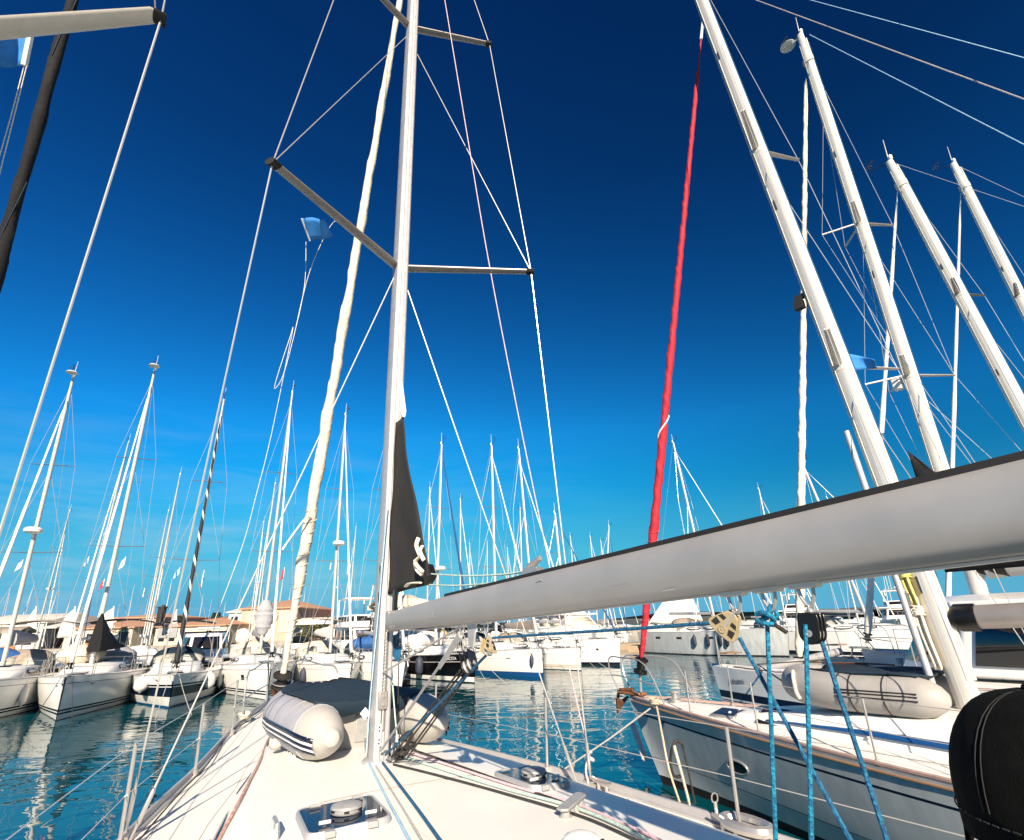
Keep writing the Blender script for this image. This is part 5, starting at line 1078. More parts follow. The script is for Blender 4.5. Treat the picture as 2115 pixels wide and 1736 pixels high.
# ------------------------------------------------------------------ motor yachts
def motoryacht(label, bow, hd, L=13, B=4.2, fb=(2.0, 1.5), fly=True, cover=None, group='motor yachts', mast=True, win='glassb', stripes='plain', rail=True):
    h = V((hd[0], hd[1], 0)).normalized(); cx, cy = bow[0] - h.x * L / 2, bow[1] - h.y * L / 2; fr, rz = frame(cx, cy, h.x, h.y); root = empty('motor_yacht', (cx, cy, 0), rz, label, 'motor yacht', group)
    hf = hull_fn(L, B, fb[0], fb[1], .9, wl=.16, beamy=.95); rows, mats = rows_of(stripes); make_hull(root, hf, rows, mats, 16); make_deck(root, hf, 'deck2', n=10); half, sheer, side = hf
    def house(nm, t0, t1, wb, z0, h, slope, m='gel'):
        y0, y1 = side(t0, 1, 1).y, side(t1, 1, 1).y; w = B / 2 * wb
        r = [[(-w * a, y, z) for a, y, z in ((.72, y0, z0), (1, y0 - slope * .5, z0), (1, y1, z0))] ]
        mb = MB(); lo = [(-w * .7, y0, z0), (w * .7, y0, z0), (w, y0 - 1.2, z0), (w, y1, z0), (-w, y1, z0), (-w, y0 - 1.2, z0)]; hi = [(-w * .6, y0 - slope, z0 + h), (w * .6, y0 - slope, z0 + h), (w * .88, y0 - slope - 1.0, z0 + h), (w * .88, y1 + .2, z0 + h), (-w * .88, y1 + .2, z0 + h), (-w * .88, y0 - slope - 1.0, z0 + h)]
        o = part(nm, mb.loft([lo, hi]), m, root, bevel=.06)
        for k in range(6):
            if k == 3: continue
            a, b, c, d = V(lo[k]), V(lo[(k + 1) % 6]), V(hi[(k + 1) % 6]), V(hi[k]); n = (b - a).cross(d - a).normalized() * .02
            if n.dot((a + c) / 2 - V((0, (y0 + y1) / 2, z0 + h / 2))) < 0: n = -n
            def q(u, v): return vl(vl(a, b, u), vl(d, c, u), v) + n
            nn = 3 if k in (2, 4) else 1
            for e in range(nn):
                u0, u1 = (e + .08) / nn, (e + .92) / nn
                part('window', MB().add([q(u0, .38), q(u1, .38), q(u1, .85), q(u0, .85)], [[0, 1, 2, 3]], 0, False), win, root, solid=.02)
        return y0, y1, w, z0 + h
    y0, y1, w, zt = house('deckhouse', .26, .82, .82, sheer(.4), 1.35, 1.6)
    if fly:
        part('flybridge_deck', MB().box((0, (y0 - 1.4 + y1) / 2 - .4, zt + .06), (w * 2.05, (y0 - y1) - .4, .14)), 'gel', root, bevel=.05)
        y0, y1, w, zt = house('flybridge', .40, .80, .66, zt + .12, .75, .5)
        if cover:
            g = [[(w * 1.05 * (j / 5 - 1), lerp(y0 - .2, y1 - .3, i / 8), zt + .35 * math.sin(PI * j / 10) + .35 * math.sin(PI * i / 8) + .06 * math.sin(i * 2 + j)) for j in range(11)] for i in range(9)]
            part('flybridge_cover', MB().sheet([[(p[0], p[1], zt - .3) for p in g[0]]] + g + [[(p[0], p[1], zt - .3) for p in g[-1]]]), cover, root)
        else:
            part('hard_top', MB().box((0, (y0 + y1) / 2 - .6, zt + 1.2), (w * 1.9, 2.6, .10)), 'gel', root, bevel=.04)
            for sg in (-1, 1):
                for yy in (y0 - .8, y1 - .2): part('top_post', MB().tube([(sg * w * .85, yy, zt - .1), (sg * w * .85, yy - .15, zt + 1.2)], .05, 6), 'gel', root)
        if mast: part('radar_arch', MB().tube([(-w, y1, zt), (-w * .8, y1 - .3, zt + 1.5), (w * .8, y1 - .3, zt + 1.5), (w, y1, zt)], .09, 6, ell=(1.6, .7)).lathe([(.2, 0), (.3, .06), (.28, .2), (.05, .28)], (0, y1 - .3, zt + 1.6), n=12).tube([(.5, y1 - .3, zt + 1.5), (.5, y1 - .6, zt + 4)], .02, 5), 'gel', root)
    if rail:
        for sg in (-1, 1):
            pts = [side(t, 1, sg) + V((-sg * .08, 0, .75)) for t in (.01, .06, .15, .3, .5, .7)]; part('rail', MB().tube(pts, .018, 5), 'steel', root); part('rail', MB().tube([p - V((0, 0, .36)) for p in pts], .012, 5), 'steel', root)
            for p in pts: part('rail_post', MB().tube([p, p - V((0, 0, .78))], .014, 5), 'steel', root)
    return root, hf, fr
motoryacht('white flybridge motor yacht with beige bridge cover, left of our mast', (-4.6, 35.5), (.55, -.83), 12.5, 4.4, (2.1, 1.7), True, 'beigecloth')
motoryacht('beige-windowed motor yacht with canvas-covered bridge, above the red sail foot', (7.6, 44.5), (.5, -.86), 12.5, 4.4, (1.9, 1.6), True, 'beigecloth', win='beigecloth')
motoryacht('white motor cruiser with hard top behind the anchor boat', (-9.0, 38), (.5, -.866), 11, 3.6, (1.4, 1.2), True, None, mast=False)
motoryacht('beige wheelhouse motor boat with big dark window left of the square-window boat', (-16.0, 29.5), (.5, -.866), 8, 3.0, (1.3, 1.1), False, None, rail=False)
motoryacht('white catamaran cruiser far behind the dark neighbour boom', (44, 66), (-.6, -.8), 12, 5, (1.8, 1.6), True, None)
motoryacht('white motor yacht far right of the black pulley block', (33, 70), (-.6, -.8), 12, 4.5, (1.8, 1.6), True, None)

# ------------------------------------------------------------------ boat with five fenders, centre right, stern to the left
kl, kr = G(1345, 1346, 0), G(1610, 1356, 0); kh = (kr - kl).normalized()
K = sailboat('pale grey sailing boat broadside beyond the red sail, row of dark fenders along it', (kl.x + kh.x * 12.5, kl.y + kh.y * 12.5), (kh.x, kh.y), 12.5, 3.8, (1.75, 1.55), .46, (1390, 914), stripes='pale', furl='sailwhite', furlr=.055, cover=None, hood='taupecloth', rake=.3, wl=.36, cabin_h=.4, group='boats broadside beyond the gap')
for i, px in enumerate((1368, 1400, 1428, 1446, 1485)):
    p = G(px, 1330, .9); l = K[2].inverted() @ p; t = (12.5 / 2 - l.y) / 12.5
    add_fender(K[2], K[1], min(.93, max(.3, t)), 1, ('dark fender nearest the stern', 'second dark fender from the stern', 'third dark fender from the stern', 'fourth dark fender from the stern', 'dark fender nearest the bow')[i] + ' on the pale grey broadside boat', 'fendern', .75, .13, .62)
for t in (.80, .62, .40, .30): hull_plate(K, t, .74, 1, .5, .15, 'glassb')
sailboat('white sailing boat with thin dark waterline, right of the pale broadside boat', (26.5, 34.0), (.55, -.83), 12, 3.8, (1.6, 1.4), .45, (1520, 974), stripes='plain', furl='sailwhite', hood='navycloth', wl=.36, rake=.1, group='boats broadside beyond the gap')
sailboat('blue-hulled sailing boat peeping out behind the red sail foot', (10.5, 56), (.45, -.89), 10, 3.2, (1.3, 1.1), .42, (1385, 1078), stripes='thinblue', furl='furlblue', hood='navycloth', group='boats broadside beyond the gap')

# ------------------------------------------------------------------ neighbour on our right: grey-white hull, red furled headsail
def orient(bowp_, hd, L): h = V((hd[0], hd[1], 0)).normalized(); return bowp_.x - h.x * L / 2, bowp_.y - h.y * L / 2, h
LN, BN = 13.0, 4.0
nb = G(1300, 1440, 1.22); ncx, ncy, nh = orient(nb, (-.602, .799), LN)
NF, nrz = frame(ncx, ncy, nh.x, nh.y); NI = NF.inverted()
def Nz(px, py, z): return NI @ G(px, py, z)
nroot = empty('sailing_boat', (ncx, ncy, 0), nrz, 'pale grey sailing boat with wooden rail, red furled headsail and dinghy on deck', 'sailing boat')
nhf = hull_fn(LN, BN, 1.22, 1.06, .55, beamy=.84, bowp=1.33, wl=.12); nhalf, nsheer, nside = nhf
make_hull(nroot, nhf, [(1, 0), (.83, 1), (.805, 0), (.5, 0), (.30, 1), (.292, 0), (.10, 2), (-.1, 2), (-.25, 2), (-.45, 2)], ['gelgrey', 'navy', 'anti'], 30)
make_deck(nroot, nhf, 'deck', .10, 22)
rail_tube(nroot, nhf, .022, 'mauve', name='wooden_rail', dz=.03, inset=.01)
for sg in (-1, 1): part('rail_moulding', MB().tube([nside(.005 + .97 * (i / 18) ** 1.2, .965, sg) + V((sg * .012, 0, 0)) for i in range(19)], .013, 6), 'teak', nroot)
nst = cabin_shape(nhf, .16, .68, .60, .34, LN); make_cabin(nroot, nst, 'deck2', None, hatches=0, name='cabin')
def Ncab(y):                                        # height of the cabin top / deck on the centre part
    for a, b in zip(nst, nst[1:]):
        if a[0] >= y >= b[0]: k = (a[0] - y) / (a[0] - b[0]); return [lerp(p, q, k) for p, q in zip(a, b)]
    return None
def Nsurf(x, y):
    t = (LN / 2 - y) / LN; z = nsheer(t) + .10 * (1 - min(1, abs(x) / max(.05, nhalf(t))) ** 2) * min(1, nhalf(t)); c = Ncab(y)
    if c and abs(x) < c[2] * .8: z = c[1] + c[3] * (1.08 - .18 * (abs(x) / (c[2] * .8)) ** 2)
    return z
g = []                                              # blue band painted along the port cabin side
for sg in (-1, 1):
    g = []
    for i in range(25):
        f = lerp(1.2, 10, i / 24); a = min(9, int(f)); y, z, b, h = [lerp(nst[a][e], nst[a + 1][e], f - a) for e in range(4)]; e = .20 * min(1, i / 7)
        g.append([(sg * (lerp(b, b * .93, .45) + .012), y, z + h * (.43 - e * .55)), (sg * (lerp(b * .93, b * .80, .3) + .012), y, z + h * (.45 + e * .5))])
    part('blue_band', MB().sheet(g), 'blue', nroot, solid=.01)
for px, py, wx, wy in ((1405, 1457, .34, .40), (1500, 1470, .46, .46), (1688, 1497, .52, .40), (1870, 1527, .52, .40)):
    q = Nz(px, py, 1.42); q.x = max(-.5 * nhalf((LN / 2 - q.y) / LN), min(.5 * nhalf((LN / 2 - q.y) / LN), q.x)); z = Nsurf(q.x, q.y); R = Matrix.Rotation(math.atan2((Nsurf(q.x + .1, q.y) - Nsurf(q.x - .1, q.y)), .2), 3, 'Y').inverted()
    hh = part('hatch', MB().box((q.x, q.y, z + .012), (wx, wy, .05), R), 'steel', nroot, bevel=.02); part('pane', MB().box(V((q.x, q.y, z + .036)), (wx - .06, wy - .06, .012), R), 'glassb', hh, bevel=.004)
    for e in (-.13, .13): part('handle', MB().ell((q.x + e, q.y - .12, z + .055), (.03, .02, .015), 8, 6), 'whitep', hh)
Fm = hull_frame(nhf, .30, .52, -1, .004)
q = Nz(1524, 1592, .85)
def ring_on(Fm, rx, ry, rt, m, nm, par): mb = MB().tube([(rx * math.cos(a), ry * math.sin(a), 0) for a in [2 * PI * k / 22 for k in range(22)]], rt, 8, closed=True); mb.v = [Fm @ v for v in mb.v]; return part(nm, mb, m, par)
tN = min([.10 + .01 * k for k in range(50)], key=lambda t: abs(PX(NF @ nside(t, .58, -1))[0] - 1524)); Fm = hull_frame(nhf, tN, .56, -1, .006); pf = ring_on(Fm, .20, .085, .014, 'steel', 'portlight', nroot)
mb = MB().prism([(.19 * math.cos(a), .078 * math.sin(a)) for a in [2 * PI * k / 22 for k in range(22)]], (0, 0, .0), (1, 0, 0), (0, 1, 0), .012); mb.v = [Fm @ v for v in mb.v]; part('pane', mb, 'glassb', pf)
Fm = hull_frame(nhf, .065, .80, -1, .004); mb = MB().prism([(-.09, -.01), (.09, -.01), (.09, .01), (-.09, .01)], (0, 0, 0), (1, 0, 0), (0, 1, 0), .006).prism([(-.008, -.06), (.008, -.06), (.008, .06), (-.008, .06)], (0, 0, 0.002), (1, 0, 0), (0, 1, 0), .006); mb.v = [Fm @ v for v in mb.v]; part('hull_emblem', mb, 'navy', nroot)
# bow platform, windlass, furler, pulpit, stanchions
yb = LN / 2; zb = nsheer(0)
part('bow_platform', MB().box((0, yb - .08, zb + .07), (.22, .50, .05)), 'wood', nroot, bevel=.02)
part('anchor', MB().tube([(0, yb - .1, zb + .13), (0, yb + .24, zb + .10), (0, yb + .30, zb - .10)], .03, 6).prism([(0, .22), (.16, -.1), (0, -.04), (-.16, -.1)], (0, yb + .22, zb - .10), (1, 0, 0), (0, .5, -.86), .03), 'rust', nroot)
part('windlass', MB().lathe([(.10, 0), (.10, .05), (.05, .07), (.05, .12), (.09, .15), (.09, .18)], (0, yb - 1.0, Nsurf(0, yb - 1.0) - .01), n=14), 'steel', nroot)
def Op(px, py): # sight line to N's centre plane
    o = NI @ EYE; d = NI.to_3x3() @ ray(px, py); return o + d * (-o.x / d.x)
nfb, nft = Op(1300, 1392), Op(1450, 60); nfb.x = nft.x = 0; nfb.y = min(nfb.y, yb - .1)
nfb = V((0, yb - .30, nfb.z)); 
pts, rs = [], []
for i in range(61):
    k = i / 60; lump = 1 + .05 * math.sin(i * 1.7) + .05 * math.sin(i * .77); pts.append(nfb.lerp(nft, k)); rs.append((.015 if k < .012 else lerp(.035, .098, (k - .012) / .12) if k < .132 else lerp(.098, .045, (k - .132) / .80) if k < .93 else .02) * lump * .88)
nhd = part('furled_headsail', furl(pts, rs, 24, 30, .18, 5, 320), 'red', nroot)
dN = (nft - nfb).normalized(); e1 = dN.orthogonal().normalized(); e2 = dN.cross(e1); wv = []
for i in range(150):
    k = .03 + .17 * i / 149; f = k * 60; j = int(f); r = lerp(rs[j], rs[j + 1], f - j) * 1.04; a = i * .6; wv.append(vl(pts[j], pts[j + 1], f - j) + e1 * r * math.cos(a) + e2 * r * math.sin(a))
part('sheet_wraps', MB().tube(wv, .006, 5), 'flagred', nhd)
wv = []
for i in range(30):
    k = .325 + .035 * i / 29; f = k * 60; j = int(f); r = lerp(rs[j], rs[j + 1], f - j) * 1.03; a = 1.2 + i * .12; wv.append(vl(pts[j], pts[j + 1], f - j) + e1 * r * math.cos(a) + e2 * r * math.sin(a))
part('white_edge', MB().tube(wv, .016, 5, ell=(.5, 1)), 'sailwhite', nhd)
part('head_swivel', MB().tube([nft + dN * -.25, nft + dN * .5], [.03, .02], 8), 'sailwhite', nroot)
part('furler_drum', MB().lathe([(.06, -.05), (.12, -.02), (.12, .02), (.07, .04), (.08, .16), (.12, .18), (.12, .21), (.05, .25)], nfb + dN * .05, dN, 16), 'blackp', nroot)
part('tack_link', MB().tube([(0, yb - .28, zb + .1), nfb], .025, 8), 'steel', nroot)
for sg in (-1, 1):
    pb = nside(.085, 1, sg); pp_ = [(pb.x * .92, pb.y, pb.z), (pb.x * .95, pb.y + .35, pb.z + .62), (sg * .26, yb - .1, zb + .66), (sg * .20, yb + .22, zb + .64), (sg * .17, yb + .25, zb + .40), (sg * .15, yb + .1, zb + .12)]
    part('pulpit', MB().tube(smoothpts(pp_, 5), .0125, 8), 'steel', nroot); part('pulpit_rail', MB().tube([(pb.x * .94, pb.y + .2, pb.z + .33), (sg * .26, yb - .1, zb + .36), (sg * .17, yb + .22, zb + .36)], .010, 6), 'steel', nroot)
make_lifelines(nroot, nhf, (.13, .23, .345, .48, .62, .78, .94), .60, .0125, .004)
# mast with spinnaker pole, sail, boom
nm_foot = V((0, yb - 5.0, Nsurf(0, yb - 5.0) - .02)); w0 = NF @ nm_foot
nm_top = NI @ near_axis(1447, 0, w0.x, w0.y); nm_top = nm_foot + (nm_top - nm_foot) * 1.22
nm, ntips = make_mast(nroot, nm_foot, nm_top, .080, .128, (0, 1, 0), 'mast', tuple((Op(px, py).z - nm_foot.z) / (nm_top.z - nm_foot.z) for px, py in ((1722, 768), (1566, 336))), 1.15, 'spreaderw', track=True, chain=[nside(.42, 1, sg) - V((sg * .1, 0, 0)) for sg in (-1, 1)], stern=(0, -LN / 2, 1.3), sweep=.30, wr=.006)
mp_ = lambda k: nm_foot.lerp(nm_top, k)
part('spinnaker_pole', MB().tube([mp_(.0) + V((-.16, .24, .02)), mp_(.215) + V((-.06, .20, 0))], .040, 12), 'alu', nm)
part('pole_bracket', MB().box(mp_(.075) + V((-.11, .20, 0)), (.06, .10, .16)), 'spreader', nm)
_k = (Op(1650, 645).z - nm_foot.z) / (nm_top.z - nm_foot.z)
part('mast_light', MB().box(mp_(_k) + V((-.03, .22, 0)), (.10, .13, .14)).box(mp_(_k) + V((-.03, .18, .12)), (.05, .16, .08)), 'rubber', nm)
ng = V((0, nm_foot.y - .16, 2.42)); nbe = ng + V((0, -5.3, .12))
make_boom(nroot, ng, nbe, .10, None, m='spreader')
part('boom_nose', MB().tube([ng + V((0, .14, -.02)), ng + V((0, .03, 0)), ng + V((0, -.15, .0))], [.06, .135, .135], 10, ell=(1.1, .8)), 'blackp', nroot)
g = []
for i in range(13):
    k = i / 12; z1 = Op(1815, 945).z; z0 = z1 - 1.5; z = lerp(z0, z1, k); yl = lerp(-1.15, -.06, k ** .8); g.append([(.01 * math.sin(4 * u + i), lerp(nm_foot.y - .14, nm_foot.y - .14 + yl, u), z - (.10 * u * k)) for u in [j / 8 for j in range(9)]])
part('furled_mainsail', MB().sheet(g), 'darkcloth', nroot, solid=.012)

# gear hanging on the neighbour
def mz(z): return nm_foot.lerp(nm_top, (z - nm_foot.z) / (nm_top.z - nm_foot.z))
def hank(label, m, za, zb, r, side):                # a coil of line: long loops gathered by a few turns at the top
    mbk = MB()
    for k in range(7):
        o = V((side + .022 * math.sin(k * 2.4), .12 + .03 * math.cos(k * 1.7), 0)); lo = za + .10 * math.sin(k * 3.1) ** 2
        mbk.tube(smoothpts([mz(zb) + o, mz(lerp(zb, lo, .5)) + o * 1.15, mz(lo) + o + V((-.03, 0, 0)), mz(lo) + o + V((.02, .03, .01)), mz(lerp(zb, lo, .5)) + o + V((.02, .02, 0)), mz(zb) + o + V((.01, .01, 0))], 5), r, 6)
    for k in range(5): mbk.tube([mz(zb - .10 - .025 * k) + V((side + .055 * math.cos(a), .13 + .055 * math.sin(a), .012 * math.sin(a + k))) for a in [2 * PI * q / 12 for q in range(12)]], r, 6, closed=True)
    mbk.v = [NF @ v for v in mbk.v]; return single('rope_coil', mbk, m, label, 'rope coil')
hank('cream coil of halyard hanging on the mast of the right neighbour', 'ropecream', Op(1915, 1372).z, Op(1885, 1235).z, .011, -.10)
hank('yellow coil of halyard above the cream one on the neighbour mast', 'ropeyellow', Op(1880, 1245).z, Op(1862, 1160).z, .011, -.09)
nbc = NF @ V((-.35, yb - .95, zb + .1))
def nline(lab, pts, r, m, **k): return rope(lab, pts, r, m, fr=Matrix.Identity(4), name='mooring_line', **k)
nk = G(1352, 1458, 1.22); nw_ = G(1478, 1672, .75)
nline('tan mooring rope hanging down the grey hull from the bow cleat of the right neighbour', [nk, nk + V((.02, -.05, -.02)), G(1368, 1520, .92), G(1382, 1590, .55), G(1408, 1670, .08), G(1415, 1690, -.1)], .016, 'ropetan')
nline('grey mooring rope slanting down to the water from the neighbour bow', [G(1348, 1460, 1.2), G(1258, 1527, .72), G(1155, 1596, .2), G(1155, 1598, .15), G(1170, 1612, -.1)], .013, 'ropegrey', smooth=False)
single('rope_coil', MB().tube([nk + V((.06 * math.cos(a), .10 * math.sin(a), .02 + .012 * a / 3)) for a in [k * .5 for k in range(44)]], .014, 6), 'ropetan', 'tan rope wound on the bow cleat of the right neighbour', 'rope coil')
sn = G(1398, 1545, 1.0)
nline('white mooring line with black chafe guard on the side of the grey hull', [G(1392, 1540, .82), G(1403, 1580, .58), G(1416, 1630, .25), G(1428, 1675, -.05)], .02, 'ropecream')
single('chafe_guard', MB().tube(smoothpts([G(1388, 1545, 0.79), G(1396, 1531, 0.87), G(1409, 1537, 0.83), G(1411, 1545, 0.78)], 5), .022, 7).tube(smoothpts([G(1388, 1545, 0.79), G(1385, 1575, 0.60), G(1392, 1602, 0.45), G(1404, 1604, 0.41)], 5), [.03] * 16, 8, ell=(1, .6)).tube([G(1411, 1545, 0.78), G(1436, 1660, 0.09)], .014, 6), 'ropeblack', 'black chafe guard loop on the side of the grey hull', 'chafe guard')
fa_, fb3 = G(1306, 1494, .72), G(1333, 1572, .22)
single('fender', MB().tube([fa_, vl(fa_, fb3, .05), vl(fa_, fb3, .95), fb3], [.02, .055, .055, .02], 12), 'fender', 'slim white pole fender floating off the bow of the right neighbour', 'fender')
# tender upside... resting right way up on the neighbour foredeck
t0, t1 = Nz(1655, 1452, 2.05), Nz(1945, 1462, 2.12)
dm = empty('inflatable_dinghy', NF @ V((-.12, yb - 4.0, Nsurf(0, yb - 3.9) - .02)), nrz, 'grey inflatable dinghy with black trim resting on the foredeck of the right neighbour', 'dinghy')
for sg in (-1, 1):
    c = [(sg * .46, -.72), (sg * .46, -.5), (sg * .46, -.2), (sg * .44, .2), (sg * .36, .5), (sg * .18, .72), (0, .76)]
    pts = smoothpts([V((x, y, .22 + .08 * max(0, (y - .1)) ** 1.5)) for x, y in c], 6)
    tb = part('side_tube', MB().tube(pts, .205, 20), 'hypgrey', dm)
    part('tube_cone', MB().lathe([(.207, -.22), (.208, -.02), (.20, .05), (.17, .15), (.12, .23), (.06, .28), (.0, .29)], (sg * .46, -.72, .22), (0, -1, 0), 20), 'hypgrey', tb)
    for y in (-.45, -.10, .04): part('tube_strap', MB().tube([V((sg * .46 + .209 * math.cos(a), y, .22 + .209 * math.sin(a))) for a in [lerp(0, 2 * PI, k / 18) for k in range(18)]], .007, 5, closed=True), 'rubber', tb)
    for dz in (-.02, .02, .05): part('rub_stripe', MB().tube([V((sg * (.46 + math.sqrt(.2075 ** 2 - dz * dz)), y, .22 + dz)) for y in [lerp(-.78, .05, k / 10) for k in range(11)]], .007, 5), 'rubber', tb)
part('dinghy_cover', MB().sheet([[(.52 * (j / 6 - 1) * (1 if i < 5 else 1 - .12 * (i - 4)), lerp(-.78, .55, i / 8), .435 - .03 * math.sin(PI * j / 12) + .01 * math.sin(i + j)) for j in range(13)] for i in range(9)]), 'navycloth', dm, solid=.02)
part('transom', MB().box((0, -.62, .22), (.6, .04, .36)), 'hypgrey', dm)
part('handle_rope', MB().tube(smoothpts([(-.45, .62, .42), (-.55, .58, .34), (-.58, .56, .2), (-.56, .54, .12)], 4), .022, 6), 'ropecream', dm)

# ------------------------------------------------------------------ catamaran beyond the neighbour
cb_ = G(1471, 1377, 1.32); ch_ = V((-.50, .866, 0)).normalized(); LC = 13.5
ccx, ccy = cb_.x - ch_.x * LC / 2 + .866 * 2.3, cb_.y - ch_.y * LC / 2 + .5 * 2.3
CF, crz = frame(ccx, ccy, ch_.x, ch_.y); CI = CF.inverted()
croot = empty('catamaran', (ccx, ccy, 0), crz, 'white catamaran with dark hull band and big dark saloon windows, beyond the right neighbour', 'catamaran')
chf = hull_fn(LC, 1.75, 1.34, 1.45, .30, beamy=.95, bowp=2.4, wl=.55)
for sg in (-1, 1):
    mbh = MB(); half, sheer, side = chf; rws = [(1, 0), (.85, 0), (.60, 1), (.48, 0), (.45, 1), (.41, 0), (.08, 2), (-.1, 2), (-.25, 2), (-.45, 2)]
    rings = []
    for i in range(23):
        t = (i / 22) ** 1.35; rings.append([side(t, z[0], -1) + V((sg * 2.3, 0, 0)) for z in rws] + [side(t, z[0], 1) + V((sg * 2.3, 0, 0)) for z in reversed(rws)])
    rm = [r[1] for r in rws[:-1]]; mbh.loft(rings, 0, False, False, True, rm + [rm[-1]] + rm[::-1]); part('hull', mbh, ['gel', 'navy', 'anti'], croot, angle=50)
    part('deck', MB().sheet([[(sg * 2.3 + half(t) * u, side(t, 1, 1).y, sheer(t) + .06 * (1 - u * u)) for u in (-1, -.5, 0, .5, 1)] for t in [(i / 14) ** 1.3 for i in range(15)]]), 'deck2', croot)
    part('deck_stripe', MB().sheet([[(sg * 2.3 + sgn * (half(t) - .10 + e), side(t, 1, 1).y, sheer(t) + .035) for e in (0, .06)] for sgn in (-1,) for t in [lerp(.06, .95, i / 14) for i in range(15)]]), 'mauve', croot, solid=.01)
    for yy in (LC / 2 - .9, LC / 2 - 3.2, LC / 2 - 5.2, LC / 2 - 7.2): part('stanchion', MB().tube([(sg * 2.3 - .75 * (1 if sg < 0 else -1), yy, 1.36), (sg * 2.3 - .75 * (1 if sg < 0 else -1), yy, 1.96)], .0125, 6), 'steel', croot)
    part('pulpit', MB().tube(smoothpts([(sg * 2.3 - .28, LC / 2 - .55, 1.36), (sg * 2.3 - .28, LC / 2 - .50, 2.05), (sg * 2.3 - .05, LC / 2 - .42, 2.12), (sg * 2.3 + .28, LC / 2 - .50, 2.05), (sg * 2.3 + .28, LC / 2 - .55, 1.36)], 5), .0135, 7), 'steel', croot)
    part('pulpit_seat', MB().box((sg * 2.3, LC / 2 - .6, 1.66), (.55, .34, .03)), 'teak', croot, bevel=.01)
part('crossbeam', MB().tube([(-1.9, LC / 2 - .9, 1.2), (1.9, LC / 2 - .9, 1.5)], .10, 10), 'alu', croot)
part('foredeck', MB().box((0, LC / 2 - 3.9, 1.24), (3.2, 2.4, .16)), 'deck2', croot, bevel=.04)
part('trampoline', MB().box((0, LC / 2 - 1.85, 1.22), (3.0, 1.7, .02)), 'rubber', croot)
part('bridgedeck', MB().box((0, -1.5, .98), (3.4, 8.0, .9)), 'gel', croot, bevel=.1)
lo = [(-2.4, 1.2, 1.42), (-1.5, 2.6, 1.42), (1.5, 2.6, 1.42), (2.4, 1.2, 1.42), (2.4, -4.6, 1.42), (-2.4, -4.6, 1.42)]; hi = [(-2.1, 1.0, 2.5), (-1.2, 2.0, 2.5), (1.2, 2.0, 2.5), (2.1, 1.0, 2.5), (2.15, -4.5, 2.5), (-2.15, -4.5, 2.5)]
sal = part('saloon', MB().loft([lo, hi]), 'gel', croot, bevel=.05)
part('saloon_roof', MB().loft([[(x * 1.06, y * 1.03 + (.1 if y > 0 else -.1), z + .002) for x, y, z in hi], [(x * 1.06, y * 1.03 + (.1 if y > 0 else -.1), z + .14) for x, y, z in hi], [(x * .9, y * .92, z + .26) for x, y, z in hi]]), 'gel', croot, bevel=.04)
for k in (0, 1, 2, 3, 5):
    a, b, c, d = V(lo[k]), V(lo[(k + 1) % 6]), V(hi[(k + 1) % 6]), V(hi[k]); n = (b - a).cross(d - a).normalized() * .03
    if n.dot((a + c) / 2 - V((0, -1.5, 2.3))) < 0: n = -n
    qq = lambda u, v: vl(vl(a, b, u), vl(d, c, u), v) + n
    part('saloon_window', MB().add([qq(.04, .16), qq(.96, .16), qq(.96, .93), qq(.04, .93)], [[0, 1, 2, 3]], 0, False), 'glassb', croot, solid=.03)
cm_f = V((0, 1.0, 3.1)); w0 = CF @ cm_f
cm_t = CI @ near_axis(1652, 72, w0.x, w0.y); d = cm_t - cm_f
cm_f2 = CI @ near_axis(2008, 1240, w0.x, w0.y); cm_f = V((0, LC / 2 - 5.3, 2.75))
def Cp(px, py): o = CI @ EYE; d = CI.to_3x3() @ ray(px, py); return o + d * (-o.x / d.x)
cfr = tuple((Cp(px, py).z - cm_f.z) / (cm_t.z - cm_f.z) for px, py in ((1868, 780), (1772, 468)))
cm, _ = make_mast(croot, cm_f, cm_t, .105, .16, (0, 1, 0), 'mastw', cfr, 1.25, 'spreaderw', track=True, chain=[(-2.3, -.8, 1.45), (2.3, -.8, 1.45)], sweep=.35, disc=True, wr=.007)
for f in cfr:
    c = cm_f.lerp(cm_t, f)
    for sg in (-1, 1): part('diamond_strut', MB().tube([c + V((sg * .1, .12, 0)), c + V((sg * .55, .75, -.05))], .025, 6), 'spreaderw', cm); part('diamond_wire', MB().tube([c + V((sg * .55, .75, -.05)), cm_f.lerp(cm_t, min(.97, f + .25))], .006, 5).tube([c + V((sg * .55, .75, -.05)), cm_f.lerp(cm_t, max(.03, f - .25))], .006, 5), 'wire', cm)
part('steaming_light', MB().box(cm_f.lerp(cm_t, .29) + V((0, .30, 0)), (.18, .2, .3)), 'whitep', cm, bevel=.03)
ctk = CI @ P(1622, 1340, 0 + (CF @ V((0, LC / 2 - .9, 1.3))).y); ctk = V((0, LC / 2 - .9, 1.34)); cth = cm_f.lerp(cm_t, .90) + V((0, .2, 0))
pts, rs = [], []
for i in range(41):
    k = i / 40; pts.append(ctk.lerp(cth, k)); rs.append(lerp(.115, .055, k) * (1 + .07 * math.sin(i * 1.9)) * (.3 if i in (0, 40) else 1))
part('furled_headsail', furl(pts, rs, 22, 30, .18, 8, 240), 'sailcream', croot)
part('furler_drum', MB().lathe([(.06, 0), (.14, .01), (.14, .04), (.07, .06), (.07, .2), (.13, .22), (.13, .25)], ctk - V((0, 0, .12)), n=14), 'blackp', croot)
cg = cm_f + V((0, -.25, .55)); make_boom(croot, cg, cg + V((0, -5.4, .25)), .17, 'darkcloth', .5, 'boom'); part('boom_nose', MB().tube([cg + V((0, .25, -.03)), cg + V((0, -.1, 0)), cg + V((0, -.35, 0))], [.07, .16, .2], 10), 'rubber', croot)
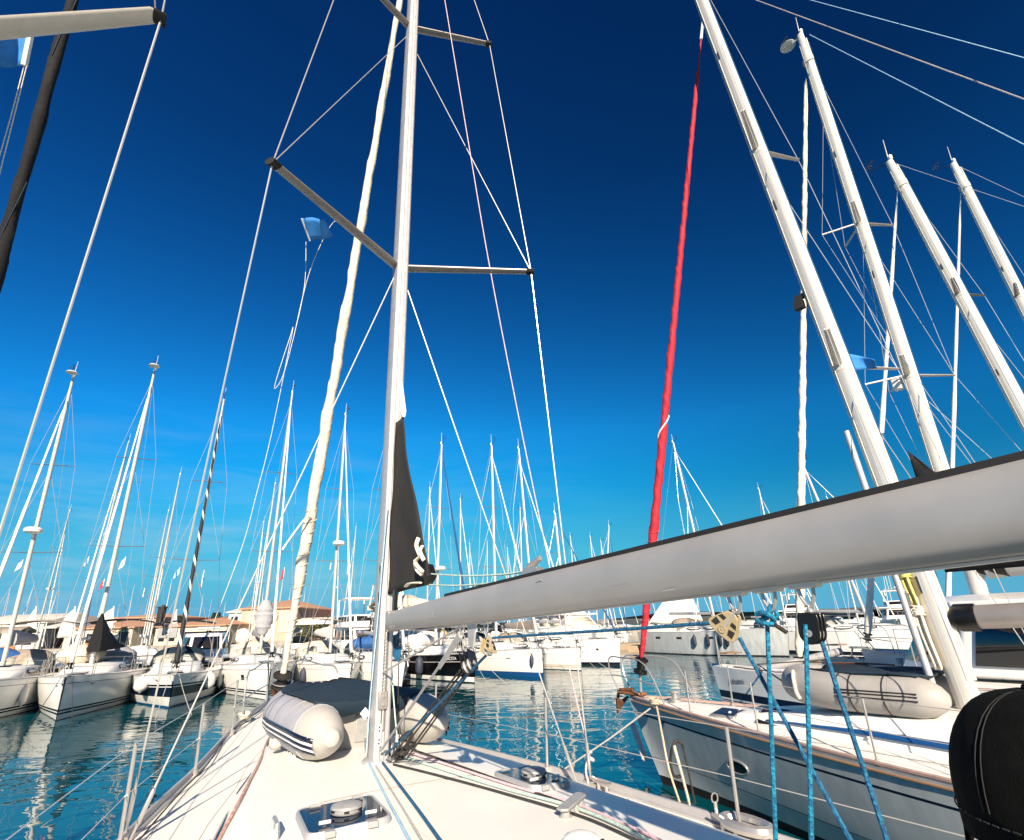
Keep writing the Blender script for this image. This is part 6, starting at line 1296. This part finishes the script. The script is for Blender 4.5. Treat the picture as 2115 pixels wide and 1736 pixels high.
Fm = hull_frame(chf, .06, .74, -1); Fm = Matrix.Translation((-2.3, 0, 0)) @ Fm; text('hull_name', 'Athena', .20, Fm.translation, Fm.to_3x3().to_4x4(), 'label', croot)
part('anchor_chain', MB().tube(smoothpts([V((0, LC / 2 - 1.0, 1.34)), V((.1, LC / 2 - 2.4, 1.36)), V((0, LC / 2 - 3.4, 1.36))], 6), .02, 5), 'rust', croot)
part('windlass', MB().lathe([(.12, 0), (.12, .08), (.06, .1), (.08, .2)], (0, LC / 2 - 3.4, 1.32), n=12), 'steel', croot)
nline('black crossed mooring line from the bow of the catamaran, going down left', [CF @ V((-2.3, LC / 2 - .5, 1.4)), G(1600, 1530, 1.0), G(1525, 1582, .6)], .016, 'ropeblack', smooth=False) if False else None
for pa, pb_, lab in (((1815, 1378), (1690, 1455), 'black mooring line slanting down left from the catamaran bow'), ((1872, 1352), (1815, 1378), 'black mooring line crossing above the catamaran bow')):
    pass
a = CF @ V((-2.2, LC / 2 - 1.3, 1.42)); nline('black mooring line slanting down left from the catamaran bow', [a, G(1690, 1457, 1.2)], .016, 'ropeblack', smooth=False)
nline('black mooring line rising right from the catamaran bow to the next boat', [a, P(1870, 1352, a.y + 3)], .014, 'ropeblack', smooth=False)

# boats beyond the catamaran: only their rigs and bits of hull show
qx, qy = 11.6, 12.4
def rigboat(label, bowpx, topmast, basepx, Y, L=12, furlm='sailwhite', **kw):
    b = P(bowpx[0], bowpx[1], Y); return sailboat(label, (b.x, b.y), (-.5, .866), L, 3.9, (1.6, 1.35), .42, topmast, furl=furlm, group='boats beyond the catamaran', **kw)
rigboat('white sailing boat beyond the catamaran, third tall mast from the left on the right side', (1812, 1330), (1830, 338), None, 15.0, 12.5, rw=.10, rl=.15, furlr=.085, mast_m='mastw', spr=(.34, .64), slen=1.1, furl_top=.92, hood='navycloth', bowp=2.2)
rigboat('white sailing boat at the right edge, fourth tall mast from the left', (1968, 1290), (1968, 338), None, 19.0, 13, rw=.115, rl=.17, furlr=.09, mast_m='mastw', spr=(.34, .64), slen=1.2, furl_top=.92, hood='navycloth', bowp=2.2)

# ------------------------------------------------------------------ neighbour on our left: only rig parts reach the picture
LL = 12.5; tipw = at_d(333, 40, 5.7); hL = V((-.565, .825, 0)).normalized(); lbow = V((-5.75, 5.4, 0)); lc_ = lbow - hL * LL / 2
LF, lrz = frame(lc_.x, lc_.y, hL.x, hL.y); LI = LF.inverted(); tl = LI @ tipw
lroot = empty('sailing_boat', LF.translation, lrz, 'sailing boat with white spreader and dark furled headsail at top left', 'sailing boat')
lhf = hull_fn(LL, 2.9, 1.35, 1.1, .4, bowp=1.8); make_hull(lroot, lhf, *rows_of('twin'), 14); make_deck(lroot, lhf, n=10); make_cabin(lroot, cabin_shape(lhf, .24, .66, .6, .32, LL), hatches=1)
mx0 = (LI @ at_d(-90, 66, 5.9)).x - .08
msx = part('mast', MB().tube([(mx0, tl.y + .25, 1.6), (mx0, tl.y + .1, 16)], .085, 12, ell=(1.4, .9)), 'mastw', lroot)
sp = part('spreader', MB().tube([LI @ at_d(-90, 66, 5.9), tl + V((-.05, 0, 0)), tl], [.085, .062, .056], 12, ell=(.32, 1)), 'spreaderw', msx)
part('spreader_tip', MB().tube([tl + V((-.05, 0, 0)), tl + V((.03, 0, 0))], .055, 8, ell=(.5, 1.2)), 'rubber', sp)
part('spreader', MB().tube([(mx0 - .06, tl.y + .22, tl.z - .06), (mx0 - 1.3, tl.y, tl.z)], [.115, .08], 12, ell=(.30, 1)), 'spreaderw', msx)
sb = LI @ at_d(-25, 1130, 5.6)
part('shroud', MB().tube([V((tl.x - .02, tl.y + .1, 1.2)), tl], .008, 6), 'wire', lroot); part('shroud', MB().tube([tl, LI @ at_d(352, -60, 7.6)], .007, 6), 'wire', lroot); part('shroud', MB().tube([tl + V((-.04, 0, .02)), LI @ at_d(318, -40, 7.2)], .006, 6), 'wired', lroot)
ha, hb = LI @ at_d(-40, 680, 7.2), LI @ at_d(172, -80, 8.6); ld_ = (hb - ha) / (hb.z - ha.z); ha, hb = ha + ld_ * (1.5 - ha.z), hb + ld_ * (14.5 - hb.z)
pts, rs = [], []
for i in range(41): pts.append(ha.lerp(hb, i / 40)); rs.append(lerp(.082, .020, i / 40) * (1 + .03 * math.sin(i * 1.5) + .03 * math.sin(i * .7)))
lh = part('furled_headsail', furl(pts, rs, 22, 9, .22, 9, 200), 'darkcloth', lroot); d = (hb - ha).normalized(); e1 = d.orthogonal().normalized(); e2 = d.cross(e1)
for i0 in (8, 13, 17, 20, 23): part('sail_fold', MB().tube([vl(pts[i0 + int(k / 2)], pts[i0 + 1 + int(k / 2)], (k % 2) / 2) + e1 * rs[i0] * 1.0 * math.cos(a0) + e2 * rs[i0] * 1.0 * math.sin(a0) for k, a0 in [(k, 2.2 + i0 + .35 * k) for k in range(7)]], .006, 5), 'navycloth', lh)
fA = at_d(66, 58, 6.1); fB = at_d(50, 136, 6.0)
flag('blue and white flag with white hoist under the white spreader at top left', fA, fB, at_d(-60, 50, 6.3) - at_d(62, 60, 6.1), 'flagblue', amp=.08, bands=[(0, .04, 'flagwhite'), (.04, 1, 'flagblue')], rp=.022)
rope('pair of thin flag halyards below the blue and white flag, left strand', [fB, at_d(20, 250, 5.9), at_d(-12, 360, 5.8)], .0035, 'ropecream', 'rope', 'flag halyards at top left', fr=Matrix.Identity(4)); rope('pair of thin flag halyards below the blue and white flag, right strand', [fB + V((.02, 0, 0)), at_d(28, 245, 5.9), at_d(-4, 372, 5.8)], .0035, 'ropecream', 'rope', 'flag halyards at top left', fr=Matrix.Identity(4))
nfl = NF @ (ntips[(0, -1)] if False else nm_foot.lerp(nm_top, .36) + V((.35, -.1, 0)))
nfd = (nfl - EYE).length * .93; fq = at_d(1722, 727, nfd); flag('blue flag on the mast of the right neighbour, streaming right', fq, at_d(1735, 772, nfd), at_d(1800, 722, nfd) - fq, 'flagblue', amp=.05, tail=.4)
# backstays crossing the top right corner
for (a, b, lab) in (((1560, 0), (2160, 222), 'grey backstay crossing the top right corner, middle one'), ((1665, -2), (2160, 132), 'pale wire crossing the top right corner, uppermost'), ((1672, 72), (2160, 322), 'pale wire from the second tall mast to the right edge')):
    rope(lab, [at_d(*a, 15), at_d(b[0], b[1], 9)], .0075 if 'grey' in lab else .0055, 'ropegrey' if 'grey' in lab else 'ropelb', 'wire', 'wires crossing the top right corner', 5, False, Matrix.Identity(4), 'backstay')

# ------------------------------------------------------------------ buildings on the quay
def building(name, label, x0, x1, ye, Y, depth, wall, roof='tile', ridge=None, win=None, turn=0.0, z0=1.1, hip=True, group='low buildings along the quay', over=.35):
    a, b = P(x0, ye, Y), P(x1, ye, Y); ht = (a.z + b.z) / 2; w = (b - a).length; c = (a + b) / 2
    fr = Matrix.Translation((c.x, c.y, 0)) @ Matrix.Rotation(turn, 4, 'Z'); root = empty(name, (c.x, c.y, z0), turn, label, 'building', group)
    h = ht - z0
    wl = part('wall', MB().box((0, depth / 2, h / 2), (w, depth, h)), wall, root)
    rz_ = (P((x0 + x1) / 2, ridge, Y + depth / 2).z - z0) if ridge else h + .3; o = over
    if roof == 'flat': part('roof', MB().box((0, depth / 2, h + .10), (w + .3, depth + .3, .22)), 'plasterw', root)
    else:
        k = min(w / 2 - .1, depth / 2) if hip else -o
        e = [(-w / 2 - o, -o, h), (w / 2 + o, -o, h), (w / 2 + o, depth + o, h), (-w / 2 - o, depth + o, h)]; r1, r2 = (-w / 2 + k, depth / 2, rz_), (w / 2 - k, depth / 2, rz_)
        if rz_ < h + .4: rz_ = h + .8; r1, r2 = (r1[0], r1[1], rz_), (r2[0], r2[1], rz_)
        lo = [(x, y, z - .14) for x, y, z in e]
        part('roof', MB().add(e + [r1, r2] + lo, [[0, 1, 5, 4], [1, 2, 5], [2, 3, 4, 5], [3, 0, 4], [0, 6, 7, 1], [1, 7, 8, 2], [2, 8, 9, 3], [3, 9, 6, 0], [9, 8, 7, 6]], 0, False), 'tile' if roof == 'tile' else roof, root)
    for (u, v, ww, hh, m) in (win or []):
        f = part('window', MB().box((u * w - w / 2, -.03, v * h), (ww + .16, .08, hh + .16)), 'plasterw', root); part('pane', MB().box((u * w - w / 2, -.06, v * h), (ww, .06, hh)), m, f)
    return root, w, h
W1 = [(u, .55, 1.1, 1.3, 'glassb') for u in (.08, .25, .42, .60)]
b1 = building('quay_building', 'white building with pale pitched roof at the far left edge', -60, 92, 1287, 78, 12, 'plasterw', 'plasterw', 1271, W1 + [(.80, .5, 2.2, 2.4, 'glassb')], hip=False)
b1b = building('quay_building', 'small dark glass pavilion at the right end of the white building', 92, 116, 1296, 77, 8, 'glassb', 'plasterw', 1286, None, hip=False)
b2 = building('quay_building', 'low cream building with hipped tile roof and laundry lettering', 138, 276, 1297, 74, 12, 'plaster', 'tile', 1283, [(.15, .45, 1.2, 1.2, 'glassb'), (.40, .45, 1.2, 1.2, 'glassb'), (.88, .35, 1.3, 2.0, 'glassb')])
t_ = text('wall_lettering', 'LAUNDRY', .85, (b2[1] * .20, -.05, b2[2] * .72), Matrix.Rotation(PI / 2, 4, 'X'), 'rust', b2[0], .02)
b3 = building('quay_building', 'salmon pink building behind the laundry with one long window', 222, 330, 1276, 88, 14, 'pink', 'tile', 1269, [(.45, .70, 4.2, 1.7, 'glassb')])
b4 = building('quay_building', 'long cream building with tile roof and grey emblem sign', 324, 476, 1292, 76, 13, 'plaster', 'tile', 1278, [(.10, .40, .8, 1.0, 'glassb'), (.24, .40, .8, 1.0, 'glassb'), (.55, .35, 4.0, 1.5, 'glassb'), (.85, .35, 3.0, 1.5, 'glassb')])
sg_ = part('sign', MB().box((-b4[1] * .33, -.12, b4[2] * .74), (2.6, .10, 1.7)), 'greyp', b4[0]); part('sign_emblem', MB().tube([(-b4[1] * .33 + .5 * math.cos(a), -.20, b4[2] * .74 + .5 * math.sin(a)) for a in [2 * PI * k / 16 for k in range(16)]], .06, 6, closed=True).box((-b4[1] * .33, -.20, b4[2] * .74), (.5, .05, .35)), 'whitep', sg_)
part('fascia_sign', MB().box((b4[1] * .22, -.10, b4[2] * .90), (b4[1] * .3, .1, .5)), 'palegreen', b4[0]); part('awning', MB().add([(-.0 * b4[1], -.05, b4[2] * .62), (b4[1] * .48, -.05, b4[2] * .62), (b4[1] * .48, -1.8, b4[2] * .50), (0, -1.8, b4[2] * .50)], [[0, 1, 2, 3]], 0, False), 'darkcloth', b4[0], solid=.04)
b5 = building('quay_building', 'peach house with tile roof left of the tall salmon building', 420, 492, 1283, 92, 12, 'peach', 'tile', 1270, [(.3, .6, 1.2, 1.4, 'glassb'), (.7, .6, 1.2, 1.4, 'glassb')])
b5b = building('quay_building', 'narrow pale blue tower block beside the tall salmon building', 474, 500, 1264, 83, 6, 'palegreen', 'plasterw', 1258, [(.5, .7, 1.0, 1.2, 'glassb')], hip=False)
b6 = building('quay_building', 'tall salmon building with cream panels and a round emblem', 500, 614, 1256, 82, 16, 'pink', 'tile', 1240, None)
for u0, u1 in ((.10, .42), (.47, .66), (.70, .93)): part('panel', MB().box((b6[1] * ((u0 + u1) / 2 - .5), -.04, b6[2] * .58), (b6[1] * (u1 - u0), .08, b6[2] * .66)), 'plaster', b6[0])
ex, ez = b6[1] * .05, b6[2] * .74
em = part('round_emblem', MB().tube([(ex + 1.0 * math.cos(a), -.14, ez + 1.0 * math.sin(a)) for a in [2 * PI * k / 28 for k in range(28)]], .045, 6, closed=True), 'label', b6[0]); part('emblem_leaf', MB().prism([(-.25, -.1), (0, -.28), (.25, -.1), (.1, .05), (0, .0), (-.1, .05)], (ex, -.12, ez - .45), (1, 0, 0), (0, 0, 1), .03).box((ex - .05, -.12, ez + .15), (1.1, .03, .12)).box((ex, -.12, ez + .42), (.6, .03, .1)), 'label', em)
building('quay_building', 'cream house behind the flybridge motor yacht', 690, 770, 1290, 95, 12, 'plaster', 'tile', 1278, [(.3, .6, 1.2, 1.3, 'glassb'), (.7, .6, 1.2, 1.3, 'glassb')])
single('chimney_stack', MB().box((0, 0, 0), (.7, .7, 2.3)).box((0, 0, 1.2), (.85, .85, .2)).box((.1, 0, 1.35), (.3, .3, .3)), 'rubber', 'black lattice stack rising beside the salmon pink building', 'chimney', None, Matrix.Translation(P(332, 1275, 74)))
for k, (xa, xb, yt, yb_, Y, lab) in enumerate(((54, 76, 1256, 1302, 70, 'small white sail-shaped canopy above the white building roof'), (118, 156, 1257, 1318, 66, 'tall white sail-shaped canopy left of the laundry'), (200, 236, 1256, 1300, 70, 'white sail-shaped canopy behind the laundry roof'), (352, 366, 1262, 1296, 80, 'narrow white sail-shaped canopy above the long cream building'))):
    a, b, c = P(xa, yb_, Y), P(xb, yb_, Y), P(xb - 2, yt, Y); g = []
    for i in range(11):
        v = i / 10; l = vl(a, c, v) + V((-.5 * math.sin(PI * v) * (b.x - a.x) * .35, 0, .3 * math.sin(PI * v))); r = vl(b, c, v); g.append([vl(l, r, j / 8) + V((0, .9 * math.sin(PI * j / 8) * (1 - v), 0)) for j in range(9)])
    o = empty('sail_canopy', (b.x, b.y, 1.1), 0, lab, 'canopy', 'white sail-shaped canopies on the quay'); oo = V((b.x, b.y, 1.1))
    part('canvas', MB().sheet([[p - oo for p in r] for r in g]), 'sailwhite', o, solid=.03); part('pole', MB().tube([(0, 0, 0), c - oo + V((0, .05, .2))], .09, 8), 'mastw', o)
# trees
def tree(label, px, pyt, Y, wpx, m, seed, kind='pine', n=2600, z0=1.0):
    rnd = random.Random(seed); top = P(px, pyt, Y); h = top.z - z0; r = wpx * Y / FPX / 2; root = empty('tree', (top.x, top.y, z0), 0, label, 'tree', 'trees behind the quay')
    tr = MB().tube([(0, 0, 0), (.1, 0, h * .4), (0, .1, h * .9)], [.22, .16, .05], 8)
    cl = []
    for i in range(11):
        a = rnd.uniform(0, 2 * PI); zz = rnd.uniform(.35, .9) * h; rr = r * rnd.uniform(.3, .95) * (1 - .4 * abs(zz / h - .55)) * (.5 if kind == 'cypress' else 1); p = V((rr * math.cos(a), rr * math.sin(a), zz)); cl.append((p, rnd.uniform(.22, .42) * (r if kind == 'pine' else r * .8))); tr.tube([(0, 0, zz * .6), p], [.07, .02], 5)
    part('trunk', tr, 'bark', root); mb = MB()
    for i in range(n):
        c, cr = rnd.choice(cl); d = V((rnd.gauss(0, 1), rnd.gauss(0, 1), rnd.gauss(0, .8))).normalized() * cr * rnd.uniform(.55, 1.05); p = c + d; u = V((rnd.gauss(0, 1), rnd.gauss(0, 1), rnd.gauss(0, 1))).normalized(); w = u.orthogonal().normalized(); s = rnd.uniform(.10, .26)
        mb.add([p - u * s, p + w * s * .4, p + u * s, p - w * s * .4], [[0, 1, 2, 3]], 0, False)
    part('crown', mb, m, root)
for k, (px, py, Y, w, mm, lab) in enumerate(((632, 1274, 78, 50, 'leaf', 'yellowish green pine right of the tall salmon building'), (668, 1272, 80, 48, 'leaf', 'yellowish green pine farther right, left of the flybridge yacht'), (648, 1284, 74, 50, 'leaf', 'low olive green shrub between the two pines'), (381, 1258, 84, 24, 'leafd', 'dark conifer behind the long cream building'), (452, 1262, 100, 22, 'leafd', 'dark conifer left of the pale blue tower block'))):
    tree(lab, px, py, Y, w, mm, 20 + k, n=1800)
# awnings and parasols under the buildings
for k, (x0, x1, y, Y, mm, lab) in enumerate(((-10, 50, 1334, 60, 'taupecloth', 'long taupe terrace awning below the white building'), (620, 690, 1310, 60, 'sailwhite', 'white gabled marquee below the pines'))):
    a, b = P(x0, y, Y), P(x1, y, Y); c = (a + b) / 2; w = b.x - a.x; root = empty('awning', (c.x, c.y, 1.1), 0, lab, 'awning', 'terrace awnings on the quay'); hh = max(2.2, c.z - 1.1)
    part('canvas', MB().add([(-w / 2, -1.6, hh - .3), (w / 2, -1.6, hh - .3), (w / 2, 0, hh + .35), (-w / 2, 0, hh + .35), (w / 2, 1.6, hh - .3), (-w / 2, 1.6, hh - .3)], [[0, 1, 2, 3], [3, 2, 4, 5]], 0, False), mm, root, solid=.05)
    for sx_ in (-.48, 0, .48):
        for yy in (-1.5, 1.5): part('post', MB().tube([(w * sx_, yy, 0), (w * sx_, yy, hh - .3)], .05, 6), 'steel', root)
# ------------------------------------------------------------------ farther boats whose masts crowd the horizon
rndb = random.Random(5)
def far(label, top, mh=None, hd=None, furl='sailwhite', detail=1, group='farther boats behind the moored row', **kw):
    d = ray(*top); mh = mh or rndb.uniform(13, 17); Y = (mh + 1.6 - HC) * d.y / d.z; b = P(top[0], top[1], Y); h = hd or (HD if rndb.random() < .7 else (-.5, .866)); L = mh * .72; mt = .42
    hx = V((h[0], h[1], 0)).normalized(); bx, by = b.x + hx.x * L * mt, b.y + hx.y * L * mt
    return sailboat(label, (bx, by), h, L, L * .32, (1.25, 1.1), mt, top, furl=furl, detail=detail, wr=.0055, wires='wired', slen=.9, group=group, furlr=.06, rake=.15, hood=kw.pop('hood', None), cover=kw.pop('cover', None), **kw)
for top, mh, lab, kw in (
    ((265, 916), 14.5, 'farther sailing boat, its mast close left of the twin-striped boat mast', dict(spr=(.5,))),
    ((144, 1057), 12.5, 'small farther sailing boat with radar knob, mast between the two leftmost masts', dict(radar=.42, spr=(.35, .72))),
    ((372, 982), 13.5, 'farther sailing boat, mast touching our port shroud left of the spiral headsail', dict(spr=(.5,))),
    ((348, 1057), 13, 'farther sailing boat with short mast just left of our port shroud', dict(spr=(.5,))),
    ((568, 1001), 14, 'farther sailing boat, mast left of the square-window boat mast', dict()),
    ((640, 1010), 13, 'farther sailing boat, mast hidden by the cream furled headsail', dict()),
    ((888, 1010), 14, 'farther sailing boat, mast close left of the black hull mast', dict()),
    ((951, 1033), 14, 'farther sailing boat, mast right of the blue furled headsail', dict()),
    ((1074, 1052), 14, 'farther sailing boat, mast beside the tan-striped boat mast', dict()),
    ((970, 1124), 13, 'distant sailing boat, short mast right of the blue furled headsail', dict()),
    ((1006, 1122), 13, 'distant sailing boat, short mast left of the blue-banded boat mast', dict()),
    ((1048, 1133), 13, 'distant sailing boat, short mast right of the blue-banded boat mast', dict()),
    ((1178, 1109), 13.5, 'distant sailing boat, short mast right of our starboard shroud', dict()),
    ((1219, 1109), 13.5, 'distant sailing boat, left of a pair of masts above the boom', dict()),
    ((1241, 1119), 13, 'distant sailing boat, right of a pair of masts above the boom', dict()),
    ((1567, 1010), 15, 'farther sailing boat, mast short above the boom left of the cream headsail', dict()),
    ((1708, 1028), 14, 'farther sailing boat, mast tip above the boom right of the cream headsail', dict()),
    ((410, 1130), 13, 'distant sailing boat, mast tip left of the spiral headsail', dict()),
    ((700, 1120), 13, 'distant sailing boat, mast left of the anchor boat mast', dict(radar=.5)),
    ((735, 1090), 14, 'distant sailing boat, mast right of the anchor boat mast', dict()),
    ((215, 1105), 12, 'distant sailing boat with blue furled headsail left of the laundry', dict(furl='furlblue')),
    ((545, 1080), 13, 'distant sailing boat, mast over the tall salmon building', dict())):
    far(lab, top, mh, cover=['navycloth', 'greycloth', 'sailwhite', None][int(top[0]) % 4] if top[0] > 620 else None, hood=[None, 'navycloth', 'beigecloth'][int(top[0]) % 3] if top[0] > 620 else None, **kw)
for i in range(34):
    x = -40 + i * 27 + rndb.uniform(-10, 10) if i < 26 else 1010 + (i - 26) * 30 + rndb.uniform(-10, 10); hy = 1288 + .031 * (1057 - x)
    far('small distant sailing boat in the crowd of masts along the horizon', (x, hy - rndb.uniform(62, 118)), rndb.uniform(11.5, 15), detail=0, group='small distant boats along the horizon', spr=(.5,))
for i in range(18):
    x = 1290 + i * 36 + rndb.uniform(-12, 12); hy = 1288 + .031 * (1057 - x)
    far('small distant sailing boat seen under the boom along the far shore', (x - 40, hy - rndb.uniform(75, 125)), rndb.uniform(12, 16), detail=0, group='small distant boats under the boom', spr=(.5,), hd=(rndb.uniform(-1, 1), -.8), cover=['navycloth', None, 'greycloth', 'sailwhite'][i % 4])
for k, (pts_, Y, lab) in enumerate((([(1338, 1290), (1398, 1290), (1388, 1215)], 62, 'white hoisted sail under the boom right of the red sail, left one'), ([(1375, 1288), (1452, 1282), (1405, 1190)], 66, 'big white hoisted sail under the boom right of the red sail'))):
    a, b, c = [P(x, y, Y) for x, y in pts_]; g = [[vl(vl(a, b, j / 8), c, i / 10) + V((0, .8 * math.sin(PI * j / 8) * (1 - i / 10), 0)) for j in range(9)] for i in range(11)]
    single('sail', MB().sheet(g), 'sailwhite', lab, 'sail', None, solid=.02)
# small flags flying from the row's spreaders
def sflag(label, px, py, Y, wpx, hpx, bands, droop=.2, left=False):
    a = P(px, py, Y); s = Y / FPX * 1.15; d = -1 if left else 1
    flag(label, a, a - V((0, 0, hpx * s)), V((d * wpx * s, .3, -droop * wpx * s)), bands[0][2], amp=.05, bands=bands, rp=.012, tail=.75)
GB = [(0, .2, 'flagblue'), (.2, .4, 'flagwhite'), (.4, .6, 'flagblue'), (.6, .8, 'flagwhite'), (.8, 1, 'flagblue')]
sflag('white pennant under the spreader of the leftmost boat', 48, 1156, 18, 22, 12, [(0, 1, 'flagwhite')], .35, True)
sflag('striped blue and white flag left of the twin-striped boat mast', 184, 1150, 20, 15, 11, GB, .4, True)
sflag('white pennant right of the twin-striped boat mast', 260, 1150, 20, 17, 14, [(0, 1, 'flagwhite')], .5, True)
sflag('red flag behind the twin-striped boat mast', 216, 1196, 22, 14, 12, [(0, 1, 'flagred')], .5, True)
sflag('striped blue and white flag left of the spiral headsail', 372, 1172, 21, 16, 12, GB, .5, True)
sflag('small white pennant left of our port shroud', 299, 1215, 24, 7, 12, [(0, 1, 'flagwhite')], .6, True)
sflag('green white and red flag right of the spiral headsail', 422, 1178, 22, 7, 26, [(0, .33, 'flaggreen'), (.33, .66, 'flagwhite'), (.66, 1, 'flagred')], .9, True)
sflag('small dark red flag right of the square-window boat mast', 588, 1172, 24, 9, 17, [(0, 1, 'flagred')], .6, True)
sflag('narrow white pennant right of the cream headsail, left of two', 684, 1162, 26, 4, 10, [(0, 1, 'flagwhite')], .9, True)
sflag('narrow white pennant between the anchor boat mast and its headsail', 722, 1155, 26, 5, 24, [(0, 1, 'flagwhite')], .9, True)
